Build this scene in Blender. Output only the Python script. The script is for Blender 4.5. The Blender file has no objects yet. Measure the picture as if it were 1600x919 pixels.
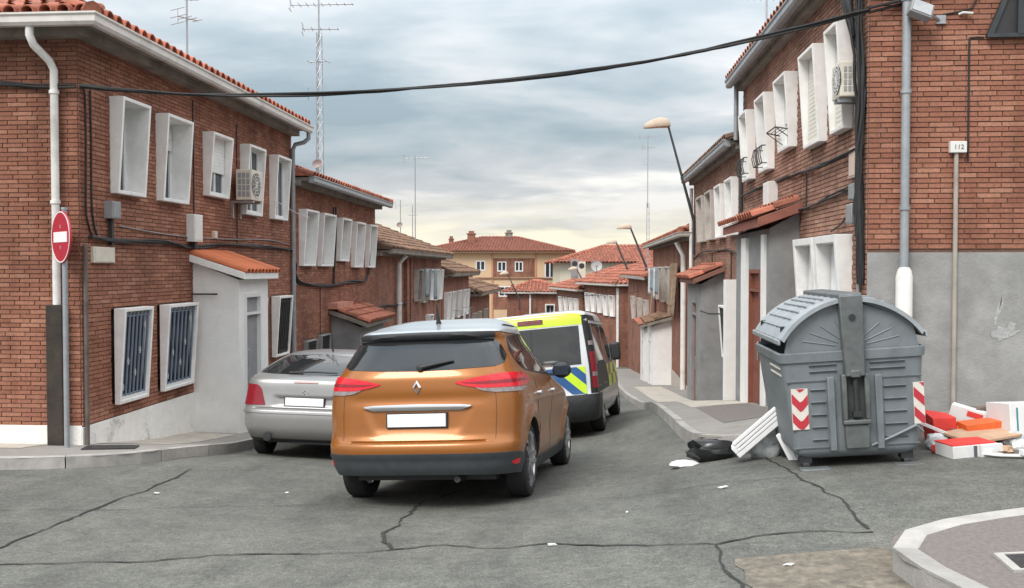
import bpy, bmesh, math, random
import numpy as np
from mathutils import Vector, Matrix

random.seed(7)
SC = bpy.context.scene
COL = SC.collection
R = math.radians

# ------------------------------------------------------------------ camera
cam_data = bpy.data.cameras.new('camera')
cam = bpy.data.objects.new('camera', cam_data)
COL.objects.link(cam)
cam.location = (0, 0, 2.1)
cam.rotation_euler = (R(90 - 1.521), 0, R(4.338))
cam_data.sensor_width = 36
cam_data.lens = 32.625
cam_data.clip_start = 0.05
cam_data.clip_end = 9000
SC.camera = cam

# ------------------------------------------------------------------ light
SUN_EL, SUN_AZ = 48, 215          # degrees; azimuth clockwise from +Y
sun_data = bpy.data.lights.new('sun', 'SUN')
sun_data.energy = 1.5
sun_data.angle = R(24)
sun_data.color = (1.0, 0.96, 0.90)
sun = bpy.data.objects.new('sun', sun_data)
COL.objects.link(sun)
sd = Vector((math.sin(R(SUN_AZ)) * math.cos(R(SUN_EL)), math.cos(R(SUN_AZ)) * math.cos(R(SUN_EL)), math.sin(R(SUN_EL))))
sun.rotation_euler = (-sd).to_track_quat('-Z', 'Y').to_euler()

SC.view_settings.view_transform = 'Standard'
SC.view_settings.look = 'None'
SC.view_settings.gamma = 1
SC.view_settings.exposure = 0.84
SC.view_settings.use_curve_mapping = False

world = bpy.data.worlds.new('World')
SC.world = world
world.use_nodes = True
NT = world.node_tree
NT.nodes.clear()


def N(nt, t, **kw):
    n = nt.nodes.new(t)
    for k, v in kw.items():
        if k in n.inputs and not hasattr(n, k):
            n.inputs[k].default_value = v
        else:
            setattr(n, k, v)
    return n


def math_node(nt, op, a, b=None, clamp=False):
    n = nt.nodes.new('ShaderNodeMath')
    n.operation = op
    n.use_clamp = clamp
    for i, x in enumerate((a, b)):
        if x is None:
            continue
        if isinstance(x, (int, float)):
            n.inputs[i].default_value = x
        else:
            nt.links.new(x, n.inputs[i])
    return n.outputs[0]


def ramp_node(nt, fac, stops):
    n = nt.nodes.new('ShaderNodeValToRGB')
    el = n.color_ramp.elements
    while len(el) < len(stops):
        el.new(0.5)
    for e, (p, c) in zip(el, stops):
        e.position = p
        e.color = (*c, 1) if len(c) == 3 else c
    nt.links.new(fac, n.inputs[0])
    return n.outputs[0]


def mix_node(nt, fac, a, b, mode='MIX'):
    n = nt.nodes.new('ShaderNodeMix')
    n.data_type = 'RGBA'
    n.blend_type = mode
    for key, x in ((0, fac), (6, a), (7, b)):
        if isinstance(x, (int, float)):
            n.inputs[key].default_value = x
        elif isinstance(x, tuple):
            n.inputs[key].default_value = (*x, 1) if len(x) == 3 else x
        else:
            nt.links.new(x, n.inputs[key])
    return n.outputs[2]


def build_sky():
    nt = NT
    out = nt.nodes.new('ShaderNodeOutputWorld')
    bg = nt.nodes.new('ShaderNodeBackground')
    nt.links.new(bg.outputs[0], out.inputs[0])
    sky = nt.nodes.new('ShaderNodeTexSky')
    sky.sky_type = 'NISHITA'
    sky.sun_disc = False
    sky.sun_elevation = R(SUN_EL)
    sky.sun_rotation = R(SUN_AZ)
    sky.air_density = 1.2
    sky.dust_density = 2.5
    bg.inputs[1].default_value = 0.1
    tc = nt.nodes.new('ShaderNodeTexCoord')
    sep = nt.nodes.new('ShaderNodeSeparateXYZ')
    nt.links.new(tc.outputs['Generated'], sep.inputs[0])
    z = math_node(nt, 'MAXIMUM', sep.outputs[2], 0.0)
    den = math_node(nt, 'ADD', z, 0.16)
    cx = math_node(nt, 'DIVIDE', sep.outputs[0], den)
    cy = math_node(nt, 'DIVIDE', sep.outputs[1], den)
    comb = nt.nodes.new('ShaderNodeCombineXYZ')
    nt.links.new(cx, comb.inputs[0])
    nt.links.new(cy, comb.inputs[1])

    def layer(scale, off, detail, rough, dist, sx=1.0, sy=1.0):
        mp = nt.nodes.new('ShaderNodeMapping')
        mp.inputs['Location'].default_value = off
        mp.inputs['Scale'].default_value = (scale * sx, scale * sy, 1)
        nt.links.new(comb.outputs[0], mp.inputs[0])
        n = nt.nodes.new('ShaderNodeTexNoise')
        n.inputs['Scale'].default_value = 1
        n.inputs['Detail'].default_value = detail
        n.inputs['Roughness'].default_value = rough
        n.inputs['Distortion'].default_value = dist
        nt.links.new(mp.outputs[0], n.inputs['Vector'])
        return n.outputs[0]

    big = layer(0.75, (3.1, 1.35, 0), 5, 0.55, 0.3, 0.75, 1.0)
    fine = layer(2.2, (0.4, 5.0, 0), 5, 0.55, 0.4, 0.7, 1.0)
    c = math_node(nt, 'ADD', math_node(nt, 'MULTIPLY', big, 0.74), math_node(nt, 'MULTIPLY', fine, 0.26))
    # grey-blue undersides to pale breaks (values are radiance / 0.1)
    cloud = ramp_node(nt, c, [(0.37, (1.55, 1.95, 2.2)), (0.45, (2.25, 2.55, 2.75)), (0.53, (3.25, 3.35, 3.45)), (0.61, (5.0, 4.9, 4.75))])
    # overcast sky brightens towards the zenith
    up = math_node(nt, 'ADD', math_node(nt, 'MULTIPLY', z, 3.6), 0.82)
    upv = nt.nodes.new('ShaderNodeVectorMath')
    upv.operation = 'SCALE'
    nt.links.new(cloud, upv.inputs[0])
    nt.links.new(up, upv.inputs['Scale'])
    # thin warm gap under the cloud deck all along the horizon
    gap = ramp_node(nt, math_node(nt, 'ADD', z, math_node(nt, 'MULTIPLY', math_node(nt, 'SUBTRACT', fine, 0.5), 0.09)),
                    [(0.0, (1, 1, 1)), (0.034, (0.95, 0.95, 0.95)), (0.070, (0.0, 0.0, 0.0))])
    # the gap lies on the side of the low evening light, ahead down the street
    ahead = nt.nodes.new('ShaderNodeMapRange')
    ahead.interpolation_type = 'SMOOTHSTEP'
    ahead.inputs['From Min'].default_value = -0.5
    ahead.inputs['From Max'].default_value = 0.75
    nt.links.new(sep.outputs[1], ahead.inputs['Value'])
    gap = mix_node(nt, 1.0, gap, ahead.outputs[0], 'MULTIPLY')
    col = mix_node(nt, gap, upv.outputs[0], (6.2, 5.85, 4.7))
    # a little of the clear sky behind the deck
    col = mix_node(nt, 0.08, col, sky.outputs[0])
    nt.links.new(col, bg.inputs[0])


build_sky()


# ------------------------------------------------------------------ helpers
def pch(xs, ys, x):
    """monotone cubic interpolation"""
    xs = np.asarray(xs, float)
    ys = np.asarray(ys, float)
    h = np.diff(xs)
    d = np.diff(ys) / h
    m = np.zeros(len(xs))
    m[0], m[-1] = d[0], d[-1]
    for i in range(1, len(xs) - 1):
        if d[i - 1] * d[i] > 0:
            w1, w2 = 2 * h[i] + h[i - 1], h[i] + 2 * h[i - 1]
            m[i] = (w1 + w2) / (w1 / d[i - 1] + w2 / d[i])
    x = min(max(x, xs[0]), xs[-1])
    i = int(min(max(np.searchsorted(xs, x) - 1, 0), len(xs) - 2))
    t = (x - xs[i]) / h[i]
    return ((1 + 2 * t) * (1 - t) ** 2 * ys[i] + t * (1 - t) ** 2 * h[i] * m[i]
            + t * t * (3 - 2 * t) * ys[i + 1] + t * t * (t - 1) * h[i] * m[i + 1])


GX = [-30, -8, -5, -1.5, 0.4, 1.4, 3.2, 6, 14, 60]
GY = [-20, 0, 5, 7, 8.7, 10.5, 12.3, 14, 16.4, 20.3, 28, 36, 51, 75, 110, 4000]
GZ = [
    [0.6, 0.65, 0.7, 0.75, 0.78, 0.8, 0.85, 0.95, 1.2, 1.6],
    [0.45, 0.47, 0.5, 0.55, 0.592, 0.62, 0.66, 0.78, 1.05, 1.5],
    [0.18, 0.19, 0.2, 0.25, 0.335, 0.4, 0.49, 0.62, 0.9, 1.4],
    [0.06, 0.06, 0.07, 0.08, 0.225, 0.355, 0.48, 0.59, 0.85, 1.4],
    [-0.02, -0.02, -0.03, -0.13, 0.06, 0.245, 0.43, 0.57, 0.82, 1.4],
    [-0.1, -0.11, -0.13, -0.28, -0.13, 0.095, 0.4, 0.58, 0.82, 1.4],
    [-0.34, -0.35, -0.39, -0.5, -0.33, -0.05, 0.2, 0.4, 0.7, 1.2],
    [-0.5, -0.52, -0.57, -0.62, -0.44, -0.17, 0.0, 0.1, 0.3, 0.8],
    [-0.75, -0.76, -0.78, -0.78, -0.6, -0.38, -0.3, -0.3, -0.3, -0.2],
    [-1.05, -1.08, -1.1, -1.1, -1.02, -0.92, -0.9, -0.9, -0.9, -0.9],
    [-1.75, -1.75, -1.75, -1.72, -1.68, -1.63, -1.6, -1.6, -1.6, -1.6],
    [-2.45, -2.45, -2.45, -2.42, -2.378, -2.35, -2.35, -2.35, -2.35, -2.35],
    [-3.6, -3.6, -3.6, -3.6, -3.57, -3.55, -3.5, -3.5, -3.5, -3.5],
    [-4.5, -4.5, -4.5, -4.5, -4.5, -4.5, -4.5, -4.5, -4.5, -4.5],
    [-4.9, -4.9, -4.9, -4.9, -4.9, -4.9, -4.9, -4.9, -4.9, -4.9],
    [-4.95, -4.95, -4.95, -4.95, -4.95, -4.95, -4.95, -4.95, -4.95, -4.95],
]


def G(x, y):
    """height of the road surface"""
    return float(pch(GY, [pch(GX, row, x) for row in GZ], y))


def basis(nrm):
    n = Vector(nrm).normalized()
    a = Vector((0, 0, 1)) if abs(n.z) < 0.9 else Vector((1, 0, 0))
    u = n.cross(a).normalized()
    return u, n.cross(u).normalized()


class MB:
    """collects geometry for one mesh object"""

    def __init__(self):
        self.v, self.f, self.mi, self.t = [], [], [], []

    def add(self, vs, fs, mi=0, tint=0.5):
        o = len(self.v)
        self.v += [tuple(p) for p in vs]
        for q in fs:
            self.f.append([o + i for i in q])
            self.mi.append(mi)
            self.t.append(tint)
        return self

    def hexa(self, p, mi=0, tint=0.5, skip=()):
        fs = [(0, 3, 2, 1), (4, 5, 6, 7), (0, 1, 5, 4), (1, 2, 6, 5), (2, 3, 7, 6), (3, 0, 4, 7)]
        return self.add(p, [q for i, q in enumerate(fs) if i not in skip], mi, tint)

    def box(self, x0, x1, y0, y1, z0, z1, mi=0, tint=0.5, M=None):
        p = [(x0, y0, z0), (x1, y0, z0), (x1, y1, z0), (x0, y1, z0), (x0, y0, z1), (x1, y0, z1), (x1, y1, z1), (x0, y1, z1)]
        if M:
            p = [M(*q) for q in p]
        return self.hexa(p, mi, tint)

    def quad(self, a, b, c, d, mi=0, tint=0.5):
        return self.add([a, b, c, d], [(0, 1, 2, 3)], mi, tint)

    def grid(self, rows, mi=0, closed=False, tint=0.5):
        n = len(rows[0])
        vs = [p for r in rows for p in r]
        fs = []
        for i in range(len(rows) - 1):
            for j in range(n if closed else n - 1):
                k = (j + 1) % n
                fs.append((i * n + j, i * n + k, (i + 1) * n + k, (i + 1) * n + j))
        return self.add(vs, fs, mi, tint)

    def tube(self, path, r, n=8, mi=0, caps=True, tint=0.5):
        path = [Vector(p) for p in path]
        rows = []
        pu = None
        for i, p in enumerate(path):
            a = path[max(i - 1, 0)]
            b = path[min(i + 1, len(path) - 1)]
            d = (b - a)
            if d.length < 1e-9:
                d = Vector((0, 0, 1))
            d.normalize()
            if pu is None:
                u, w = basis(d)
            else:
                u = (pu - d * pu.dot(d)).normalized()
                w = d.cross(u).normalized()
            pu = u
            rr = r[i] if isinstance(r, (list, tuple)) else r
            rows.append([p + (u * math.cos(2 * math.pi * k / n) + w * math.sin(2 * math.pi * k / n)) * rr for k in range(n)])
        self.grid(rows, mi, True, tint)
        if caps:
            self.add(rows[0], [tuple(range(n))[::-1]], mi, tint)
            self.add(rows[-1], [tuple(range(n))], mi, tint)
        return self

    def lathe(self, prof, n=24, M=None, mi=0, closed_prof=False):
        """profile of (r, h) spun about local Z"""
        rows = []
        pr = list(prof) + ([prof[0]] if closed_prof else [])
        for r, h in pr:
            row = [Vector((r * math.cos(2 * math.pi * k / n), r * math.sin(2 * math.pi * k / n), h)) for k in range(n)]
            rows.append([M @ p for p in row] if M else row)
        return self.grid(rows, mi, True)

    def prism(self, poly, f0, f1, mi=0, tint=0.5):
        """polygon of 2D points, mapped by f0 (front) and f1 (back)"""
        a = [f0(*p) for p in poly]
        b = [f1(*p) for p in poly]
        n = len(poly)
        self.add(a + b, [tuple(range(n)), tuple(range(2 * n - 1, n - 1, -1))] + [(i, (i + 1) % n, n + (i + 1) % n, n + i) for i in range(n)], mi, tint)
        return self

    def sweep(self, prof, path, mi=0, up=Vector((0, 0, 1)), caps=True):
        """2D profile (side, up) along a 3D path, mitred; side = path direction x up"""
        path = [Vector(p) for p in path]
        rows = []
        for i, p in enumerate(path):
            d0 = (path[i] - path[i - 1]) if i else (path[1] - path[0])
            d1 = (path[i + 1] - path[i]) if i < len(path) - 1 else d0
            s0 = Vector((d0.y, -d0.x, 0)).normalized()
            s1 = Vector((d1.y, -d1.x, 0)).normalized()
            s = (s0 + s1)
            s = s.normalized() / max(0.3, s.normalized().dot(s0))
            rows.append([p + s * a + up * b for a, b in prof])
        self.grid(rows, mi, True)
        if caps:
            n = len(prof)
            self.add(rows[0], [tuple(range(n))], mi)
            self.add(rows[-1], [tuple(range(n))[::-1]], mi)
        return self

    def mesh(self, name, mats, smooth=False, recalc=True):
        me = bpy.data.meshes.new(name)
        me.from_pydata(self.v, [], self.f)
        mats = mats if isinstance(mats, (list, tuple)) else [mats]
        for m in mats:
            me.materials.append(m)
        if len(mats) > 1:
            me.polygons.foreach_set('material_index', self.mi)
        at = me.attributes.new('tint', 'FLOAT', 'FACE')
        at.data.foreach_set('value', self.t)
        if recalc:
            bm = bmesh.new()
            bm.from_mesh(me)
            if smooth:
                bmesh.ops.remove_doubles(bm, verts=bm.verts, dist=1e-5)
            bmesh.ops.recalc_face_normals(bm, faces=bm.faces)
            bm.to_mesh(me)
            bm.free()
        if smooth:
            me.polygons.foreach_set('use_smooth', [True] * len(me.polygons))
            if smooth is not True:
                me.set_sharp_from_angle(angle=R(smooth))
        me.update()
        return me

    def build(self, name, mats, parent=None, smooth=False, world=True, recalc=True, bevel=0.0):
        o = bpy.data.objects.new(name, self.mesh(name, mats, smooth, recalc))
        COL.objects.link(o)
        if parent is not None:
            o.parent = parent
            if world:
                o.matrix_parent_inverse = WORLD[parent.name].inverted()
                WORLD[o.name] = Matrix.Identity(4)
            else:
                WORLD[o.name] = WORLD[parent.name].copy()
        else:
            WORLD[o.name] = Matrix.Identity(4)
        if bevel:
            b = o.modifiers.new('edge', 'BEVEL')
            b.width = bevel
            b.segments = 2
            b.limit_method = 'ANGLE'
            b.angle_limit = R(40)
        return o


WORLD = {}


def tag(o, label=None, cat=None, group=None, kind=None):
    if label:
        o['label'] = label
    if cat:
        o['category'] = cat
    if group:
        o['group'] = group
    if kind:
        o['kind'] = kind
    return o


def empty(name, loc, label=None, cat=None, group=None, mat=None):
    o = bpy.data.objects.new(name, None)
    COL.objects.link(o)
    m = mat if mat is not None else Matrix.Translation(loc)
    o.location = m.to_translation()
    o.rotation_euler = m.to_euler()
    WORLD[o.name] = Matrix.LocRotScale(m.to_translation(), m.to_euler(), None)
    o.empty_display_size = 0.2
    return tag(o, label, cat, group)


def inst(name, me, parent, M):
    """one more object on shared mesh data, placed by world matrix M under parent"""
    o = bpy.data.objects.new(name, me)
    COL.objects.link(o)
    o.parent = parent
    if parent is not None:
        o.matrix_parent_inverse = WORLD[parent.name].inverted()
    o.matrix_basis = M
    WORLD[o.name] = M
    return o


# ------------------------------------------------------------------ materials
def mat(name, col, rough=0.7, metal=0.0, var=0.12, scale=6.0, bump=0.0, bscale=60.0, coat=0.0, spec=0.5,
        stain=0.0, stain_col=(0.05, 0.045, 0.04), stain_scale=1.2, tint=0.0, rnd=0.0, detail=4, coord='Object', streak=0.0, slo=0.5):
    m = bpy.data.materials.new(name)
    m.use_nodes = True
    nt = m.node_tree
    p = nt.nodes['Principled BSDF']
    tc = nt.nodes.new('ShaderNodeTexCoord')
    vec = tc.outputs[coord]

    def noise(sc, det=detail, rough_=0.6, v=vec):
        n = nt.nodes.new('ShaderNodeTexNoise')
        n.inputs['Scale'].default_value = sc
        n.inputs['Detail'].default_value = det
        n.inputs['Roughness'].default_value = rough_
        nt.links.new(v, n.inputs['Vector'])
        return n.outputs[0]

    n1 = noise(scale)
    lo = tuple(c * (1 - var) for c in col)
    hi = tuple(min(1, c * (1 + var)) for c in col)
    c = ramp_node(nt, n1, [(0.3, lo), (0.7, hi)])
    if tint or rnd:
        if tint:
            at = nt.nodes.new('ShaderNodeAttribute')
            at.attribute_name = 'tint'
            f, amt = at.outputs['Fac'], tint
        else:
            oi = nt.nodes.new('ShaderNodeObjectInfo')
            f, amt = oi.outputs['Random'], rnd
        g = ramp_node(nt, f, [(0.0, (1 - amt,) * 3), (0.5, (1, 1, 1)), (1.0, (1 + amt, 1 + amt * .9, 1 + amt * .8))])
        c = mix_node(nt, 1.0, c, g, 'MULTIPLY')
    if stain:
        v = vec
        if streak:
            mp = nt.nodes.new('ShaderNodeMapping')
            mp.inputs['Scale'].default_value = (1, 1, streak)
            nt.links.new(vec, mp.inputs[0])
            v = mp.outputs[0]
        s = ramp_node(nt, noise(stain_scale, 6, 0.65, v), [(slo, (0, 0, 0)), (slo + 0.16, (stain,) * 3)])
        c = mix_node(nt, s, c, stain_col)
    nt.links.new(c, p.inputs['Base Color'])
    p.inputs['Roughness'].default_value = rough
    if var and not metal:
        rr = math_node(nt, 'ADD', math_node(nt, 'MULTIPLY', n1, 0.2), rough - 0.1, clamp=True)
        nt.links.new(rr, p.inputs['Roughness'])
    p.inputs['Metallic'].default_value = metal
    p.inputs['Specular IOR Level'].default_value = spec
    if coat:
        p.inputs['Coat Weight'].default_value = coat
        p.inputs['Coat Roughness'].default_value = 0.06
    if bump:
        b = nt.nodes.new('ShaderNodeBump')
        b.inputs['Strength'].default_value = bump
        b.inputs['Distance'].default_value = 0.01
        nt.links.new(noise(bscale, 3), b.inputs['Height'])
        nt.links.new(b.outputs[0], p.inputs['Normal'])
    return m


def brick_mat(name, by='tint', pale=False):
    m = bpy.data.materials.new(name)
    m.use_nodes = True
    nt = m.node_tree
    p = nt.nodes['Principled BSDF']
    tc = nt.nodes.new('ShaderNodeTexCoord')
    geo = nt.nodes.new('ShaderNodeNewGeometry')
    pos = geo.outputs['Position']
    p.inputs['Roughness'].default_value = 0.88
    p.inputs['Specular IOR Level'].default_value = 0.25
    stops = [(0.0, (0.246, 0.104, 0.069)), (0.25, (0.278, 0.120, 0.079)), (0.6, (0.298, 0.134, 0.089)), (0.85, (0.336, 0.156, 0.104)), (1.0, (0.37, 0.185, 0.127))]
    if pale:
        stops = [(p_, (c_[0] * .98 + .02, c_[1] * 1.05 + .035, c_[2] * 1.05 + .035)) for p_, c_ in stops]
    if by == 'tex':
        sep = nt.nodes.new('ShaderNodeSeparateXYZ')
        nt.links.new(pos, sep.inputs[0])
        cb = nt.nodes.new('ShaderNodeCombineXYZ')
        nt.links.new(math_node(nt, 'ADD', sep.outputs[0], sep.outputs[1]), cb.inputs[0])
        nt.links.new(sep.outputs[2], cb.inputs[1])
        b = nt.nodes.new('ShaderNodeTexBrick')
        b.inputs['Scale'].default_value = 1
        b.inputs['Brick Width'].default_value = 0.25
        b.inputs['Row Height'].default_value = 0.054
        b.inputs['Mortar Size'].default_value = 0.006
        b.inputs['Color1'].default_value = (0.235, 0.105, 0.072, 1)
        b.inputs['Color2'].default_value = (0.335, 0.155, 0.108, 1)
        b.inputs['Mortar'].default_value = (0.20, 0.115, 0.085, 1)
        nt.links.new(cb.outputs[0], b.inputs['Vector'])
        c = b.outputs[0]
    else:
        if by == 'tint':
            at = nt.nodes.new('ShaderNodeAttribute')
            at.attribute_name = 'tint'
            f = at.outputs['Fac']
        else:
            oi = nt.nodes.new('ShaderNodeObjectInfo')
            f = oi.outputs['Random']
        c = ramp_node(nt, f, stops)
    n = nt.nodes.new('ShaderNodeTexNoise')
    n.inputs['Scale'].default_value = 38
    n.inputs['Detail'].default_value = 5
    nt.links.new(pos, n.inputs['Vector'])
    c = mix_node(nt, 1.0, c, ramp_node(nt, n.outputs[0], [(0.3, (0.80, 0.80, 0.80)), (0.7, (1.18, 1.16, 1.14))]), 'MULTIPLY')
    # soot and weathering: broad soft patches, plus some pale efflorescence
    n2 = nt.nodes.new('ShaderNodeTexNoise')
    n2.inputs['Scale'].default_value = 0.9
    n2.inputs['Detail'].default_value = 6
    nt.links.new(pos, n2.inputs['Vector'])
    c = mix_node(nt, 1.0, c, ramp_node(nt, n2.outputs[0], [(0.36, (0.76, 0.75, 0.75)), (0.56, (1.03, 1.02, 1.02))]), 'MULTIPLY')
    # rain streaks and soot running down the wall
    mp = nt.nodes.new('ShaderNodeMapping')
    mp.inputs['Scale'].default_value = (2.6, 2.6, 0.28)
    nt.links.new(pos, mp.inputs[0])
    n4 = nt.nodes.new('ShaderNodeTexNoise')
    n4.inputs['Scale'].default_value = 1
    n4.inputs['Detail'].default_value = 7
    n4.inputs['Roughness'].default_value = 0.68
    nt.links.new(mp.outputs[0], n4.inputs['Vector'])
    c = mix_node(nt, 1.0, c, ramp_node(nt, n4.outputs[0], [(0.34, (0.70, 0.68, 0.67)), (0.5, (1, 1, 1)), (0.66, (1.12, 1.13, 1.14))]), 'MULTIPLY')
    n3 = nt.nodes.new('ShaderNodeTexNoise')
    n3.inputs['Scale'].default_value = 2.3
    n3.inputs['Detail'].default_value = 8
    n3.inputs['Roughness'].default_value = 0.7
    nt.links.new(pos, n3.inputs['Vector'])
    c = mix_node(nt, ramp_node(nt, n3.outputs[0], [(0.58, (0, 0, 0)), (0.75, (0.28, 0.28, 0.28))]), c, (0.36, 0.27, 0.22))
    nt.links.new(c, p.inputs['Base Color'])
    b = nt.nodes.new('ShaderNodeBump')
    b.inputs['Strength'].default_value = 0.5
    b.inputs['Distance'].default_value = 0.004
    nt.links.new(n.outputs[0], b.inputs['Height'])
    nt.links.new(b.outputs[0], p.inputs['Normal'])
    return m


def glass_mat(name, col, rough=0.04, spec=0.6):
    m = mat(name, col, rough, 0, 0.15, 1.5, spec=spec)
    nt = m.node_tree
    return m


def paint_mat(name, col, metal=0.35, rough=0.32, dirt=0.25):
    m = mat(name, col, rough, metal, 0.04, 300, coat=0.45, stain=dirt, stain_col=tuple(c * .55 + .04 for c in col), stain_scale=2.2)
    return m


BR_T, BR_R, BR_X = brick_mat('brick_by_tint'), brick_mat('brick_by_object', 'obj'), brick_mat('brick_far', 'tex')
BR_P = brick_mat('brick_pale_by_tint', 'tint', True)
MORTAR_P = mat('pale_mortar', (0.27, 0.21, 0.175), 0.95, var=0.25, scale=20)
MORTAR = mat('mortar', (0.15, 0.088, 0.066), 0.95, var=0.25, scale=20)
PLASTER_W = mat('white_plaster', (0.80, 0.79, 0.77), 0.9, var=0.05, scale=5, bump=0.35, bscale=45, stain=0.3, slo=0.57, stain_col=(0.5, 0.47, 0.43), stain_scale=2.0, streak=0.35)
PLINTH_W = mat('flaking_white_plinth', (0.84, 0.82, 0.78), 0.95, var=0.06, scale=7, bump=0.6, bscale=30, stain=0.9, stain_col=(0.27, 0.245, 0.215), stain_scale=2.4, slo=0.58)
PLINTH_G = mat('grey_cement_render', (0.30, 0.297, 0.29), 0.95, var=0.2, scale=3, bump=0.5, bscale=40, stain=0.4, stain_col=(0.21, 0.207, 0.20), stain_scale=1.3)
PORCH_G = mat('grey_porch_render', (0.25, 0.25, 0.25), 0.92, var=0.12, scale=4, bump=0.3, bscale=50, stain=0.4, stain_col=(0.14, 0.14, 0.14), stain_scale=1.5)
WIN_W = mat('white_window_surround', (0.82, 0.81, 0.79), 0.75, var=0.05, scale=8, stain=0.3, stain_col=(0.52, 0.49, 0.45), stain_scale=2.5)
WIN_O = mat('old_window_surround', (0.50, 0.46, 0.42), 0.8, var=0.12, scale=8, stain=0.5, stain_col=(0.27, 0.23, 0.19), stain_scale=2.5)
FRAME_A = mat('white_aluminium_frame', (0.72, 0.72, 0.71), 0.4, var=0.05)
SHUT_W = mat('white_roller_shutter', (0.72, 0.72, 0.70), 0.6, var=0.06)
SHUT_C = mat('cream_roller_shutter', (0.70, 0.67, 0.59), 0.6, var=0.05)
SHUT_G = mat('grey_roller_shutter', (0.38, 0.39, 0.39), 0.6, var=0.08)
GLASS_D = glass_mat('dark_window_glass', (0.035, 0.045, 0.055))
GLASS_B = glass_mat('blue_window_glass', (0.018, 0.026, 0.042), 0.2, 0.4)
GLASS_CAR = glass_mat('tinted_car_glass', (0.018, 0.020, 0.022), 0.03, 0.7)
CURTAIN = mat('white_curtain', (0.74, 0.75, 0.76), 0.9, var=0.08)
IRON_W = mat('blue_grey_painted_iron', (0.15, 0.185, 0.24), 0.5, var=0.06)
IRON_B = mat('black_iron', (0.03, 0.03, 0.032), 0.6, var=0.2)
CABLE = mat('black_cable', (0.022, 0.021, 0.022), 0.7, var=0.3)
GUTTER_W = mat('cream_gutter', (0.66, 0.62, 0.58), 0.55, var=0.06, stain=0.4, stain_col=(0.30, 0.27, 0.24), stain_scale=1.8)
PIPE_W = mat('white_pipe', (0.78, 0.76, 0.73), 0.55, var=0.05, stain=0.4, stain_col=(0.36, 0.33, 0.29), stain_scale=2)
PIPE_G = mat('galvanised_pipe', (0.33, 0.35, 0.37), 0.45, 0.3, var=0.12, scale=9)
SOFFIT = mat('stained_concrete_soffit', (0.25, 0.22, 0.19), 0.95, var=0.25, scale=3, stain=0.6, stain_col=(0.10, 0.085, 0.07), stain_scale=2)
TILE_R = mat('terracotta_tile', (0.36, 0.125, 0.078), 0.85, var=0.22, scale=9, tint=0.3, stain=0.5, stain_col=(0.16, 0.075, 0.05), stain_scale=2.5)
TILE_RO = mat('terracotta_tile_single', (0.42, 0.125, 0.07), 0.85, var=0.22, scale=9, rnd=0.3, stain=0.5, stain_col=(0.20, 0.10, 0.07), stain_scale=2.5, coord='Object')
TILE_O = mat('orange_canopy_tile', (0.52, 0.15, 0.062), 0.8, var=0.15, scale=9, rnd=0.18)
TILE_B = mat('weathered_brown_tile', (0.20, 0.115, 0.075), 0.95, var=0.35, scale=6, tint=0.35, stain=0.7, stain_col=(0.085, 0.07, 0.05), stain_scale=2)
STEEL = mat('galvanised_steel', (0.42, 0.43, 0.44), 0.42, 0.7, var=0.12, scale=10)
WHITE_P = mat('white_plastic', (0.70, 0.69, 0.66), 0.5, var=0.05)
CREAM_P = mat('cream_plastic', (0.62, 0.57, 0.48), 0.6, var=0.06)
GREY_P = mat('grey_plastic', (0.27, 0.27, 0.28), 0.6, var=0.12)
RED_DOOR = mat('red_brown_door', (0.22, 0.075, 0.048), 0.6, var=0.15)
RUBBER = mat('tyre_rubber', (0.018, 0.018, 0.018), 0.85, var=0.25, scale=20)
BLACK_PL = mat('black_car_plastic', (0.022, 0.023, 0.025), 0.55, var=0.2, scale=14)
GREY_PL = mat('grey_bumper_plastic', (0.045, 0.05, 0.055), 0.6, var=0.15, scale=14)
CHROME = mat('chrome', (0.75, 0.75, 0.76), 0.12, 1.0, var=0.02)
RIM = mat('alloy_rim', (0.45, 0.45, 0.46), 0.28, 0.9, var=0.05)
LAMP_R = mat('red_tail_lamp', (0.62, 0.010, 0.022), 0.22, var=0.2, scale=25, coat=0.25)
LAMP_D = mat('dark_red_tail_lamp', (0.24, 0.012, 0.022), 0.22, var=0.15, scale=25, coat=0.2)
LAMP_W = mat('clear_lamp', (0.26, 0.22, 0.22), 0.2, var=0.35, scale=18, coat=0.3)
PLATE = mat('blank_white_plate', (0.86, 0.86, 0.86), 0.4, var=0.01)
ORANGE = paint_mat('orange_car_paint', (0.30, 0.100, 0.013), 0.3, 0.33, 0.1)
SILVER = paint_mat('silver_car_paint', (0.31, 0.305, 0.30), 0.5, 0.38, 0.15)
ROOF_S = paint_mat('silver_roof_paint', (0.46, 0.49, 0.52), 0.5, 0.30, 0.08)
VAN_W = paint_mat('white_van_paint', (0.66, 0.68, 0.70), 0.0, 0.35, 0.12)
VAN_D = paint_mat('dark_van_paint', (0.075, 0.085, 0.08), 0.0, 0.45, 0.2)
HIVIS = mat('high_visibility_yellow', (0.55, 0.78, 0.02), 0.5, var=0.05, coat=0.3)
VAN_BLUE = mat('police_blue', (0.015, 0.09, 0.26), 0.45, var=0.08, coat=0.3)
BIN_G = mat('grey_bin_plastic', (0.175, 0.195, 0.207), 0.5, var=0.12, scale=5, bump=0.15, bscale=120, stain=0.4, stain_col=(0.10, 0.11, 0.115), stain_scale=3.5)
BIN_L = mat('pale_bin_lid', (0.31, 0.335, 0.35), 0.42, var=0.12, scale=6, stain=0.5, stain_col=(0.22, 0.24, 0.25), stain_scale=4)
BIN_D = mat('dark_bin_metal', (0.125, 0.135, 0.135), 0.55, 0.2, var=0.25, scale=8)
REFL_R = mat('red_reflector', (0.50, 0.04, 0.055), 0.4, var=0.1)
REFL_W = mat('white_reflector', (0.72, 0.66, 0.60), 0.5, var=0.1)
SIGN_R = mat('sign_red', (0.43, 0.022, 0.045), 0.45, var=0.06)
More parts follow.
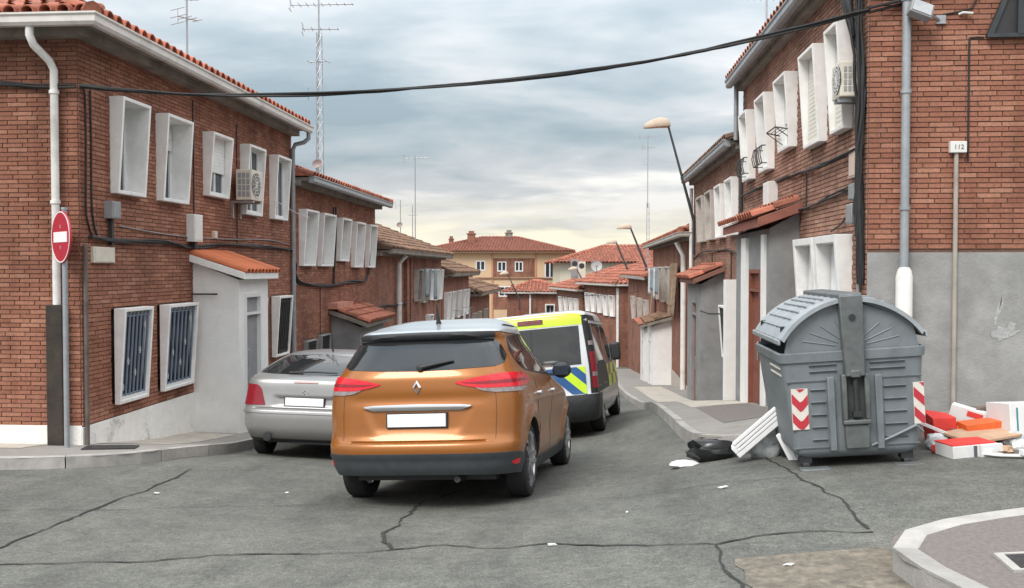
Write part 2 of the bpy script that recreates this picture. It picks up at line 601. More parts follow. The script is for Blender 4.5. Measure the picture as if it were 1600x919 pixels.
CARD = mat('brown_cardboard', (0.46, 0.30, 0.20), 0.9, var=0.15)
CARD_W = mat('white_cardboard', (0.70, 0.69, 0.68), 0.7, var=0.06)
RED_CARD = mat('red_card', (0.70, 0.05, 0.04), 0.6, var=0.12)
ORANGE_PL = mat('orange_plastic', (0.70, 0.13, 0.03), 0.5, var=0.12)
TEAL = mat('teal_print', (0.04, 0.22, 0.24), 0.6, var=0.05)
DARK_PRINT = mat('dark_print', (0.10, 0.10, 0.11), 0.6, var=0.05)
FOAM = mat('white_foam', (0.78, 0.78, 0.78), 0.8, var=0.05, bump=0.2, bscale=200)
BAG_B = mat('black_bag_plastic', (0.016, 0.017, 0.017), 0.3, var=0.2)
FILM = mat('clear_film', (0.58, 0.60, 0.61), 0.15, var=0.3, scale=12)
CREAM_B = mat('cream_render', (0.60, 0.42, 0.27), 0.9, var=0.06, scale=0.6)
WHITE_B = mat('pale_render', (0.60, 0.55, 0.44), 0.9, var=0.06, scale=0.6)
CLOTH_G = mat('grey_cloth', (0.22, 0.27, 0.30), 0.9, var=0.2)
CLOTH_W = mat('white_cloth', (0.58, 0.58, 0.58), 0.9, var=0.12)
CLOTH_B = mat('brown_reed_blind', (0.27, 0.18, 0.11), 0.9, var=0.25, scale=30)

# ------------------------------------------------------------------ ground
def asphalt_mat():
    m = bpy.data.materials.new('asphalt')
    m.use_nodes = True
    nt = m.node_tree
    p = nt.nodes['Principled BSDF']
    pos = nt.nodes.new('ShaderNodeNewGeometry').outputs['Position']

    def noise(sc, det=4, ro=0.6, stretch=None):
        v = pos
        if stretch:
            mp = nt.nodes.new('ShaderNodeMapping')
            mp.inputs['Scale'].default_value = stretch
            nt.links.new(pos, mp.inputs[0])
            v = mp.outputs[0]
        n = nt.nodes.new('ShaderNodeTexNoise')
        n.inputs['Scale'].default_value = sc
        n.inputs['Detail'].default_value = det
        n.inputs['Roughness'].default_value = ro
        nt.links.new(v, n.inputs['Vector'])
        return n.outputs[0]
    grain = noise(70, 3, 0.75)
    c = ramp_node(nt, grain, [(0.25, (0.064, 0.065, 0.059)), (0.5, (0.125, 0.125, 0.114)), (0.75, (0.235, 0.231, 0.213))])
    patch = noise(0.55, 6, 0.6)
    c = mix_node(nt, 1.0, c, ramp_node(nt, patch, [(0.35, (0.80, 0.805, 0.81)), (0.65, (1.14, 1.13, 1.11))]), 'MULTIPLY')
    worn = noise(3.5, 6, 0.7)
    c = mix_node(nt, 1.0, c, ramp_node(nt, worn, [(0.35, (0.86, 0.86, 0.86)), (0.65, (1.12, 1.12, 1.11))]), 'MULTIPLY')
    # oil drips and tyre-darkened streaks along the lane
    oil = noise(1.1, 5, 0.65, (1.6, 0.35, 1))
    c = mix_node(nt, ramp_node(nt, oil, [(0.56, (0, 0, 0)), (0.74, (0.55, 0.55, 0.55))]), c, (0.048, 0.047, 0.045))
    # paler tyre-worn tracks and dark seams of old repairs
    track = noise(0.8, 4, 0.55, (2.2, 0.22, 1))
    c = mix_node(nt, 1.0, c, ramp_node(nt, track, [(0.38, (0.93, 0.93, 0.93)), (0.62, (1.08, 1.078, 1.07))]), 'MULTIPLY')
    mid = noise(15, 5, 0.75)
    c = mix_node(nt, 1.0, c, ramp_node(nt, mid, [(0.34, (0.80, 0.80, 0.80)), (0.66, (1.2, 1.2, 1.19))]), 'MULTIPLY')
    specks = noise(26, 2, 0.5)
    c = mix_node(nt, ramp_node(nt, specks, [(0.70, (0, 0, 0)), (0.76, (0.5, 0.5, 0.5))]), c, (0.30, 0.29, 0.27))
    nt.links.new(c, p.inputs['Base Color'])
    p.inputs['Roughness'].default_value = 0.86
    p.inputs['Specular IOR Level'].default_value = 0.3
    b = nt.nodes.new('ShaderNodeBump')
    b.inputs['Strength'].default_value = 0.6
    b.inputs['Distance'].default_value = 0.006
    nt.links.new(grain, b.inputs['Height'])
    nt.links.new(b.outputs[0], p.inputs['Normal'])
    return m


ASPHALT = asphalt_mat()
CRACK = mat('crack_filler', (0.030, 0.030, 0.028), 0.9, var=0.3, scale=30)
CONC = mat('pavement_concrete', (0.27, 0.25, 0.228), 0.95, var=0.14, scale=3, bump=0.4, bscale=90, stain=0.45, stain_col=(0.15, 0.14, 0.13), stain_scale=1.5)
CONC_B = mat('pavement_beige', (0.46, 0.415, 0.355), 0.95, var=0.12, scale=4, bump=0.4, bscale=90, stain=0.35, stain_col=(0.26, 0.235, 0.21), stain_scale=1.7)
CONC_D = mat('pavement_asphalt', (0.175, 0.152, 0.138), 0.95, var=0.2, scale=40, bump=0.5, bscale=120)
KERB = mat('kerb_stone_concrete', (0.38, 0.362, 0.34), 0.93, var=0.14, scale=6, rnd=0.12, bump=0.5, bscale=70, stain=0.4, stain_col=(0.18, 0.17, 0.16), stain_scale=2.4)
PATCHM = mat('worn_concrete_patch', (0.185, 0.158, 0.124), 0.95, var=0.45, scale=16, bump=0.9, bscale=60, detail=8, stain=0.6, stain_col=(0.10, 0.09, 0.08), stain_scale=5)


def lines(a, b, step):
    n = max(1, round((b - a) / step))
    return [a + (b - a) * i / n for i in range(n)]


gx = [-3000, -800, -200, -80] + lines(-40, -12, 4) + lines(-12, 12, 0.2) + lines(12, 40, 4) + [40, 80, 200, 800, 3000]
gy = [-600, -100, -40] + lines(-20, 0, 4) + lines(0, 22, 0.2) + lines(22, 60, 2) + lines(60, 120, 6) + [120, 200, 500, 1500, 4000]
g = MB()
g.grid([[(x, y, G(x, y)) for x in gx] for y in gy])
road = tag(g.build('road', ASPHALT, smooth=True), kind='structure')


def ribbon(pts, w, lift, mb, seed=1, jit=0.35, sub=0.07):
    rnd = random.Random(seed)
    P = []
    for a, b in zip(pts, pts[1:]):
        n = max(1, int(math.dist(a, b) / sub))
        for i in range(n):
            t = i / n
            P.append((a[0] + (b[0] - a[0]) * t, a[1] + (b[1] - a[1]) * t))
    P.append(pts[-1])
    d = [0, 0]
    rows = []
    for i, (x, y) in enumerate(P):
        a, b = P[max(0, i - 1)], P[min(len(P) - 1, i + 1)]
        l = math.dist(a, b) or 1
        nx, ny = -(b[1] - a[1]) / l, (b[0] - a[0]) / l
        d[0] = d[0] * 0.8 + rnd.uniform(-1, 1) * 0.02
        ww = w * .6 * rnd.uniform(1 - jit, 1 + jit) * (.6 + .8 * abs(math.sin(x * 3.1 + y * 2.3)))
        row = []
        for s in (-1, 1):
            px, py = x + nx * (d[0] + s * ww), y + ny * (d[0] + s * ww)
            row.append((px, py, G(px, py) + lift))
        rows.append(row)
    mb.grid(rows)


CRACKS = [
    ([(-4.14, 6.0), (-4.12, 6.8), (-4.19, 7.68), (-4.19, 8.62), (-4.29, 9.89)], .016),
    ([(-5.2, 5.6), (-3.79, 5.74), (-3.29, 5.86), (-2.9, 5.88), (-2.52, 6.11), (-1.53, 6.22), (-1.29, 6.37), (-.95, 6.47), (-.65, 6.3), (-.26, 6.31), (.13, 6.16), (.86, 5.98), (1.13, 6.1), (1.49, 6.11), (1.86, 6.05)], .014),
    ([(-1.3, 9.4), (-1.54, 8.69), (-1.48, 7.56), (-1.47, 6.83), (-1.41, 6.59), (-1.29, 6.37)], .015),
    ([(1.7, 9.9), (1.76, 9.2), (1.8, 8.6), (1.83, 7.72), (1.88, 7.39), (1.89, 6.96), (1.86, 6.54), (1.88, 6.15)], .013),
    ([(.86, 5.98), (.87, 5.61), (.87, 5.0), (.9, 4.2)], .016),
    ([(-4.97, 7.54), (-3.92, 7.72), (-2.94, 8.13), (-2.31, 8.44)], .006),
    ([(.23, 8.04), (1.05, 8.04), (1.79, 7.97)], .006),
]
for k, (pts, w) in enumerate(CRACKS):
    mb = MB()
    ribbon(pts, w, 0.007, mb, seed=k + 3)
    tag(mb.build('road_crack', CRACK, recalc=False), kind='structure')
mb = MB()
rows = []
for i in range(13):
    t = i / 12
    a = (.92 + .05 * math.sin(i * 2.1) * .4, 4.2 + 1.45 * t)
    b = (2.05 - .22 * t, 4.2 + 1.55 * t)
    rows.append([(a[0] + (b[0] - a[0]) * j / 10, a[1] + (b[1] - a[1]) * j / 10, G(a[0] + (b[0] - a[0]) * j / 10, a[1] + (b[1] - a[1]) * j / 10) + .005) for j in range(11)])
mb.grid(rows)
tag(mb.build('road_repair_patch', PATCHM, recalc=False), kind='structure')


# ------------------------------------------------------------------ pavements with kerb stones
def dense(path, step=0.25):
    """smoothed, evenly spaced points along a path (Catmull-Rom)"""
    P = [Vector((*p, 0)) for p in path]
    out = []
    for i in range(len(P) - 1):
        p0, p1, p2, p3 = P[max(i - 1, 0)], P[i], P[i + 1], P[min(i + 2, len(P) - 1)]
        n = max(2, int((p2 - p1).length / step))
        l = (p2 - p1).length
        m1 = (p2 - p0).normalized() * min(l, (p2 - p0).length / 2)
        m2 = (p3 - p1).normalized() * min(l, (p3 - p1).length / 2)
        for k in range(n):
            t = k / n
            out.append(p1 * ((1 + 2 * t) * (1 - t) ** 2) + m1 * (t * (1 - t) ** 2) + p2 * (t * t * (3 - 2 * t)) + m2 * (t * t * (t - 1)))
    out.append(P[-1])
    return out


KH = 0.13


def pavement(kerb, inner, mat_, stone=0.95, kw=0.14, first=0.0, stones_until=1e9):
    """kerb path (outer edge, walked so the pavement lies on its left), inner points one per kerb vertex"""
    K = dense(kerb)
    I = [Vector((*p, 0)) for p in inner]
    KK = [Vector((*p, 0)) for p in kerb]
    # inner point for each dense kerb point: same fraction between the vertices
    segs = []
    k = 0
    fr = []
    for i in range(len(kerb) - 1):
        n = max(2, int((KK[i + 1] - KK[i]).length / 0.25))
        fr += [(i, j / n) for j in range(n)]
    fr.append((len(kerb) - 2, 1.0))
    nrm = []
    for i in range(len(K)):
        d = (K[min(i + 1, len(K) - 1)] - K[max(i - 1, 0)]).normalized()
        nrm.append(Vector((-d.y, d.x, 0)))
    mb = MB()
    rows = []
    for p, n, (i, t) in zip(K, nrm, fr):
        a = p + n * kw
        b = I[i].lerp(I[i + 1], t)
        row = []
        for j in range(9):
            q = a.lerp(b, j / 8)
            row.append((q.x, q.y, G(q.x, q.y) + KH - 0.006))
        rows.append(row)
    mb.grid(rows)
    pav = tag(mb.build('pavement', mat_, recalc=False, smooth=False), kind='structure')
    for q in pav.data.polygons:
        q.use_smooth = True
    # kerb stones one by one
    S = [0]
    for a, b in zip(K, K[1:]):
        S.append(S[-1] + (b - a).length)

    def at(s):
        i = min(max(int(np.searchsorted(S, s)) - 1, 0), len(K) - 2)
        t = (s - S[i]) / max(1e-6, S[i + 1] - S[i])
        return K[i].lerp(K[i + 1], t), nrm[i].lerp(nrm[i + 1], t).normalized()
    s = first
    rnd = random.Random(5)
    while s < min(S[-1], stones_until) - 0.1:
        e = min(s + stone * rnd.uniform(.93, 1.05), S[-1])
        mb = MB()
        rows = []
        dz = rnd.uniform(-.006, .006)
        for k in range(5):
            p, n = at(s + .006 + (e - s - .012) * k / 4)
            z = G(p.x, p.y)
            prof = [(0.0, -.15), (0.004, KH * .72), (0.012, KH - .018), (0.034, KH), (kw, KH), (kw, -.15)]
            rows.append([tuple(p + n * a + Vector((0, 0, z + b + (dz if b > 0 else 0)))) for a, b in prof])
        mb.grid(rows, closed=True)
        mb.add(rows[0], [tuple(range(6))])
        mb.add(rows[-1], [tuple(range(6))])
        mb.build('kerb_stone', KERB, pav)
        s = e
    return pav


def sheet(quad, lift, name, m, kind='structure', n=8, parent=None, grid=None):
    """a thin sheet following the pavement, quad of (x, y) corners"""
    mb = MB()
    a, b, c, d = [Vector((*p, 0)) for p in quad]
    rows = []
    for i in range(n + 1):
        l, r = a.lerp(d, i / n), b.lerp(c, i / n)
        rows.append([(q.x, q.y, G(q.x, q.y) + KH - .006 + lift) for q in (l.lerp(r, j / n) for j in range(n + 1))])
    mb.grid(rows)
    o = mb.build(name, m, parent, recalc=False)
    return tag(o, kind=kind) if kind else o


# left pavement: along the cross street, round the corner, down the street (walked backwards so that it lies on the left)
pavement([(-4.9, 60), (-4.9, 34), (-4.9, 20), (-4.85, 13.8), (-4.85, 11.2), (-5.04, 10.3), (-5.4, 9.95), (-6.07, 9.68), (-7, 9.55), (-14, 9.45)],
         [(-6.1, 60), (-6.1, 34), (-6.1, 20), (-6.1, 13.8), (-6.1, 11.6), (-6.1, 11.0), (-6.1, 10.8), (-6.4, 10.8), (-7.2, 10.8), (-14, 10.8)], CONC, stone=1.0, first=16.0)
# far right pavement
pavement([(14, 9.35), (6, 9.4), (3.4, 9.6), (2.2, 9.95), (1.62, 10.35), (1.42, 11.0), (1.4, 13), (1.4, 20), (1.3, 28), (1.5, 40), (1.6, 52)],
         [(14, 10.4), (6, 10.4), (3.8, 10.4), (3.3, 10.4), (3.15, 10.5), (3.15, 11.4), (3.15, 13), (3.15, 20), (3.15, 28), (3.15, 40), (3.15, 52)], CONC, stone=1.0, first=6.0)
# near right pavement on this side of the cross street
near_pav = pavement([(2.3, -6), (2.3, 0), (2.2, 3.3), (2.0, 4.5), (1.88, 5.1), (1.95, 5.45), (2.3, 5.72), (3.05, 5.98), (8, 7.1)],
                    [(9, -6), (9, 0), (9, 3.3), (6, 3.9), (5, 4.3), (5, 4.7), (5.5, 5.1), (6, 5.5), (9, 5.8)], CONC_D, stone=1.25, kw=0.16, first=5.0)
sheet([(-6.02, 11.0), (-5.2, 11.3), (-5.25, 13.7), (-6.02, 13.9)], .004, 'pavement_slab', CONC_B)
sheet([(-7.9, 10.15), (-6.5, 10.25), (-6.4, 10.66), (-7.9, 10.66)], .004, 'pavement_slab', CONC_B)
sheet([(1.75, 11.6), (2.6, 11.6), (2.55, 14.6), (1.75, 14.4)], .004, 'pavement_slab', CONC_D)
sheet([(1.7, 14.6), (2.6, 14.6), (2.5, 19.8), (1.7, 19.6)], .004, 'pavement_slab', CONC_B)
sheet([(1.65, 20.4), (2.5, 20.6), (2.5, 30), (1.65, 30)], .004, 'pavement_slab', CONC_B)
sheet([(2.36, 3.4), (3.4, 3.4), (3.2, 4.56), (2.18, 4.56)], .004, 'pavement_slab', CONC_B)

# manhole covers let into the pavements
COVER = mat('iron_cover', (0.045, 0.042, 0.042), 0.6, 0.3, var=0.25, scale=20, bump=0.6, bscale=90)


def cover(quad, frame_m, label):
    e = empty('manhole_cover', (quad[0][0], quad[0][1], G(*quad[0]) + KH), label, 'manhole cover')
    cx = sum(p[0] for p in quad) / 4
    cy = sum(p[1] for p in quad) / 4
    inn = [(cx + (x - cx) * .84, cy + (y - cy) * .84) for x, y in quad]
    mb = MB()
    h = KH + .004
    for i in range(4):
        a, b, c, d = quad[i], quad[(i + 1) % 4], inn[(i + 1) % 4], inn[i]
        top = [(x, y, G(x, y) + h + .006) for x, y in (a, b, c, d)]
        bot = [(x, y, z - .05) for x, y, z in top]
        mb.hexa(bot + top)
    mb.build('frame', frame_m, e)
    mb = MB()
    top = [(x, y, G(x, y) + h + .001) for x, y in inn]
    mb.hexa([(x, y, z - .04) for x, y, z in top] + top)
    mb.build('lid', COVER, e)


cover([(-5.75, 10.22), (-5.2, 10.4), (-5.3, 10.72), (-5.85, 10.55)], COVER, 'dark iron manhole cover in the pavement beside the no entry sign')
cover([(2.17, 4.82), (2.75, 4.86), (2.78, 5.16), (2.2, 5.12)], KERB, 'dark manhole cover with pale frame in the near pavement')


# ------------------------------------------------------------------ houses
BP, BH, BL = 0.054, 0.044, 0.25
_b = MB()
_b.hexa([(-.5, -.004, -BH / 2), (.5, -.004, -BH / 2), (.5, .013, -BH / 2), (-.5, .013, -BH / 2), (-.5, -.004, BH / 2), (.5, -.004, BH / 2), (.5, .011, BH / 2), (-.5, .011, BH / 2)])
BRICK_ME = _b.mesh('brick', BR_R)


def brick_rows(a0, a1, z0, z1, holes, seed=1):
    """bricks of one wall in running bond: (start, end, z centre)"""
    rnd = random.Random(seed)
    out = []
    k = math.floor(z0 / BP)
    while k * BP < z1 - BH:
        z = k * BP
        if z >= z0 - .01:
            iv = [(a0, a1)]
            for (h0, h1, y0, y1) in holes:
                if y1 > z + .004 and y0 < z + BH - .004:
                    nv = []
                    for s, e in iv:
                        if h1 <= s or h0 >= e:
                            nv.append((s, e))
                        else:
                            if h0 > s:
                                nv.append((s, h0))
                            if h1 < e:
                                nv.append((h1, e))
                    iv = nv
            off = (k % 2) * BL / 2 + (0.06 if k % 7 == 3 else 0)
            for s, e in iv:
                j = math.floor((s - off) / BL)
                while j * BL + off < e:
                    b0, b1 = max(s, j * BL + off), min(e, (j + 1) * BL + off - .011)
                    if b1 - b0 > .03:
                        out.append((b0 + rnd.uniform(0, .003), b1, z + BH / 2 + rnd.uniform(-.0015, .0015)))
                    j += 1
        k += 1
    return out


def wall_plane(mb, F, a0, a1, z0, z1, holes, depth=.2, mi=0):
    """a flat wall split round its openings, with reveals; F(a, n, z)"""
    us = sorted({a0, a1} | {x for h in holes for x in h[:2] if a0 < x < a1})
    zs = sorted({z0, z1} | {x for h in holes for x in h[2:] if z0 < x < z1})
    for ua, ub in zip(us, us[1:]):
        for za, zb in zip(zs, zs[1:]):
            cu, cz = (ua + ub) / 2, (za + zb) / 2
            if any(h[0] < cu < h[1] and h[2] < cz < h[3] for h in holes):
                continue
            mb.quad(F(ua, 0, za), F(ub, 0, za), F(ub, 0, zb), F(ua, 0, zb), mi)
    for h in holes:
        p = [(h[0], h[2]), (h[1], h[2]), (h[1], h[3]), (h[0], h[3])]
        for i in range(4):
            (a, b), (c, d) = p[i], p[(i + 1) % 4]
            mb.quad(F(a, 0, b), F(c, 0, d), F(c, -depth, d), F(a, -depth, b), mi)


def frame_fn(org, ang, s):
    a = R(ang)
    U = (math.sin(a), math.cos(a))
    Nn = (s * math.cos(a), -s * math.sin(a))

    def F(u, n, z):
        return (org[0] + U[0] * u + Nn[0] * n, org[1] + U[1] * u + Nn[1] * n, z)
    return F


def tile_slope(mb, A, B, inward, tan, run, hipA, hipB, pitch=.21, course=.36, rad=.085, seg=4, mi=0, seed=2, skip=0):
    """barrel tiles over one roof slope; A-B eave, inward horizontal unit vector"""
    rnd = random.Random(seed)
    A, B, I = Vector(A), Vector(B), Vector(inward)
    d = (B - A)
    W = d.length
    d.normalize()
    sl = (I + Vector((0, 0, tan))).normalized()
    nr = d.cross(sl)
    if nr.z < 0:
        nr = -nr
    cs = math.sqrt(1 + tan * tan)
    # the under-tiles: one sheet
    rA, rB = (run if hipA else 0), (run if hipB else 0)
    top = min(run, W / 2) if hipA and hipB else run
    pts = [A, B, B + I * top - d * (top if hipB else 0) + Vector((0, 0, tan * top)), A + I * top + d * (top if hipA else 0) + Vector((0, 0, tan * top))]
    mb.quad(*[tuple(p) for p in pts], mi, 0.15)
    n = int(W / pitch)
    for i in range(n):
        c = (i + .5) * W / n
        L = run
        if hipA:
            L = min(L, c)
        if hipB:
            L = min(L, W - c)
        L *= cs
        r = 0
        k = 0
        while r < L - .05:
            e = min(r + course + .05, L)
            if k >= skip:
                t = rnd.random()
                jo = rnd.uniform(-.012, .012)
                rows = []
                for rr, ra, lift in ((r - (.03 if k == 0 else 0), rad, .028), (e, rad * .8, .004)):
                    o = A + d * (c + jo) + sl * rr + nr * lift
                    rows.append([tuple(o + d * (math.cos(math.pi * q / seg) * ra) + nr * (math.sin(math.pi * q / seg) * ra)) for q in range(seg + 1)])
                mb.grid(rows, mi, tint=t)
                if k == 0:
                    rows0 = [Vector(p) - nr * 0 for p in rows[0]]
            r += course
            k += 1
    return pts


def cap_line(mb, P, Q, r=.11, mi=0):
    P, Q = Vector(P), Vector(Q)
    n = max(1, int((Q - P).length / .4))
    for i in range(n):
        a, b = P.lerp(Q, i / n), P.lerp(Q, (i + 1.12) / n)
        mb.tube([a + Vector((0, 0, .03)), b], [r, r * .85], 8, mi, caps=True, tint=random.random())


def hip_roof(parent, F, u0, u1, n0, n1, z, tan, mat_, near=True, far=True, pitch=.21, course=.36, over=0.4, seg=4, name='roof', far_side=True, skip=0):
    """hipped roof over the rectangle u0..u1 x n1..n0 (n0 street side)"""
    mb = MB()
    c = [Vector(F(u0, n0, z)), Vector(F(u1, n0, z)), Vector(F(u1, n1, z)), Vector(F(u0, n1, z))]
    run = (n0 - n1) / 2
    rad = pitch * .4
    I = (c[3] - c[0]).normalized()
    D = (c[1] - c[0]).normalized()
    tile_slope(mb, c[0], c[1], I, tan, run, near, far, pitch, course, rad, seg, seed=1, skip=skip)
    mb.quad(tuple(c[3]), tuple(c[2]), tuple(c[2] - I * run - D * (run if far else 0) + Vector((0, 0, tan * run))), tuple(c[3] - I * run + D * (run if near else 0) + Vector((0, 0, tan * run))), tint=.3)
    rz = Vector((0, 0, tan * run))
    ra = c[0] + I * run + (D * run if near else Vector()) + rz
    rb = c[1] + I * run - (D * run if far else Vector()) + rz
    if near:
        tile_slope(mb, c[0], c[3], D, tan, run, True, True, pitch, course, rad, seg, seed=3, skip=skip)
        cap_line(mb, c[0], ra, rad * 1.25)
        cap_line(mb, c[3], ra, rad * 1.25)
    else:
        mb.add([tuple(c[0] + Vector((0, 0, -.0))), tuple(c[3]), tuple(ra)], [(0, 1, 2)], tint=.3)
    if far:
        tile_slope(mb, c[1], c[2], -D, tan, run, True, True, pitch, course, rad, seg, seed=4)
        cap_line(mb, c[1], rb, rad * 1.25)
        cap_line(mb, c[2], rb, rad * 1.25)
    else:
        mb.add([tuple(c[1]), tuple(c[2]), tuple(rb)], [(0, 1, 2)], tint=.3)
    cap_line(mb, ra, rb, rad * 1.25)
    o = mb.build(name, mat_, parent, recalc=False)
    for q in o.data.polygons:
        q.use_smooth = True
    o.data.set_sharp_from_angle(angle=R(35))
    return o


def window(root, F, u0, u1, z0, z1, fill='glass', nt=.20, nb=.115, t=.045, surround=None, front=None, two=False, deep=.2):
    """projecting window surround (wider at the top), with frame, pane and filling as sub-parts"""
    S = surround or WIN_W
    H = z1 - z0

    def nf(z):
        return nb + (nt - nb) * (z - z0) / H
    mb = MB()

    def board(ua, ub, za, zb):
        mb.hexa([F(ua, -deep, za), F(ub, -deep, za), F(ub, nf(za), za), F(ua, nf(za), za), F(ua, -deep, zb), F(ub, -deep, zb), F(ub, nf(zb), zb), F(ua, nf(zb), zb)])
    board(u0, u0 + t, z0, z1)
    board(u1 - t, u1, z0, z1)
    board(u0 + t, u1 - t, z1 - t, z1)
    board(u0 + t, u1 - t, z0, z0 + t)
    w = mb.build('window', S, root, bevel=.006)
    a, b, c, d = u0 + t, u1 - t, z0 + t, z1 - t
    m = MB()
    q = .045
    for (x0, x1, y0, y1) in ((a, a + q, c, d), (b - q, b, c, d), (a + q, b - q, c, c + q), (a + q, b - q, d - q, d)):
        m.box(x0, x1, -deep + .005, -deep + .055, y0, y1, M=lambda x, n, z: F(x, n, z))
    mid = (a + b) / 2
    if fill not in ('bars', 'blackbars'):
        m.box(mid - q / 2, mid + q / 2, -deep + .005, -deep + .06, c + q, d - q, M=lambda x, n, z: F(x, n, z))
    m.build('frame', FRAME_A, w)
    m = MB()
    m.box(a + .01, b - .01, -deep + .02, -deep + .03, c + .01, d - .01, M=lambda x, n, z: F(x, n, z))
    m.build('pane', GLASS_B if fill == 'bars' else GLASS_D, w)
    if fill.startswith('shutter'):
        part = {'shutter': .98, 'shutter_half': .62, 'shutter_part': .35}.get(fill.split(':')[0], .98)
        n = max(3, int((d - c) * part / .055))
        rows = []
        for i in range(n + 1):
            z = d - (d - c) * part * i / n
            rows.append([F(a + .012, -deep + .075, z), F(b - .012, -deep + .075, z)])
            z2 = z - (d - c) * part / n * .8
            if i < n:
                rows.append([F(a + .012, -deep + .080, z - .004), F(b - .012, -deep + .080, z - .004)])
                rows.append([F(a + .012, -deep + .080, z2), F(b - .012, -deep + .080, z2)])
        m = MB()
        m.grid(rows)
        m.build('shutter', {'c': SHUT_C, 'g': SHUT_G}.get(fill[-1] if ':' in fill else '', SHUT_W), w, recalc=False)
    if fill == 'curtain':
        m = MB()
        for s0, s1 in ((a + .03, mid - .01), (mid + .01, b - .03)):
            rows = []
            for j in range(13):
                x = s0 + (s1 - s0) * j / 12
                dn = .012 * math.sin(j * 2.2)
                rows.append([F(x, -deep + .075 + dn, d - .02), F(x + .01 * math.sin(j), -deep + .075 + dn, c + .03)])
            m.grid(rows)
        m.build('curtain', CURTAIN, w, recalc=False)
    if fill in ('bars', 'blackbars'):
        m = MB()
        nb_ = 7
        for i in range(nb_):
            x = a + (b - a) * (i + .5) / nb_
            m.tube([F(x, nf(c) - .035, c), F(x, nf(d) - .035, d)], .016, 6)
        for z in (c + .06, d - .06):
            m.tube([F(a, nf(z) - .04, z), F(b, nf(z) - .04, z)], .012, 6)
        m.build('grille', IRON_W if fill == 'bars' else IRON_B, w)
        if fill == 'bars':
            m = MB()
            for i, h in enumerate((.08, .42, .72, .25, .55, .9, .33)):
                if i in (2, 6):
                    continue
                x = a + (b - a) * (i + .5) / nb_
                z = c + (d - c) * (.08 + .84 * h)
                m.box(x - .015, x + .015, nf(z) - .032, nf(z) - .018, z - .045, z + .045, M=F)
                m.box(x - .028, x + .028, nf(z) - .030, nf(z) - .020, z - .012, z + .012, M=F)
            m.build('grille_ornaments', SHUT_G, w)['kind'] = 'stuff'
    if fill == 'rail':
        m = MB()
        for z in (z0 + .06, z0 + .34):
            m.tube([F(u0, nf(z), z), F(u0, nf(z) + .2, z), F(u1, nf(z) + .2, z), F(u1, nf(z), z)], .012, 6)
        for i in range(9):
            x = u0 + (u1 - u0) * i / 8
            m.tube([F(x, nf(z0) + .2, z0 + .06), F(x, nf(z0) + .2, z0 + .34)], .009, 5)
        m.build('railing', IRON_B, w)
    return w


GUT = [(0, 0), (.03, -.015), (.10, -.015), (.125, .02), (.125, .085), (.145, .105), (.145, .125), (0, .125)]
CORN = [(-.02, 0), (.10, 0), (.16, .05), (.30, .06), (.30, .13), (-.02, .13)]


def downpipe(parent, pts, r, m, name='downpipe', clips=(), mcl=None):
    mb = MB()
    mb.tube(pts, r, 12)
    o = mb.build(name, m, parent, smooth=50)
    for p in clips:
        c = MB()
        c.tube([Vector(p) - Vector((0, 0, .02)), Vector(p) + Vector((0, 0, .02))], r * 1.25, 12)
        c.build('pipe_clip', mcl or m, o, smooth=50)
    return o


def add_bricks(root, F, fac, gab, D, L, count=300, seed=1, fm=None):
    """real bricks: the nearest as parts, the rest one stuff part"""
    allb = []
    for b in fac:
        allb.append(('f', b))
    for b in gab:
        allb.append(('g', b))

    def pos(k, b):
        c = (b[0] + b[1]) / 2
        return F(c, 0, b[2]) if k == 'f' else F(0, c, b[2])
    camp = Vector((0, 0, 2.1))
    d0, d1 = Vector(F(1, 0, 0)) - Vector(F(0, 0, 0)), Vector(F(0, 1, 0)) - Vector(F(0, 0, 0))

    def size_(k, b):                                    # how large it shows: length seen square-on over distance
        p = Vector(pos(k, b)) - camp
        al, no = (d0, d1) if k == 'f' else (d1, -d0)
        fac_ = abs(p.normalized().dot(no))
        px = 910 + 1450 * p.x / max(.1, p.y)
        py = 421 - 1450 * p.z / max(.1, p.y)
        vis = 1 if (-20 < px < 1620 and -20 < py < 930) else .01
        return vis * fac_ * (b[1] - b[0]) / p.length_squared
    allb.sort(key=lambda kb: -size_(*kb))
    mbs = {'f': MB(), 'g': MB()}
    rnd = random.Random(seed)
    for i, (k, b) in enumerate(allb):
        mb = mbs[k]
        ln = b[1] - b[0]
        al, no = (d0, d1) if k == 'f' else (d1, -d0)
        p = Vector(pos(k, b))
        if i < count:
            X = al * ln
            Mx = Matrix(((X.x, no.x, 0, p.x), (X.y, no.y, 0, p.y), (X.z, no.z, 1, p.z), (0, 0, 0, 1)))
            loc = Mx.to_translation()
            if X.to_2d().normalized().to_3d().cross(no).z < 0:
                X = -X
            rot = Matrix(((X.normalized().x, no.x, 0), (X.normalized().y, no.y, 0), (0, 0, 1)))
            inst('brick', BRICK_ME, root, Matrix.LocRotScale(loc + no * rnd.uniform(-.0025, .0015), rot.to_euler(), Vector((ln, 1, 1))))
        else:
            pr = .012 + rnd.uniform(-.003, .002)
            h = BH / 2
            A, Bq = p - al * (ln / 2), p + al * (ln / 2)
            q = [A - no * .004, Bq - no * .004, Bq + no * pr, A + no * pr]
            vs = [tuple(v + Vector((0, 0, -h))) for v in q] + [tuple(v + Vector((0, 0, h))) for v in q]
            mb.add(vs, [(0, 1, 2, 3), (4, 7, 6, 5), (3, 2, 6, 7), (0, 3, 7, 4), (1, 5, 6, 2)], 0, rnd.random())
    for k, mb in mbs.items():
        if mb.v:
            o = mb.build('brickwork', (fm or BR_T) if k == 'f' else BR_T, root, recalc=False)
            o['kind'] = 'stuff'


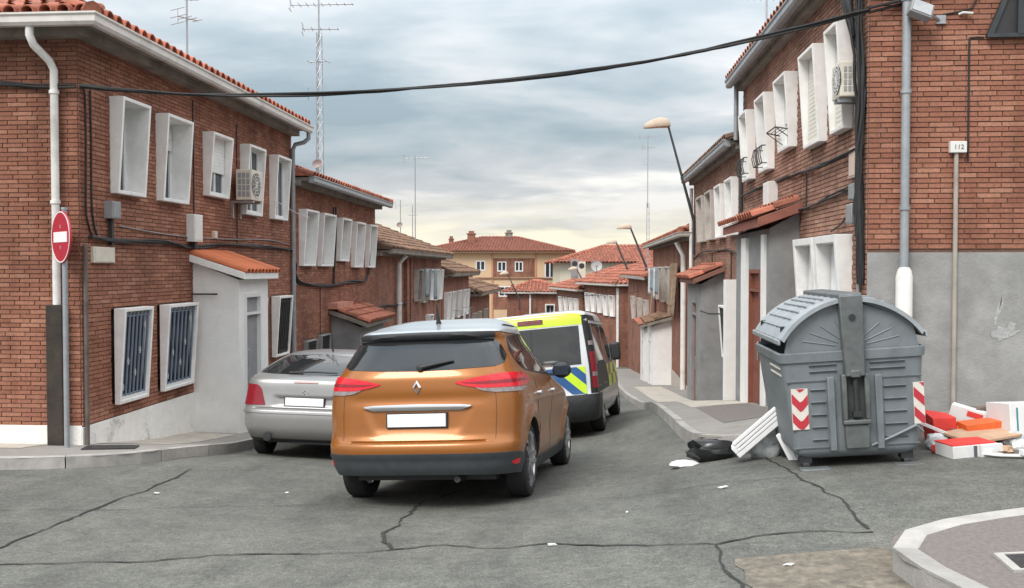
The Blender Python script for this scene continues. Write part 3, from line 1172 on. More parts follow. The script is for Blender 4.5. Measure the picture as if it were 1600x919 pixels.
def house(label, org, ang, s, L, D, z0, zt, wins, eave=.4, tan=.36, roof_m=None, plinth=None, plinth_m=None, real=0, gable_plinth=None,
          near_hip=True, far_hip=True, gut_m=None, cat='house', group=None, pitch=.21, course=.36, seg=4, wall_m=None, base=None, hood=True, far_over=None, near_over=None, facade_plinth=True, skip=0, brick_m=None):
    F = frame_fn(org, ang, s)
    b = base if base is not None else z0
    root = empty('brick_house', F(0, 0, b), label, cat, group)
    holes = [(w[0] + .008, w[1] - .008, w[2] + .008, w[3] - .008) for w in wins]
    mb = MB()
    wall_plane(mb, F, 0, L, z0, zt, holes)
    mb.quad(F(0, 0, z0), F(0, -D, z0), F(0, -D, zt), F(0, 0, zt))
    mb.quad(F(L, 0, z0), F(L, -D, z0), F(L, -D, zt), F(L, 0, zt))
    mb.quad(F(0, -D, z0), F(L, -D, z0), F(L, -D, zt), F(0, -D, zt))
    mb.quad(F(0, -.01, zt), F(L, -.01, zt), F(L, -D, zt), F(0, -D, zt))
    for w in wins:      # dark room behind every opening
        mb.quad(F(w[0], -.21, w[2]), F(w[1], -.21, w[2]), F(w[1], -.21, w[3]), F(w[0], -.21, w[3]))
    mb.build('wall', wall_m or (MORTAR if real else BR_X), root, recalc=False)
    if plinth is not None:
        mb = MB()
        p = .016
        gz = gable_plinth if gable_plinth is not None else plinth
        if facade_plinth:
            mb.box(-p, L, .002, p, z0, plinth, M=F)
        mb.box(-p, -.002, -D, 0.0, z0, gz, M=F)
        mb.build('plinth', plinth_m or PLINTH_W, root, bevel=.004)
    if real:
        hs = [(w[0] - .004, w[1] + .004, w[2] - .004, w[3] + .004) for w in wins]
        fac = brick_rows(0.0, L, (plinth if plinth is not None and facade_plinth else z0), zt, hs, 1)
        gab = brick_rows(-min(D, 2.6), -.005, (gable_plinth if gable_plinth is not None else plinth) if plinth is not None else z0, zt, [], 2)
        add_bricks(root, F, fac, gab, D, L, real if real > 1 else 0, fm=brick_m)
    for w in wins:
        window(root, F, *w[:4], **(w[4] if len(w) > 4 else {}))
    fo = eave if far_over is None else far_over
    no_ = eave if near_over is None else near_over
    # soffit slab
    mb = MB()
    zs = zt - .02
    mb.box(-no_ + .06, L + fo - .06, -D - .1, eave - .06, zs + .1, zs + .17, M=F)
    mb.box(-no_ * .45, L + fo * .45, -D - .02, eave * .45, zs, zs + .1, M=F)
    mb.build('soffit', SOFFIT, root)
    ze = zs + .19
    hip_roof(root, F, -no_, L + fo, eave, -D - eave, ze, tan, roof_m or TILE_R, near_hip, far_hip, pitch, course, seg=seg, skip=skip)
    if gut_m:
        mb = MB()
        path = [F(L + fo, eave - .08, zs + .07), F(-no_ + .08, eave - .08, zs + .07)]
        if near_hip:
            path.append(F(-no_ + .08, -D, zs + .07))
        pr = GUT
        # the profile must point away from the house
        a, c = Vector(path[0]), Vector(path[1])
        d = (c - a).normalized()
        side = Vector((d.y, -d.x, 0))
        out = Vector(F(0, 1, 0)) - Vector(F(0, 0, 0))
        if side.dot(out) < 0:
            pr = [(-x, y) for x, y in GUT]
        mb.sweep(pr, path)
        mb.build('gutter', gut_m, root, smooth=35)
    return root, F


def porch(root, F, u0, u1, n1, z0, z1, wall_m, tile_m, fascia_m, door=None, door_m=None, over=.16, rise=.38, single=True, frame_m=None, thick=.11, near_over=None, glass=False, rail=True):
    """small entrance porch: box, door, sloping tiled canopy"""
    mb = MB()
    holes = [(door[0], door[1], door[2], door[3])] if door else []
    Fp = lambda u, n, z: F(u, n1 + n, z)
    wall_plane(mb, Fp, u0, u1, z0, z1, holes, .1)
    mb.quad(F(u0, 0, z0), F(u0, n1, z0), F(u0, n1, z1), F(u0, 0, z1))
    mb.quad(F(u1, 0, z0), F(u1, n1, z0), F(u1, n1, z1), F(u1, 0, z1))
    for u in (u0, u1):
        mb.add([F(u, 0.002, z1), F(u, n1, z1), F(u, .002, z1 + rise * .93)], [(0, 1, 2)])
    p = mb.build('porch', wall_m, root, recalc=False)
    if door:
        m = MB()
        q = .06
        a, b, c, d = door
        for x0, x1, y0, y1 in ((a, a + q, c, d), (b - q, b, c, d), (a + q, b - q, d - q, d), (a + q, b - q, d - .34, d - .30)):
            m.box(x0, x1, n1 - .09, n1 + .02, y0, y1, M=F)
        m.build('door_frame', frame_m or FRAME_A, p)
        m = MB()
        m.box(a + q, b - q, n1 - .075, n1 - .045, c + .01, d - .345, M=F)
        if not glass:
            for k in range(3):
                m.box(a + q + .07, b - q - .07, n1 - .045, n1 - .035, c + .15 + k * .55, c + .6 + k * .55, M=F)
        m.box(a + q, b - q, n1 - .075, n1 - .045, d - .295, d - q - .003, M=F)
        m.build('door', door_m, p)
        m = MB()
        m.tube([F(a + q + .06, n1 - .03, c + .85), F(a + q + .06, n1 + .02, c + .87), F(a + q + .06, n1 + .02, c + 1.13), F(a + q + .06, n1 - .03, c + 1.15)], .012, 8)
        m.build('door_handle', STEEL, p)
    # canopy slab
    no_ = over if near_over is None else near_over
    ua, ub, nb = u0 - no_, u1 + over, n1 + over
    m = MB()
    tan = rise / nb
    m.prism([(0.01, z1 + rise - .02), (nb, z1 + .005), (nb, z1 + thick), (0.01, z1 + rise + thick - .02)], lambda n, z: F(ua, n, z), lambda n, z: F(ub, n, z))
    m.build('canopy', fascia_m, p, bevel=.008)
    if single:
        # one canopy tile, copied along the eave in two courses
        n = max(3, round((ub - ua) / .155))
        rows = []
        t = MB()
        ln = math.hypot(nb, rise) + .05
        sl = (Vector(F(0, 0, rise)) - Vector(F(0, nb, 0))).normalized()
        al = (Vector(F(1, 0, 0)) - Vector(F(0, 0, 0)))
        nr = al.cross(sl)
        if nr.z < 0:
            nr = -nr
        for rr, ra in ((0, .066), (ln, .066)):
            rows.append([tuple(al * (math.cos(math.pi * k / 6) * ra) + sl * rr + nr * (math.sin(math.pi * k / 6) * ra)) for k in range(7)])
        t.grid(rows)
        rows2 = [[tuple(Vector(q) * .999 - nr * .012) for q in r] for r in rows]
        t.grid(rows2)
        t.add(rows[0] + rows2[0], [(k, k + 1, 8 + k, 7 + k) for k in range(6)])
        me = t.mesh('roof_tile', tile_m, recalc=False)
        for q in me.polygons:
            q.use_smooth = True
        me.set_sharp_from_angle(angle=R(40))
        for i in range(n):
            u = ua + (i + .5) * (ub - ua) / n
            inst('roof_tile', me, p, Matrix.Translation(Vector(F(u, nb + .03, z1 + thick + .003))))
        m = MB()
        m.prism([(0.012, z1 + rise + thick - .015), (nb + .02, z1 + thick + .006), (nb + .02, z1 + thick + .02), (0.012, z1 + rise + thick)], lambda n_, z: F(ua + .01, n_, z), lambda n_, z: F(ub - .01, n_, z))
        m.build('tile_bed', tile_m, p)
    else:
        m = MB()
        tile_slope(m, F(ua, nb + .04, z1 + thick + .005), F(ub, nb + .04, z1 + thick + .005), (Vector(F(0, -1, 0)) - Vector(F(0, 0, 0))), tan, nb, False, False, .2, .3)
        o = m.build('canopy_tiles', tile_m, p, recalc=False)
    return p


Z0 = -8.0
W = WIN_W
# ---- first house on the left, with the no entry sign in front
L1, F1 = house('near left brick house with white window surrounds and white porch', (-6, 10.7), 0, 1, 8.1, 7.0, -3.0, 4.86, [
    (.72, 1.48, 3.07, 4.30, dict(fill='glass')), (2.0, 2.86, 3.07, 4.30, dict(fill='shutter_part')), (3.62, 4.46, 3.27, 4.28, dict(fill='shutter_half', deep=.03)),
    (5.22, 6.06, 3.07, 4.30, dict(fill='glass', deep=.0)), (6.74, 7.55, 3.07, 4.30, dict(fill='glass', deep=.02)),
    (.70, 1.50, .37, 1.60, dict(fill='bars', deep=-.045)), (1.98, 2.98, .37, 1.60, dict(fill='bars', deep=-.045)),
    (5.35, 6.1, .4, 1.58, dict(fill='blackbars', deep=-.02)), (6.78, 7.6, .4, 1.58, dict(fill='blackbars', deep=-.02))],
    eave=.42, plinth=.20, gable_plinth=.22, plinth_m=PLINTH_W, real=260, gut_m=GUTTER_W, base=-.4, far_over=.02, far_hip=False, skip=1)
porch(L1, F1, 3.2, 4.5, .74, -1.2, 1.94, PLASTER_W, TILE_O, PLASTER_W, (3.42, 4.15, -.30, 1.72), GREY_P, over=.14, rise=.30, frame_m=FRAME_A, glass=True)

# eave tiles of this house one by one
t = MB()
for rows in ([[(math.cos(math.pi * k / 8) * ra, r, math.sin(math.pi * k / 8) * ra + lift) for k in range(9)] for r, ra, lift in ((0, .085, .0), (.42, .072, .13))],
             [[(math.cos(math.pi * k / 8) * ra, r, math.sin(math.pi * k / 8) * ra + lift) for k in range(9)] for r, ra, lift in ((0, .07, .0), (.42, .058, .125))]):
    t.grid(rows)
rows = [[(math.cos(math.pi * k / 8) * ra, 0, math.sin(math.pi * k / 8) * ra) for k in range(9)] for ra in (.085, .07)]
t.grid(rows)
EAVE_TILE = t.mesh('roof_tile', TILE_RO, recalc=False)
for q in EAVE_TILE.polygons:
    q.use_smooth = True
EAVE_TILE.set_sharp_from_angle(angle=R(40))
rnd = random.Random(3)
for i in range(12):       # hip end, facing the cross street
    inst('roof_tile', EAVE_TILE, L1, Matrix.LocRotScale(Vector(F1(-.46, .30 - i * .215, 5.05 + rnd.uniform(-.006, .006))), Matrix.Rotation(rnd.uniform(-.03, .03), 3, 'Z').to_euler(), None))
for i in range(39):       # street side
    inst('roof_tile', EAVE_TILE, L1, Matrix.LocRotScale(Vector(F1(-.30 + i * .215, .46, 5.05 + rnd.uniform(-.006, .006))), Matrix.Rotation(R(90) + rnd.uniform(-.03, .03), 3, 'Z').to_euler(), None))
downpipe(L1, [F1(-.38, -.36, 4.93), F1(-.38, -.36, 4.80), F1(-.34, -.34, 4.70), F1(-.14, -.27, 4.56), F1(-.08, -.25, 4.46), F1(-.08, -.25, 1.66)], .046, PIPE_W, clips=[F1(-.08, -.25, 4.2), F1(-.08, -.25, 2.9)])
mb = MB()
mb.box(-.14, -.016, -.36, -.16, -.3, 1.68, M=F1)
mb.build('pipe_guard', mat('rusty_dark_guard', (0.045, 0.035, 0.028), 0.9, var=.4, scale=5, bump=.5, bscale=30, stain=.5, stain_col=(.02, .018, .016)), L1, bevel=.01)
downpipe(L1, [F1(.03, .05, 2.4), F1(.03, .05, -.2)], .026, mat('rusty_conduit', (.15, .125, .11), .7, .2, var=.3, scale=5), name='conduit')
downpipe(L1, [F1(8.02, .40, 4.9), F1(8.02, .40, 4.78), F1(8.02, .30, 4.70), F1(8.02, .12, 4.66), F1(8.02, .07, 4.55), F1(8.02, .07, -1.2)], .045, PIPE_G, clips=[F1(8.02, .07, 3.9), F1(8.02, .07, 1.8)])

# ---- second house on the left
L2, F2 = house('second brick house on the left, lower, beyond the grey downpipe', (-6, 18.8), 0, 1, 7.75, 7.0, -4, 3.86, [
    (.48, 1.4, 2.17, 3.38, dict(fill='shutter:g')), (1.82, 2.85, 2.17, 3.38, dict(fill='shutter:g')), (3.45, 4.35, 2.3, 3.36, dict(fill='glass')),
    (4.9, 5.85, 2.15, 3.34, dict(fill='shutter:g')), (6.45, 7.3, 2.15, 3.34, dict(fill='shutter:g')), (.75, 1.5, -.55, .55, dict(fill='blackbars', surround=PORCH_G, deep=-.01, nt=.12, nb=.08, t=.03)), (1.85, 2.6, -.55, .6, dict(fill='blackbars', surround=PORCH_G, deep=-.01, nt=.12, nb=.08, t=.03)),
    (6.7, 7.4, -.6, .5, dict(fill='glass'))],
    eave=.42, plinth=-.75, plinth_m=PLINTH_G, real=1, gut_m=PIPE_G, base=-1.1, near_hip=False, near_over=0, far_over=.35)
porch(L2, F2, 3.0, 5.6, .72, -3, .72, PORCH_G, TILE_R, SOFFIT, (3.6, 4.5, -1.3, .3), RED_DOOR, over=.2, rise=.34, frame_m=FRAME_A, single=False)
mb = MB()
mb.box(2.7, 4.2, .0, .25, 1.16, 1.3, M=F2)
mb.build('canopy_ridge', mat('pale_terracotta', (.48, .22, .16), .85, var=.15), L2)
# ---- third, fourth and fifth on the left
L3, F3 = house('third brick house on the left with mossy brown roof and white pipe', (-6, 26.6), 0, 1, 12.6, 7.0, -5, 2.52, [
    (6.2, 7.1, .95, 2.1, dict(fill='shutter', surround=WIN_O)), (7.6, 8.5, .85, 2.1, dict(fill='shutter_half', surround=WIN_O)), (9.0, 9.9, .9, 2.1, dict(fill='shutter')), (10.2, 11.0, .85, 2.1, dict(fill='shutter')), (11.3, 12.2, .85, 2.1, dict(fill='shutter')),
    (8.6, 9.5, -.6, .35, dict(fill='glass'))],
    eave=.45, roof_m=TILE_B, gut_m=SOFFIT, base=-1.7, plinth=-1.5, plinth_m=PLINTH_G, tan=.42, near_hip=False, near_over=0, far_over=.2, pitch=.24)
downpipe(L3, [F3(2.9, .35, 2.55), F3(2.9, .12, 2.3), F3(2.9, .12, -1.9)], .08, PIPE_W, clips=[F3(2.9, .12, 1.0)])
mb = MB()
mb.box(4.3, 4.7, .0, .12, -3, 2.5, M=F3)
mb.build('pilaster', BR_X, L3)
mb = MB()
mb.box(5.1, 5.4, .0, .1, -3, 2.5, M=F3)
mb.build('pilaster', BR_X, L3)
L4, F4 = house('fourth house on the left with pale shutters under a brown roof', (-6, 39.4), 0, 1, 9.4, 7, -6, 1.75, [
    (.6, 1.6, -.2, 1.1, dict(fill='shutter')), (2.2, 3.2, -.2, 1.1, dict(fill='shutter')), (4.2, 5.2, -.2, 1.1, dict(fill='shutter_half')), (6.0, 7.0, -.2, 1.1, dict(fill='shutter')), (7.5, 8.5, -.2, 1.1, dict(fill='shutter'))],
    eave=.5, roof_m=TILE_B, base=-2.7, near_hip=False, near_over=0, far_over=.4, pitch=.3, course=.5, seg=3, gut_m=SOFFIT)
L5, F5 = house('last house of the left row with brown boarded front', (-6, 49.2), 0, 1, 10.6, 7, -7, .62, [
    (1.0, 2.0, -1.4, -.3, dict(fill='shutter', surround=WIN_O)), (3.4, 4.4, -1.4, -.3, dict(fill='shutter', surround=WIN_O)), (7, 8, -1.4, -.3, dict(fill='glass', surround=WIN_O))],
    eave=.6, roof_m=TILE_B, base=-3.6, near_hip=True, near_over=.1, far_over=.6, pitch=.3, course=.5, seg=3, gut_m=SOFFIT, tan=.42)

# ---- first house on the right, beside the bin
R1, G1 = house('near right brick house with grey rendered base behind the bin', (3.05, 10.25), 0, -1, 7.75, 7.0, -3.0, 5.5, [
    (.55, 1.12, 3.70, 4.92, dict(fill='shutter:c', deep=.02)), (1.65, 2.45, 3.70, 4.92, dict(fill='shutter:c', deep=.02)), (3.28, 4.08, 3.85, 4.92, dict(fill='shutter_half', deep=.06)),
    (4.82, 5.62, 3.70, 4.92, dict(fill='shutter_part', deep=.08)), (6.45, 7.2, 3.70, 4.92, dict(fill='shutter_half', deep=.08)),
    (.52, 1.52, 1.28, 2.50, dict(fill='curtain', t=.09, deep=.08)), (1.62, 2.66, 1.28, 2.50, dict(fill='curtain', t=.09, deep=.08))],
    eave=.30, plinth=2.28, plinth_m=PLINTH_G, real=290, gut_m=PIPE_G, base=.6, far_over=.0, near_over=.25, far_hip=False, facade_plinth=False, brick_m=BR_P)
mb = MB()
mb.box(.0, 3.1, .002, .014, -2, .95, M=G1)
mb.build('plinth', PLINTH_G, R1)
porch(R1, G1, 3.08, 5.9, .42, -2.5, 2.68, PORCH_G, TILE_R, mat('red_painted_fascia', (.27, .10, .07), .8, var=.2), (3.7, 4.6, -.12, 2.1), RED_DOOR, over=.2, rise=.24, frame_m=RED_DOOR, single=False, thick=.14)
for q in ((4.72, 5.15, .47), (3.3, 3.52, .46)):
    mb = MB()
    mb.box(q[0], q[1], .42, q[2], -1.5, 2.6, M=G1)
    mb.build('porch_post', PLASTER_W, R1)
# old white paint smears on the cement base of the end wall
rnd = random.Random(8)
for (cx, cz, w_, h_) in ((1.43, 1.42, .17, .09), (1.37, 1.66, .035, .16), (1.66, .92, .02, .06), (1.50, 1.50, .06, .05)):
    mb = MB()
    pts = []
    for j in range(18):
        a_ = 2 * math.pi * j / 18
        k_ = rnd.uniform(.55, 1.1)
        pts.append((-.0185 - .01 * w_, -(cx + math.cos(a_) * w_ * k_ + .25 * h_ * math.sin(a_)), cz + math.sin(a_) * h_ * k_))
    mb.add([G1(*p) for p in pts] + [G1(-.0185 - .001 * w_ * 10, -cx, cz)], [(j, (j + 1) % 18, 18) for j in range(18)])
    mb.build('paint_smear', mat('worn_white_smear', (.37, .37, .365), .95, var=.25, scale=30), R1, recalc=False)
# downpipe on the end wall with a white guard at its foot
downpipe(R1, [G1(-.09, -.36, 5.6), G1(-.09, -.36, 2.1)], .046, PIPE_G, clips=[G1(-.09, -.36, 4.95), G1(-.09, -.36, 3.98), G1(-.09, -.36, 2.75)])
mb = MB()
mb.lathe([(0, .62), (.085, .62), (.085, 2.02), (.07, 2.09), (.05, 2.12), (0, 2.12)], 20, Matrix.Translation(Vector(G1(-.10, -.36, 0))))
mb.build('pipe_guard', PIPE_W, R1, smooth=50)
# triangular vent in the end wall
mb = MB()
vx, vz = -1.53, 4.56
mb.prism([(vx - .34, vz), (vx + .34, vz), (vx + .04, vz + .72), (vx - .04, vz + .72)], lambda n, z: G1(-.016, n, z), lambda n, z: G1(-.05, n, z))
vent = mb.build('roof_vent', IRON_B, R1)
mb = MB()
mb.prism([(vx - .34, vz), (vx - .28, vz), (vx + .0, vz + .72), (vx - .04, vz + .72)], lambda n, z: G1(-.05, n, z), lambda n, z: G1(-.075, n, z))
mb.prism([(vx + .28, vz), (vx + .34, vz), (vx + .04, vz + .72), (vx + .0, vz + .72)], lambda n, z: G1(-.051, n, z), lambda n, z: G1(-.075, n, z))
mb.prism([(vx - .035, vz + .01), (vx + .035, vz + .01), (vx + .03, vz + .71), (vx - .03, vz + .71)], lambda n, z: G1(-.052, n, z), lambda n, z: G1(-.085, n, z))
mb.prism([(vx - .34, vz - .02), (vx + .34, vz - .02), (vx + .34, vz + .02), (vx - .34, vz + .02)], lambda n, z: G1(-.049, n, z), lambda n, z: G1(-.08, n, z))
mb.build('vent_frame', mat('dark_grey_metal', (.05, .055, .06), .5, .3, var=.2), vent)
# conduit and grey downpipe at the far eave corner
downpipe(R1, [G1(7.7, .15, 5.6), G1(7.7, .15, 4.55)], .045, PIPE_G)
downpipe(R1, [G1(7.72, .04, 4.7), G1(7.72, .04, -.6)], .04, IRON_B)
downpipe(R1, [G1(.16, .04, 2.45), G1(.16, .04, .5)], .022, PIPE_G, name='conduit')

# ---- second house on the right
R2, G2 = house('second house on the right with tall brown window surrounds and grey porch', (3.05, 18.0), 0, -1, 7.8, 7, -4, 4.42, [
    (.5, 1.4, 2.78, 3.92, dict(fill='shutter', nt=.16)), (2.0, 2.9, 2.78, 3.92, dict(fill='shutter_half', nt=.16)), (3.5, 4.5, 2.78, 3.92, dict(fill='shutter:g', surround=WIN_O, nt=.16)), (5.1, 6.2, 2.78, 3.92, dict(fill='shutter:g', surround=WIN_O, nt=.16)),
    (.9, 1.85, .25, 1.35, dict(fill='blackbars'))],
    eave=.3, plinth=.2, plinth_m=PORCH_G, real=1, gut_m=PIPE_G, base=-.7, near_hip=False, near_over=0, far_over=.1, roof_m=TILE_B, brick_m=BR_P, wall_m=MORTAR_P)
porch(R2, G2, 2.3, 4.8, .5, -3, 1.78, PORCH_G, TILE_R, mat('brown_fascia', (.21, .10, .075), .85, var=.2), (2.9, 3.8, -1.0, 1.4), RED_DOOR, over=.18, rise=.3, frame_m=PORCH_G, single=False)
mb = MB()
mb.box(.05, .4, .0, .3, -2.2, 1.9, M=G2)
mb.build('porch_post', PLASTER_W, R2)
downpipe(R2, [G2(7.6, .1, 4.3), G2(7.6, .1, -1.6)], .05, PIPE_W)
# ---- third on the right
R3, G3 = house('third house on the right with laundry and blinds at its upper windows', (3.05, 25.8), 0, -1, 14.8, 7, -5, 2.95, [
    (6.0, 7.0, .9, 2.2, dict(fill='shutter', surround=WIN_O)), (8.5, 9.5, .9, 2.2, dict(fill='shutter_half', surround=WIN_O)), (11.5, 12.5, .9, 2.2, dict(fill='glass', surround=WIN_O))],
    eave=.4, base=-1.9, gut_m=WIN_O, near_hip=True, near_over=.2, far_over=.2, pitch=.24, plinth=-1.3, plinth_m=CONC_B)
porch(R3, G3, 6.2, 8.6, .65, -4, .15, PLASTER_W, TILE_B, SOFFIT, (6.9, 7.8, -2.4, -.1), GREY_P, over=.2, rise=.25, single=False)
porch(R3, G3, 10.0, 12.8, .65, -4.5, -.15, PLASTER_W, TILE_R, SOFFIT, (10.9, 11.8, -2.9, -.4), RED_DOOR, over=.2, rise=.25, single=False)
downpipe(R3, [G3(1.7, .3, 2.9), G3(1.7, .1, 2.5), G3(1.7, .1, -2.2)], .08, PIPE_W)
for a, b, c, d, m in ((3.2, 4.3, .7, 2.3, CLOTH_B), (4.5, 5.5, .6, 2.3, CLOTH_B), (12.9, 13.8, .2, 1.6, CLOTH_B)):
    mb = MB()
    n = 14
    mb.grid([[G3(a + (b - a) * j / 6, .12 + .10 * (1 - (i / n)) + .008 * (i % 2), c + (d - c) * i / n) for j in range(7)] for i in range(n + 1)])
    mb.build('blind', m, R3, recalc=False)
R4, G4 = house('fourth house on the right, dim brick, at the end of the pavement', (3.05, 40.8), -2, -1, 12.5, 7, -6.5, 1.6, [
    (1.5, 2.5, -.5, .7, dict(fill='shutter', surround=WIN_O)), (4.5, 5.5, -.5, .7, dict(fill='glass', surround=WIN_O)), (8, 9, -.5, .7, dict(fill='shutter', surround=WIN_O))],
    eave=.4, base=-2.9, near_hip=False, near_over=0, far_over=.4, pitch=.3, course=.5, seg=3, gut_m=WIN_O)
# ---- far end of the street
E1, H1 = house('far brick house with a row of white windows under a red roof', (2.25, 56), -16, -1, 7.6, 8, -8, 1.05, [
    (.9, 1.7, -.8, .5, dict(fill='shutter')), (2.2, 3.0, -.8, .5, dict(fill='shutter')), (3.5, 4.3, -.7, .5, dict(fill='shutter:g')), (4.9, 5.7, -.7, .55, dict(fill='shutter')), (6.2, 7.0, -.7, .55, dict(fill='shutter:g'))],
    eave=.5, base=-3.8, pitch=.3, course=.5, seg=3, gut_m=GUTTER_W, near_over=.3)
downpipe(E1, [H1(.1, .1, 1.0), H1(.1, .1, -4)], .09, PIPE_W)
E2, H2 = house('far brick house with pale window strips, left of the red roofed one', (.0, 64), -14, -1, 8.2, 8, -8, .55, [
    (1, 1.8, -1.4, .05, dict(fill='shutter')), (2.6, 3.4, -1.4, .05, dict(fill='shutter')), (4.3, 5.1, -1.4, .05, dict(fill='shutter')), (6, 6.8, -1.4, .05, dict(fill='shutter'))],
    eave=.5, base=-4.2, pitch=.3, course=.5, seg=3, gut_m=GUTTER_W)
E3, H3 = house('low far brick house facing down the street with a single white window', (-6.1, 75), 90, 1, 4.6, 4.0, -8, .1, [
    (3.1, 3.9, -1.7, -.7, dict(fill='glass', t=.09))],
    eave=.4, base=-4.5, pitch=.3, course=.5, seg=3, gut_m=GUTTER_W)
downpipe(E3, [H3(1.9, .1, .1), H3(1.9, .1, -4.5)], .08, PIPE_W)
mb = MB()
mb.box(.75, 1.1, .0, .05, -2.2, -.5, M=H3)
mb.build('door', RED_DOOR, E3)


# ---- cream apartment block across the end of the street
def block():
    F = frame_fn((-18, 105), 90, 1)
    root = empty('apartment_block', F(8, 0, -4.9), 'cream apartment block with brick panel and red hipped roof across the street end', 'building')
    wins = [(5.9, 7.0, 1.95, 3.1), (8.35, 9.4, 1.85, 3.0), (10.35, 11.3, 1.85, 3.0), (13.75, 14.9, 1.1, 3.0), (1.6, 2.6, 1.9, 3.1), (2.0, 3.0, -1.4, -.2), (8.5, 9.9, -1.0, .2), (12.5, 13.5, -1.4, -.2), (5.9, 7, -1.4, -.2)]
    mb = MB()
    L, D = 16.2, 12
    wall_plane(mb, F, 0, L, -9, 3.95, [w for w in wins], .18)
    mb.quad(F(0, 0, -9), F(0, -D, -9), F(0, -D, 3.95), F(0, 0, 3.95))
    mb.quad(F(L, 0, -9), F(L, -D, -9), F(L, -D, 3.95), F(L, 0, 3.95))
    mb.quad(F(0, -D, -9), F(L, -D, -9), F(L, -D, 3.95), F(0, -D, 3.95))
    mb.build('wall', CREAM_B, root, recalc=False)
    mb = MB()
    for a, b, c, d in ((7.9, 8.33, 1.3, 3.35), (9.42, 10.33, 1.3, 3.35), (11.32, 12.6, 1.3, 3.35), (8.33, 9.42, 1.3, 1.83), (10.33, 11.32, 1.3, 1.83), (8.33, 9.42, 3.02, 3.35), (10.33, 11.32, 3.02, 3.35),
                       (7.9, 8.48, -2.4, .4), (9.92, 10.3, -2.4, .4), (8.48, 9.92, -2.4, -1.02)):
        mb.box(a, b, .004, .06, c, d, M=F)
    mb.build('brick_panel', BR_X, root)
    mb = MB()
    mb.box(-.05, L + .05, .005, .12, 1.0, 1.18, M=F)
    mb.build('string_course', mat('brown_band', (.25, .12, .08), .9, var=.1), root)
    mb = MB()
    ob = mat('orange_band', (.52, .25, .15), .9, var=.1)
    for q in ((7.7, 7.88, -8, .99), (7.7, 7.88, 1.19, 3.9), (12.62, 12.8, 1.19, 3.9)):
        mb = MB()
        mb.box(q[0], q[1], .004, .10, q[2], q[3], M=F)
        mb.build('pilaster', ob, root)
    for a, b, c, d in wins:
        mb = MB()
        t = .13
        for q in ((a, a + t, c, d), (b - t, b, c, d), (a + t, b - t, c, c + t), (a + t, b - t, d - t, d), ((a + b) / 2 - t / 2, (a + b) / 2 + t / 2, c + t, d - t)):
            mb.box(q[0], q[1], -.15, .03, q[2], q[3], M=F)
        w = mb.build('window', FRAME_A, root)
        mb = MB()
        mb.box(a + .02, b - .02, -.13, -.1, c + .02, d - .02, M=F)
        mb.build('pane', GLASS_D, w)
    mb = MB()
    mb.box(-.7, L + .7, -D - .6, .7, 3.96, 4.12, M=F)
    mb.build('soffit', CREAM_B, root)
    hip_roof(root, F, -.9, L + .9, .9, -D - .8, 4.13, .26, mat('dull_red_tile', (.27, .095, .062), .9, var=.15, scale=2, tint=.2), True, True, .34, .6, seg=3)
    for u, n, z, w_, h, m in ((5.0, -3.4, 4.9, .85, 1.3, BR_X), (9.2, -6.2, 5.5, .8, .9, SOFFIT), (2.6, -3.5, 4.9, .5, .7, BR_X)):
        mb = MB()
        mb.box(u - w_ / 2, u + w_ / 2, n - w_ / 2, n + w_ / 2, z, z + h, M=F)
        mb.box(u - w_ * .6, u + w_ * .6, n - w_ * .6, n + w_ * .6, z + h + .002, z + h + .12, M=F)
        mb.box(u - w_ * .35, u + w_ * .35, n - w_ * .35, n + w_ * .35, z + h + .122, z + h + .4, M=F)
        mb.build('chimney', m, root)
    # the wing to the left, a little lower
    F_ = frame_fn((-26, 103), 90, 1)
    mb = MB()
    mb.box(0, 7.9, -10, 0, -9, 3.4, M=F_)
    wing = mb.build('wing', CREAM_B, root)
    hip_roof(root, F_, -.8, 8.5, .8, -10.8, 3.42, .3, TILE_R, True, True, .34, .6, seg=3, name='wing_roof')


block()


def block2():
    F = frame_fn((-2.2, 92), 84, 1)
    root = empty('pale_house', F(4, 0, -4.7), 'pale rendered house with broad red roof behind the right-hand row', 'building')
    mb = MB()
    wins = [(1.2, 2.2, .9, 2.0), (4.0, 5.0, .9, 2.0), (7, 8, .9, 2.0), (10, 11, .9, 2)]
    wall_plane(mb, F, 0, 15, -9, 2.75, wins, .18)
    mb.quad(F(0, 0, -9), F(0, -10, -9), F(0, -10, 2.75), F(0, 0, 2.75))
    mb.quad(F(15, 0, -9), F(15, -10, -9), F(15, -10, 2.75), F(15, 0, 2.75))
    mb.build('wall', WHITE_B, root, recalc=False)
    for a, b, c, d in wins:
        mb = MB()
        t = .12
        for q in ((a, a + t, c, d), (b - t, b, c, d), (a + t, b - t, c, c + t), (a + t, b - t, d - t, d)):
            mb.box(q[0], q[1], -.15, .03, q[2], q[3], M=F)
        w = mb.build('window', FRAME_A, root)
        mb = MB()
        mb.box(a + .02, b - .02, -.13, -.1, c + .02, d - .02, M=F)
        mb.build('pane', GLASS_D, w)
    hip_roof(root, F, -.8, 15.8, .8, -10.8, 2.8, .30, TILE_R, True, True, .34, .6, seg=3)


block2()


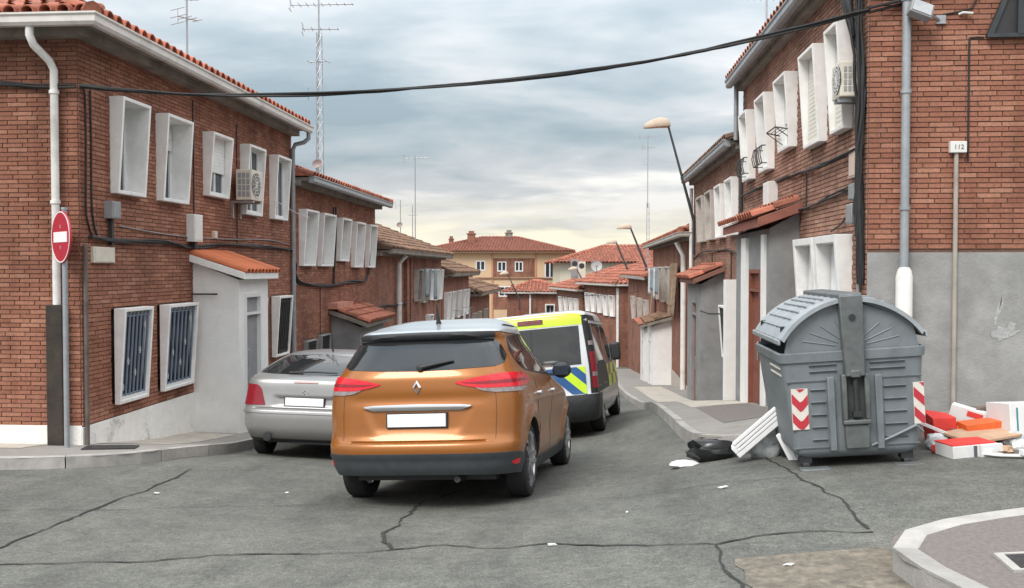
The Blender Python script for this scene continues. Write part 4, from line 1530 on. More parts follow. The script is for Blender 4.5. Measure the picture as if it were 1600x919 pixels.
# ------------------------------------------------------------------ vehicles
class Shell:
    """car skin made of rounded horizontal slices; y forward from the rear bumper, x right, z up"""

    def __init__(self, rear, front, width, c, cf, n=2.8, nf=2.2, rear_disp=None, side_disp=None):
        self.rear, self.front, self.width = rear, front, width
        self.c, self.cf, self.n, self.nf = c, cf, n, nf
        self.rd = rear_disp or (lambda x, z: 0.0)
        self.sd = side_disp or (lambda y, z: 0.0)

    def yr(self, z):
        return float(pch([p[0] for p in self.rear], [p[1] for p in self.rear], z))

    def yf(self, z):
        return float(pch([p[0] for p in self.front], [p[1] for p in self.front], z))

    def w(self, z):
        return float(pch([p[0] for p in self.width], [p[1] for p in self.width], z))

    def prep(self, z):
        yr, yf, w = self.yr(z), self.yf(z), self.w(z)
        L = yf - yr
        c = min(self.c, L * .45)
        cf = min(self.cf, L * .45)
        return yr, yf, w, c, cf

    def slice_pt(self, q, z, P=None):
        """q 0..1 rear corner (from rear centre), 1..2 flank, 2..3 front corner"""
        yr, yf, w, c, cf = P or self.prep(z)
        if q <= 1:
            ph = q * math.pi / 2
            x = w * max(0, math.sin(ph)) ** (2 / self.n)
            y = yr + c * (1 - max(0, math.cos(ph)) ** (2 / self.n))
            return x, y + self.rd(x, z)
        if q <= 2:
            t = q - 1
            y = yr + c + (yf - cf - yr - c) * t
            return w + self.sd(y, z), y
        ph = (3 - q) * math.pi / 2
        x = w * max(0, math.sin(ph)) ** (2 / self.nf)
        y = yf - cf * (1 - max(0, math.cos(ph)) ** (2 / self.nf))
        return x, y

    def rear_pt(self, x, z):
        P = self.prep(z)
        s = min(abs(x) / P[2], 1)
        q = math.asin(s ** (self.n / 2)) / (math.pi / 2)
        X, Y = self.slice_pt(q, z, P)
        return Vector((math.copysign(X, x), Y, z))

    def side_pt(self, y, z, sg=1):
        P = self.prep(z)
        yr, yf, w, c, cf = P
        if y < yr + c:
            k = min(1, max(0, 1 - (y - yr) / c))
            q = math.acos(k ** (self.n / 2)) / (math.pi / 2)
        elif y <= yf - cf:
            q = 1 + (y - yr - c) / max(1e-6, (yf - cf - yr - c))
        else:
            k = min(1, max(0, 1 - (yf - y) / cf))
            q = 3 - math.acos(k ** (self.nf / 2)) / (math.pi / 2)
        X, Y = self.slice_pt(q, z, P)
        return Vector((sg * X, Y, z))

    def wrap_pt(self, q, z, sg=1):
        X, Y = self.slice_pt(q, z)
        return Vector((sg * X, Y, z))

    def body(self, zs, nq=(26, 30, 16), grow=0.0):
        qs = [i / nq[0] for i in range(nq[0])] + [1 + i / nq[1] for i in range(nq[1])] + [2 + i / nq[2] for i in range(nq[2] + 1)]
        mb = MB()
        rows = []
        for z in zs:
            P = self.prep(z)
            P = (P[0] - grow, P[1] + grow, P[2] + grow, P[3], P[4])
            right = [self.slice_pt(q, z, P) for q in qs]
            row = [(x, y, z + grow) for x, y in right] + [(-x, y, z + grow) for x, y in right[-2:0:-1]]
            rows.append(row)
        mb.grid(rows, closed=True)
        n = len(rows[0])
        mb.add(rows[0], [tuple(range(n))])
        mb.add(rows[-1], [tuple(range(n))])
        return mb

    def patch(self, kind, a0, a1, lo, hi, na=14, nz=8, off=.004, thick=.012, sg=1, mb=None):
        """raised panel on the skin; lo/hi are numbers, (a, z) tables or functions"""
        mb = mb or MB()
        fn = {'rear': lambda a, z: self.rear_pt(a, z), 'side': lambda a, z: self.side_pt(a, z, sg), 'wrap': lambda a, z: self.wrap_pt(a, z, sg)}[kind]

        def ev(t, a):
            if isinstance(t, (int, float)):
                return t
            if callable(t):
                return t(a)
            return float(np.interp(a, [p[0] for p in t], [p[1] for p in t]))
        ctr = Vector((0, 2.0, .7))
        front, back = [], []
        for i in range(na + 1):
            a = a0 + (a1 - a0) * i / na
            l, h = ev(lo, a), ev(hi, a)
            fr, br = [], []
            for j in range(nz + 1):
                z = l + (h - l) * j / nz
                p = fn(a, z)
                e = .004
                da = fn(a + e, z) - fn(a - e, z)
                dz = fn(a, z + e) - fn(a, z - e)
                nm = da.cross(dz)
                nm = nm.normalized() if nm.length > 1e-12 else Vector((0, -1, 0))
                if nm.dot(p - ctr) < 0:
                    nm = -nm
                fr.append(tuple(p + nm * off))
                br.append(tuple(p + nm * (off - thick)))
            front.append(fr)
            back.append(br)
        mb.grid(front)
        ring_f = [front[i][0] for i in range(na + 1)] + [front[na][j] for j in range(1, nz + 1)] + [front[i][nz] for i in range(na - 1, -1, -1)] + [front[0][j] for j in range(nz - 1, 0, -1)]
        ring_b = [back[i][0] for i in range(na + 1)] + [back[na][j] for j in range(1, nz + 1)] + [back[i][nz] for i in range(na - 1, -1, -1)] + [back[0][j] for j in range(nz - 1, 0, -1)]
        mb.grid([ring_f, ring_b], closed=True)
        return mb


def local(mb, name, m, parent, smooth=40, bevel=0):
    o = mb.build(name, m, parent, smooth=smooth, world=False, bevel=bevel)
    return o


def cut_arches(o, wheels, r, wmin, wmax):
    """cut the wheel arches out of a skin (boolean, applied at once)"""
    c = MB()
    for (x, y, z) in wheels:
        s = 1 if x > 0 else -1
        c.lathe([(0, wmin), (r, wmin), (r, wmax), (0, wmax)], 40, Matrix.Translation((0, y, z)) @ Matrix.Rotation(R(90) * s, 4, 'Y'))
    me = c.mesh('arch_cutter', BLACK_PL)
    co = bpy.data.objects.new('arch_cutter', me)
    COL.objects.link(co)
    mats = [m for m in o.data.materials]
    pm, o.parent = o.parent, None
    mw = o.matrix_basis.copy()
    md = o.modifiers.new('cut', 'BOOLEAN')
    md.operation = 'DIFFERENCE'
    md.solver = 'EXACT'
    md.object = co
    md.material_mode = 'TRANSFER'
    bpy.context.view_layer.update()
    dg = bpy.context.evaluated_depsgraph_get()
    new = bpy.data.meshes.new_from_object(o.evaluated_get(dg))
    o.modifiers.clear()
    old = o.data
    o.data = new
    new.name = old.name
    for q in new.polygons:
        q.use_smooth = True
    new.set_sharp_from_angle(angle=R(40))
    o.parent = pm
    bpy.data.objects.remove(co)


def wheel(parent, x, y, z, r, width, rr, spokes=5, rim_m=None, double=True):
    s = 1 if x > 0 else -1
    Mx = Matrix.Translation((x, y, z)) @ Matrix.Rotation(R(90) * s, 4, 'Y')
    e = bpy.data.objects.new('wheel', None)
    COL.objects.link(e)
    e.parent = parent
    e.empty_display_size = .1
    WORLD[e.name] = WORLD[parent.name]
    h = width / 2
    mb = MB()
    mb.lathe([(rr - .015, -h * .9), (r - .05, -h), (r - .012, -h * .86), (r, -h * .6), (r, h * .6), (r - .012, h * .86), (r - .05, h), (rr + .006, h * .96), (rr - .012, h * .8), (rr - .012, -h * .8)], 44, Mx, closed_prof=True)
    local(mb, 'tyre', RUBBER, e)
    mb = MB()
    mb.lathe([(rr - .005, h * .84), (rr + .004, h * .93), (rr - .018, h * .90), (rr - .03, h * .5), (rr - .035, -h * .7)], 44, Mx)
    for k in range(spokes):
        a = 2 * math.pi * k / spokes + .3
        for d in ((-.16, .16) if double else (0,)):
            p0 = Vector((math.cos(a + d * 1.6) * .05, math.sin(a + d * 1.6) * .05, h * .70))
            p1 = Vector((math.cos(a + d) * (rr - .015), math.sin(a + d) * (rr - .015), h * .86))
            u = (p1 - p0).normalized()
            v = u.cross(Vector((0, 0, 1))).normalized() * (.017 if double else .03)
            w_ = Vector((0, 0, .018))
            pts = [p0 - v - w_, p0 + v - w_, p1 + v * 1.2 - w_, p1 - v * 1.2 - w_, p0 - v + w_, p0 + v + w_, p1 + v * 1.2 + w_, p1 - v * 1.2 + w_]
            mb.hexa([Mx @ p for p in pts])
    mb.lathe([(0, h * .80), (.045, h * .79), (.06, h * .7), (.06, h * .2), (0, h * .2)], 20, Mx)
    local(mb, 'rim', rim_m or RIM, e)
    mb = MB()
    mb.lathe([(0, h * .15), (rr * .72, h * .15), (rr * .72, h * .05), (0, h * .05)], 24, Mx)
    local(mb, 'brake_disc', BLACK_PL, e)
    return e


def place(name, axle, heading, wheelbase, track, label, cat, group=None):
    """root matrix so that four wheels stand on the road; axle = ground point of the rear axle centre, y=0 there"""
    h = R(heading)
    f2 = Vector((math.sin(h), math.cos(h)))
    r2 = Vector((math.cos(h), -math.sin(h)))
    a = Vector(axle)

    def gz(u, v):
        p = a + f2 * u + r2 * v
        return G(p.x, p.y)
    rl, rr_, fl, fr = gz(0, -track / 2), gz(0, track / 2), gz(wheelbase, -track / 2), gz(wheelbase, track / 2)
    z0 = (rl + rr_) / 2
    slope = ((fl + fr) - (rl + rr_)) / 2 / wheelbase
    roll = ((rr_ + fr) - (rl + fl)) / 2 / track
    F_ = Vector((f2.x, f2.y, slope)).normalized()
    X_ = Vector((r2.x, r2.y, roll))
    X_ = (X_ - F_ * X_.dot(F_)).normalized()
    Z_ = X_.cross(F_)
    M = Matrix(((X_.x, F_.x, Z_.x, a.x), (X_.y, F_.y, Z_.y, a.y), (X_.z, F_.z, Z_.z, z0), (0, 0, 0, 1)))
    return empty(name, None, label, cat, group, mat=M)


TALL = 1.0


def shift(mb, dy):
    mb.v = [(x, y + dy, z if z < .4 else .4 + (z - .4) * TALL) for x, y, z in mb.v]
    return mb


def sstep(a, b, x):
    t = min(1, max(0, (x - a) / (b - a)))
    return t * t * (3 - 2 * t)


def zlist(*seg):
    out = []
    for a, b, n in seg:
        out += [a + (b - a) * i / n for i in range(n)]
    out.append(seg[-1][1])
    return out


# ---- orange crossover --------------------------------------------------
def orange_car():
    AX = .86
    root = place('parked_car', (-1.37, 8.95), 6.4, 2.74, 1.58, 'orange crossover car with silver roof stopped in the middle of the road', 'car')

    def rd(x, z):
        ax = abs(x)
        d = 0
        # number-plate recess: a trapezoid pressed into the tailgate
        half = .40 + (z - .63) * .5
        if .61 < z < .90:
            d += .013 * sstep(.62, .72, z) * (1 - sstep(.855, .875, z)) * (1 - sstep(half - .06, half + .01, ax))
        # shoulder crease under the lamps
        d += .012 * math.exp(-((z - .945) / .05) ** 2) * (1 - sstep(.55, .8, ax))
        # gap between tailgate and bumper
        d += .014 * math.exp(-((z - .585) / .007) ** 2) * (1 - sstep(.62, .66, ax))
        return d

    def sd(y, z):
        d = -.022 * math.exp(-((z - .60) / .13) ** 2) * sstep(1.1, 1.6, y) * (1 - sstep(3.0, 3.4, y))
        d += .018 * math.exp(-((z - .93) / .06) ** 2) * sstep(.3, .9, y)
        for wy in (AX, AX + 2.74):
            rr_ = math.hypot(y - wy, (z - .36))
            d += .028 * math.exp(-((rr_ - .43) / .06) ** 2)
        return d
    S = Shell([(.20, .22), (.28, .10), (.36, .05), (.43, .03), (.47, .005), (.52, 0), (.56, .008), (.585, .03), (.64, .06), (.75, .075), (.85, .085), (1.0, .10), (1.12, .115), (1.19, .145), (1.30, .225), (1.40, .305), (1.475, .37), (1.50, .34), (1.53, .35), (1.58, .62), (1.65, 1.05), (1.695, 1.45), (1.71, 1.8)],
              [(.20, 4.1), (.3, 4.28), (.45, 4.38), (.6, 4.40), (.75, 4.36), (.85, 4.26), (.95, 3.98), (1.02, 3.6), (1.10, 3.22), (1.3, 2.83), (1.5, 2.45), (1.6, 2.3), (1.67, 2.15), (1.71, 2.0)],
              [(.20, .83), (.28, .86), (.43, .90), (.52, .915), (.70, .925), (.85, .93), (.95, .925), (1.05, .905), (1.14, .875), (1.19, .845), (1.30, .79), (1.40, .745), (1.475, .71), (1.50, .70), (1.53, .685), (1.60, .64), (1.66, .54), (1.695, .42), (1.71, .28)],
              .46, .95, 3.4, 2.2, rd, sd)
    zs = zlist((.30, .56, 15), (.56, .61, 8), (.61, .90, 22), (.90, 1.20, 16), (1.20, 1.47, 14), (1.47, 1.60, 12), (1.60, 1.71, 8))
    body = local(shift(S.body(zs, (44, 46, 16)), -AX), 'body', ORANGE, root)
    qx = lambda x: math.asin(min(1, x / .905) ** (3.4 / 2)) / (math.pi / 2)
    ws = [(s * .80, yy, .355) for s in (-1, 1) for yy in (0, 2.74)]
    cut_arches(body, ws, .40, .56, 1.15)
    # silver roof skin
    mb = S.body(zlist((1.525, 1.60, 8), (1.60, 1.712, 9)), grow=.006)
    local(shift(mb, -AX), 'roof', ROOF_S, root)

    def P(name, m, *a, **k):
        parent = k.pop('parent', root)
        return local(shift(S.patch(*a, **k), -AX), name, m, parent)
    # black spoiler lip over the rear window
    sp = P('spoiler', BLACK_PL, 'rear', -.645, .645, [(-.66, 1.445), (-.4, 1.458), (0, 1.462), (.4, 1.458), (.66, 1.445)], [(-.66, 1.51), (-.4, 1.522), (0, 1.526), (.4, 1.522), (.66, 1.51)], na=26, nz=6, off=.022, thick=.04)
    # rear window
    rw = P('rear_window', GLASS_CAR, 'rear', -.765, .765, [(-.77, 1.245), (-.70, 1.215), (-.35, 1.195), (0, 1.188), (.35, 1.195), (.70, 1.215), (.77, 1.245)], [(-.77, 1.30), (-.71, 1.41), (-.655, 1.455), (0, 1.47), (.655, 1.455), (.71, 1.41), (.77, 1.30)], na=44, nz=10, off=.004)
    mb = MB()
    a, b = S.rear_pt(.02, 1.22), S.rear_pt(.33, 1.275)
    mb.tube([a + Vector((0, -.03, 0)), a.lerp(b, .5) + Vector((0, -.035, .003)), b + Vector((0, -.025, 0))], [.02, .016, .009], 8)
    mb.lathe([(0, -.03), (.03, -.02), (.03, .03), (0, .04)], 12, Matrix.Translation(a + Vector((0, -.01, 0))) @ Matrix.Rotation(R(90), 4, 'X'))
    local(shift(mb, -AX), 'wiper', BLACK_PL, root)
    # tail lamps, wrapped round the corners
    for sg in (-1, 1):
        def T(t):
            return [(qx(x), z) for x, z in t]
        lamp = P('tail_lamp', LAMP_R, 'wrap', qx(.36), 1.16, T([(.36, 1.075), (.45, 1.05), (.58, 1.03), (.75, 1.03)]) + [(1.0, 1.035), (1.16, 1.07)], T([(.36, 1.085), (.48, 1.110), (.62, 1.132), (.78, 1.152)]) + [(1.0, 1.155), (1.16, 1.12)], na=40, nz=5, off=.012, thick=.03, sg=sg)
        P('lamp_lens', LAMP_W, 'wrap', qx(.54), 1.04, T([(.54, 1.03), (.60, 1.005), (.70, .992)]) + [(.9, .995), (1.04, 1.018)], T([(.54, 1.035), (.60, 1.028), (.75, 1.029)]) + [(.9, 1.032), (1.04, 1.034)], na=24, nz=4, off=.010, thick=.03, sg=sg, parent=lamp)
        P('lamp_band', LAMP_D, 'wrap', qx(.42), 1.10, T([(.42, 1.076), (.58, 1.062), (.78, 1.066)]) + [(1.10, 1.085)], T([(.42, 1.082), (.60, 1.086), (.78, 1.094)]) + [(1.10, 1.105)], na=30, nz=2, off=.0145, thick=.01, sg=sg, parent=lamp)
        # dark tailgate joint
        P('tailgate_joint', BLACK_PL, 'wrap', qx(.70), qx(.7035), .60, 1.16, na=1, nz=24, off=.0015, thick=.01, sg=sg)
    # diamond badge
    c = S.rear_pt(0, 1.05)
    mb = MB()
    for o_, i_ in (((0, .062), (.040, 0)), ((.040, 0), (0, -.062)), ((0, -.062), (-.040, 0)), ((-.040, 0), (0, .062))):
        k = .58
        mb.hexa([(o_[0], -.012, o_[1]), (i_[0], -.012, i_[1]), (i_[0] * k, -.020, i_[1] * k), (o_[0] * k, -.020, o_[1] * k),
                 (o_[0], .010, o_[1]), (i_[0], .010, i_[1]), (i_[0] * k, .010, i_[1] * k), (o_[0] * k, .010, o_[1] * k)])
    mb.v = [(x + c.x, y + c.y, z + c.z) for x, y, z in mb.v]
    local(shift(mb, -AX), 'badge', CHROME, root, smooth=20)
    # chrome strip
    P('chrome_strip', CHROME, 'rear', -.50, .50, [(-.5, .878), (-.4, .864), (0, .862), (.4, .864), (.5, .878)], [(-.5, .886), (-.4, .894), (0, .900), (.4, .894), (.5, .886)], na=30, nz=3, off=.022, thick=.05)
    # number plate, blanked
    pl = S.rear_pt(0, .77)
    mb = MB()
    mb.box(-.272, .272, pl.y - .034, pl.y - .026, .712, .822)
    np_ = local(shift(mb, -AX), 'number_plate', PLATE, root, bevel=.003)
    mb = MB()
    mb.box(-.285, .285, pl.y - .026, pl.y + .02, .702, .831)
    local(shift(mb, -AX), 'plate_holder', BLACK_PL, np_)
    # dark lower bumper and flank cladding
    for sg in (-1, 1):
        P('lower_bumper' if sg < 0 else 'lower_bumper', GREY_PL, 'wrap', 0, 1.0, [(0, .30), (.8, .29), (1.0, .27)], [(0, .485), (.7, .485), (.9, .475), (1.0, .45)], na=24, nz=8, off=.010, thick=.03, sg=sg)
        P('sill_cladding', GREY_PL, 'side', 1.30, 3.17, .205, [(1.30, .34), (1.7, .33), (2.9, .33), (3.17, .36)], na=16, nz=5, off=.012, thick=.03, sg=sg)
        P('reflector', LAMP_R, 'wrap', .70, .86, [(.70, .385), (.78, .37), (.86, .385)], [(.70, .40), (.78, .417), (.86, .42)], na=8, nz=2, off=.016, thick=.02, sg=sg)
        # side glass in one dark band with pillars
        P('side_window', GLASS_CAR, 'side', .62, 1.28, [(.62, 1.33), (.70, 1.25), (.9, 1.19), (1.28, 1.165)], [(.62, 1.36), (.75, 1.455), (.9, 1.485), (1.28, 1.51)], na=14, nz=6, off=.004, sg=sg)
        P('side_window', GLASS_CAR, 'side', 1.33, 2.22, [(1.33, 1.163), (2.22, 1.125)], [(1.33, 1.512), (1.8, 1.518), (2.22, 1.49)], na=14, nz=6, off=.004, sg=sg)
        P('side_window', GLASS_CAR, 'side', 2.27, 3.0, [(2.27, 1.123), (3.0, 1.10)], [(2.27, 1.485), (2.6, 1.36), (3.0, 1.14)], na=14, nz=6, off=.004, sg=sg)
        P('window_trim', BLACK_PL, 'side', .60, 3.05, [(.6, 1.345), (.70, 1.235), (.9, 1.175), (1.28, 1.15), (2.22, 1.11), (3.05, 1.088)], [(.6, 1.365), (.74, 1.47), (.9, 1.50), (1.28, 1.525), (1.8, 1.53), (2.22, 1.505), (2.63, 1.375), (3.05, 1.12)], na=40, nz=6, off=.002, sg=sg)
        for y0, y1, in ((1.14, 1.30), (2.06, 2.22)):
            mb = MB()
            p, q = S.side_pt(y0, .955, sg), S.side_pt(y1, .955, sg)
            e = Vector((sg * .028, 0, 0))
            mb.tube([p, p + e, q + e, q], .014, 8)
            local(shift(mb, -AX), 'door_handle', CHROME, root)
        for y in (1.20, 2.16):
            P('door_joint', BLACK_PL, 'side', y, y + .008, .36, 1.12, na=1, nz=12, off=.002, thick=.012, sg=sg)
        # wing mirror
        mp = S.side_pt(2.62, 1.10, sg)
        mb = MB()
        mb.lathe([(0, -.10), (.06, -.085), (.085, -.03), (.088, .03), (.06, .075), (0, .09)], 20, Matrix.Translation(mp + Vector((sg * .15, 0, .055))) @ Matrix.Scale(1.25, 4, (1, 0, 0)) @ Matrix.Rotation(R(90), 4, 'X'))
        mir = local(shift(mb, -AX), 'wing_mirror', BLACK_PL, root)
        mb = MB()
        mb.box(mp.x + (-.02 if sg > 0 else -.08), mp.x + (.08 if sg > 0 else .02), mp.y - .03, mp.y + .03, 1.095, 1.125)
        local(shift(mb, -AX), 'mirror_arm', BLACK_PL, mir)
        mb = MB()
        mb.box(mp.x + sg * .15 - .085, mp.x + sg * .15 + .085, mp.y - .095, mp.y - .088, 1.10, 1.205)
        local(shift(mb, -AX), 'mirror_glass', GLASS_B, mir, bevel=.02)
        # roof rail
        mb = MB()
        pts = [S.side_pt(y, 1.585, sg) + Vector((-sg * .01, 0, .02)) for y in (.95, 1.05, 1.4, 1.8, 2.0, 2.1)]
        mb.tube(pts, [.006, .013, .013, .013, .013, .006], 8)
        local(shift(mb, -AX), 'roof_rail', BLACK_PL, root)
    for p in ws:
        wheel(root, p[0], p[1], p[2], .355, .215, .262)
    # short aerial on a small foot
    mb = MB()
    mb.tube([(0, .92, 1.62), (0, .90, 1.665), (0, .84, 1.82)], [.035, .02, .005], 10)
    local(shift(mb, -AX), 'aerial', BLACK_PL, root, bevel=.006)
    # underside
    mb = MB()
    mb.box(-.66, .66, .35, 3.9, .22, .34)
    mb.tube([(.35, .12, .25), (.35, .6, .25)], .03, 10)
    local(shift(mb, -AX), 'underbody', BLACK_PL, root)


# ---- silver hatchback ---------------------------------------------------
def silver_car():
    AX = .72
    root = place('parked_car', (-3.60, 12.35), 1.0, 2.54, 1.45, 'silver hatchback parked by the left kerb, partly hidden by the orange car', 'car')

    def rd(x, z):
        ax = abs(x)
        d = .018 * sstep(.68, .70, z) * (1 - sstep(.80, .82, z)) * (1 - sstep(.36, .42, ax))
        d += .012 * math.exp(-((z - .655) / .008) ** 2) * (1 - sstep(.62, .7, ax))
        return d
    S = Shell([(.24, .16), (.32, .06), (.42, .01), (.55, 0), (.63, .012), (.66, .04), (.72, .055), (.82, .07), (.97, .09), (1.03, .13), (1.06, .22), (1.14, .42), (1.22, .64), (1.30, .90), (1.345, 1.10), (1.375, 1.4), (1.395, 1.75)],
              [(.24, 3.95), (.4, 4.12), (.55, 4.16), (.65, 4.1), (.75, 3.85), (.85, 3.4), (.93, 3.1), (1.0, 2.98), (1.2, 2.6), (1.345, 2.25), (1.375, 2.05), (1.395, 1.95)],
              [(.24, .76), (.32, .79), (.45, .825), (.6, .845), (.7, .85), (.82, .84), (.97, .825), (1.03, .80), (1.06, .785), (1.14, .735), (1.22, .675), (1.30, .61), (1.345, .55), (1.375, .44), (1.395, .25)],
              .30, .9, 4.0, 2.2, rd)
    zs = zlist((.24, .62, 12), (.62, .70, 9), (.70, .95, 12), (.95, 1.02, 6), (1.02, 1.34, 14), (1.34, 1.395, 5))
    body = local(shift(S.body(zs, (32, 30, 14)), -AX), 'body', SILVER, root)
    qx = lambda x: math.asin(min(1, x / .84) ** 2) / (math.pi / 2)
    ws = [(s * .73, yy, .295) for s in (-1, 1) for yy in (0, 2.54)]
    cut_arches(body, ws, .335, .52, 1.1)

    def P(name, m, *a, **k):
        parent = k.pop('parent', root)
        return local(shift(S.patch(*a, **k), -AX), name, m, parent)
    P('rear_window', GLASS_CAR, 'rear', -.70, .70, [(-.70, 1.085), (-.5, 1.075), (0, 1.07), (.5, 1.075), (.70, 1.085)], [(-.70, 1.12), (-.60, 1.23), (-.52, 1.30), (0, 1.325), (.52, 1.30), (.60, 1.23), (.70, 1.12)], na=34, nz=10, off=.004)
    mb = MB()
    a, b = S.rear_pt(-.28, 1.085), S.rear_pt(.36, 1.095)
    mb.tube([a + Vector((0, -.03, .01)), a.lerp(b, .5) + Vector((0, -.05, .022)), b + Vector((0, -.03, .01))], [.012, .012, .008], 8)
    local(shift(mb, -AX), 'wiper', BLACK_PL, root)
    P('brake_light', LAMP_D, 'rear', -.16, .16, .975, .995, na=8, nz=2, off=.012, thick=.03)
    for sg in (-1, 1):
        P('tail_lamp', LAMP_D, 'wrap', qx(.52), 1.12, [(qx(.52), .695), (.9, .69), (1.12, .70)], [(qx(.52), .71), (qx(.60), .91), (qx(.66), .94), (1.0, .95), (1.12, .93)], na=24, nz=5, off=.010, thick=.03, sg=sg)
        P('side_window', GLASS_CAR, 'side', .62, 1.35, [(.62, 1.10), (1.35, 1.03)], [(.62, 1.12), (1.0, 1.235), (1.35, 1.315)], na=10, nz=5, off=.004, sg=sg)
        P('side_window', GLASS_CAR, 'side', 1.42, 2.85, [(1.42, 1.02), (2.85, .965)], [(1.42, 1.318), (2.1, 1.31), (2.4, 1.24), (2.85, .99)], na=14, nz=5, off=.004, sg=sg)
        mp = S.side_pt(2.5, 1.0, sg)
        mb = MB()
        mb.lathe([(0, -.08), (.06, -.06), (.07, .02), (0, .07)], 16, Matrix.Translation(mp + Vector((sg * .12, 0, .03))) @ Matrix.Rotation(R(90), 4, 'X'))
        mb.tube([mp - Vector((sg * .05, 0, 0)), mp + Vector((sg * .1, 0, .02))], .025, 8)
        local(shift(mb, -AX), 'wing_mirror', SILVER, root)
    P('boot_strip', SILVER, 'rear', -.36, .36, .812, .832, na=14, nz=2, off=.022, thick=.05)
    # chevron badge
    c = S.rear_pt(0, .86)
    mb = MB()
    for dz in (0, -.035):
        for s in (-1, 1):
            mb.hexa([(0, -.016, dz + .05), (0, -.016, dz + .028), (s * .045, -.016, dz - .012), (s * .045, -.016, dz + .008), (0, .01, dz + .05), (0, .01, dz + .028), (s * .045, .01, dz - .012), (s * .045, .01, dz + .008)])
    mb.v = [(x + c.x, y + c.y, z + c.z) for x, y, z in mb.v]
    local(shift(mb, -AX), 'badge', CHROME, root, smooth=20)
    pl = S.rear_pt(0, .75)
    mb = MB()
    mb.box(-.255, .255, pl.y - .030, pl.y - .022, .698, .795)
    np_ = local(shift(mb, -AX), 'number_plate', PLATE, root, bevel=.003)
    mb = MB()
    mb.box(-.27, .27, pl.y - .022, pl.y + .02, .685, .806)
    local(shift(mb, -AX), 'plate_holder', BLACK_PL, np_)
    for sg in (-1, 1):
        P('bumper_strip', SILVER, 'wrap', .0, 1.02, .60, .625, na=20, nz=2, off=.014, thick=.03, sg=sg)
        P('bumper_skirt', BLACK_PL, 'wrap', .0, 1.0, .245, .285, na=20, nz=3, off=.006, thick=.03, sg=sg)
    mb = MB()
    mb.tube([(-.46, -.0, .31), (-.46, .4, .31)], .035, 14)
    mb.tube([(-.46, .005, .31), (-.46, .02, .31)], .055, 14)
    local(shift(mb, -AX), 'exhaust', BLACK_PL, root)
    mb = MB()
    p = S.rear_pt(0, 1.36)
    mb.tube([p + Vector((0, .05, 0)), p + Vector((0, -.08, .28))], .004, 6)
    mb.tube([p + Vector((0, .06, -.01)), p + Vector((0, .02, .04))], .014, 8)
    local(shift(mb, -AX), 'aerial', BLACK_PL, root)
    for q in ws:
        wheel(root, q[0], q[1], q[2], .295, .185, .19, 7, double=False)
    mb = MB()
    mb.box(-.6, .6, .4, 3.7, .2, .3)
    mb.box(-.2, .5, .15, .55, .22, .36)
    local(shift(mb, -AX), 'underbody', BLACK_PL, root)


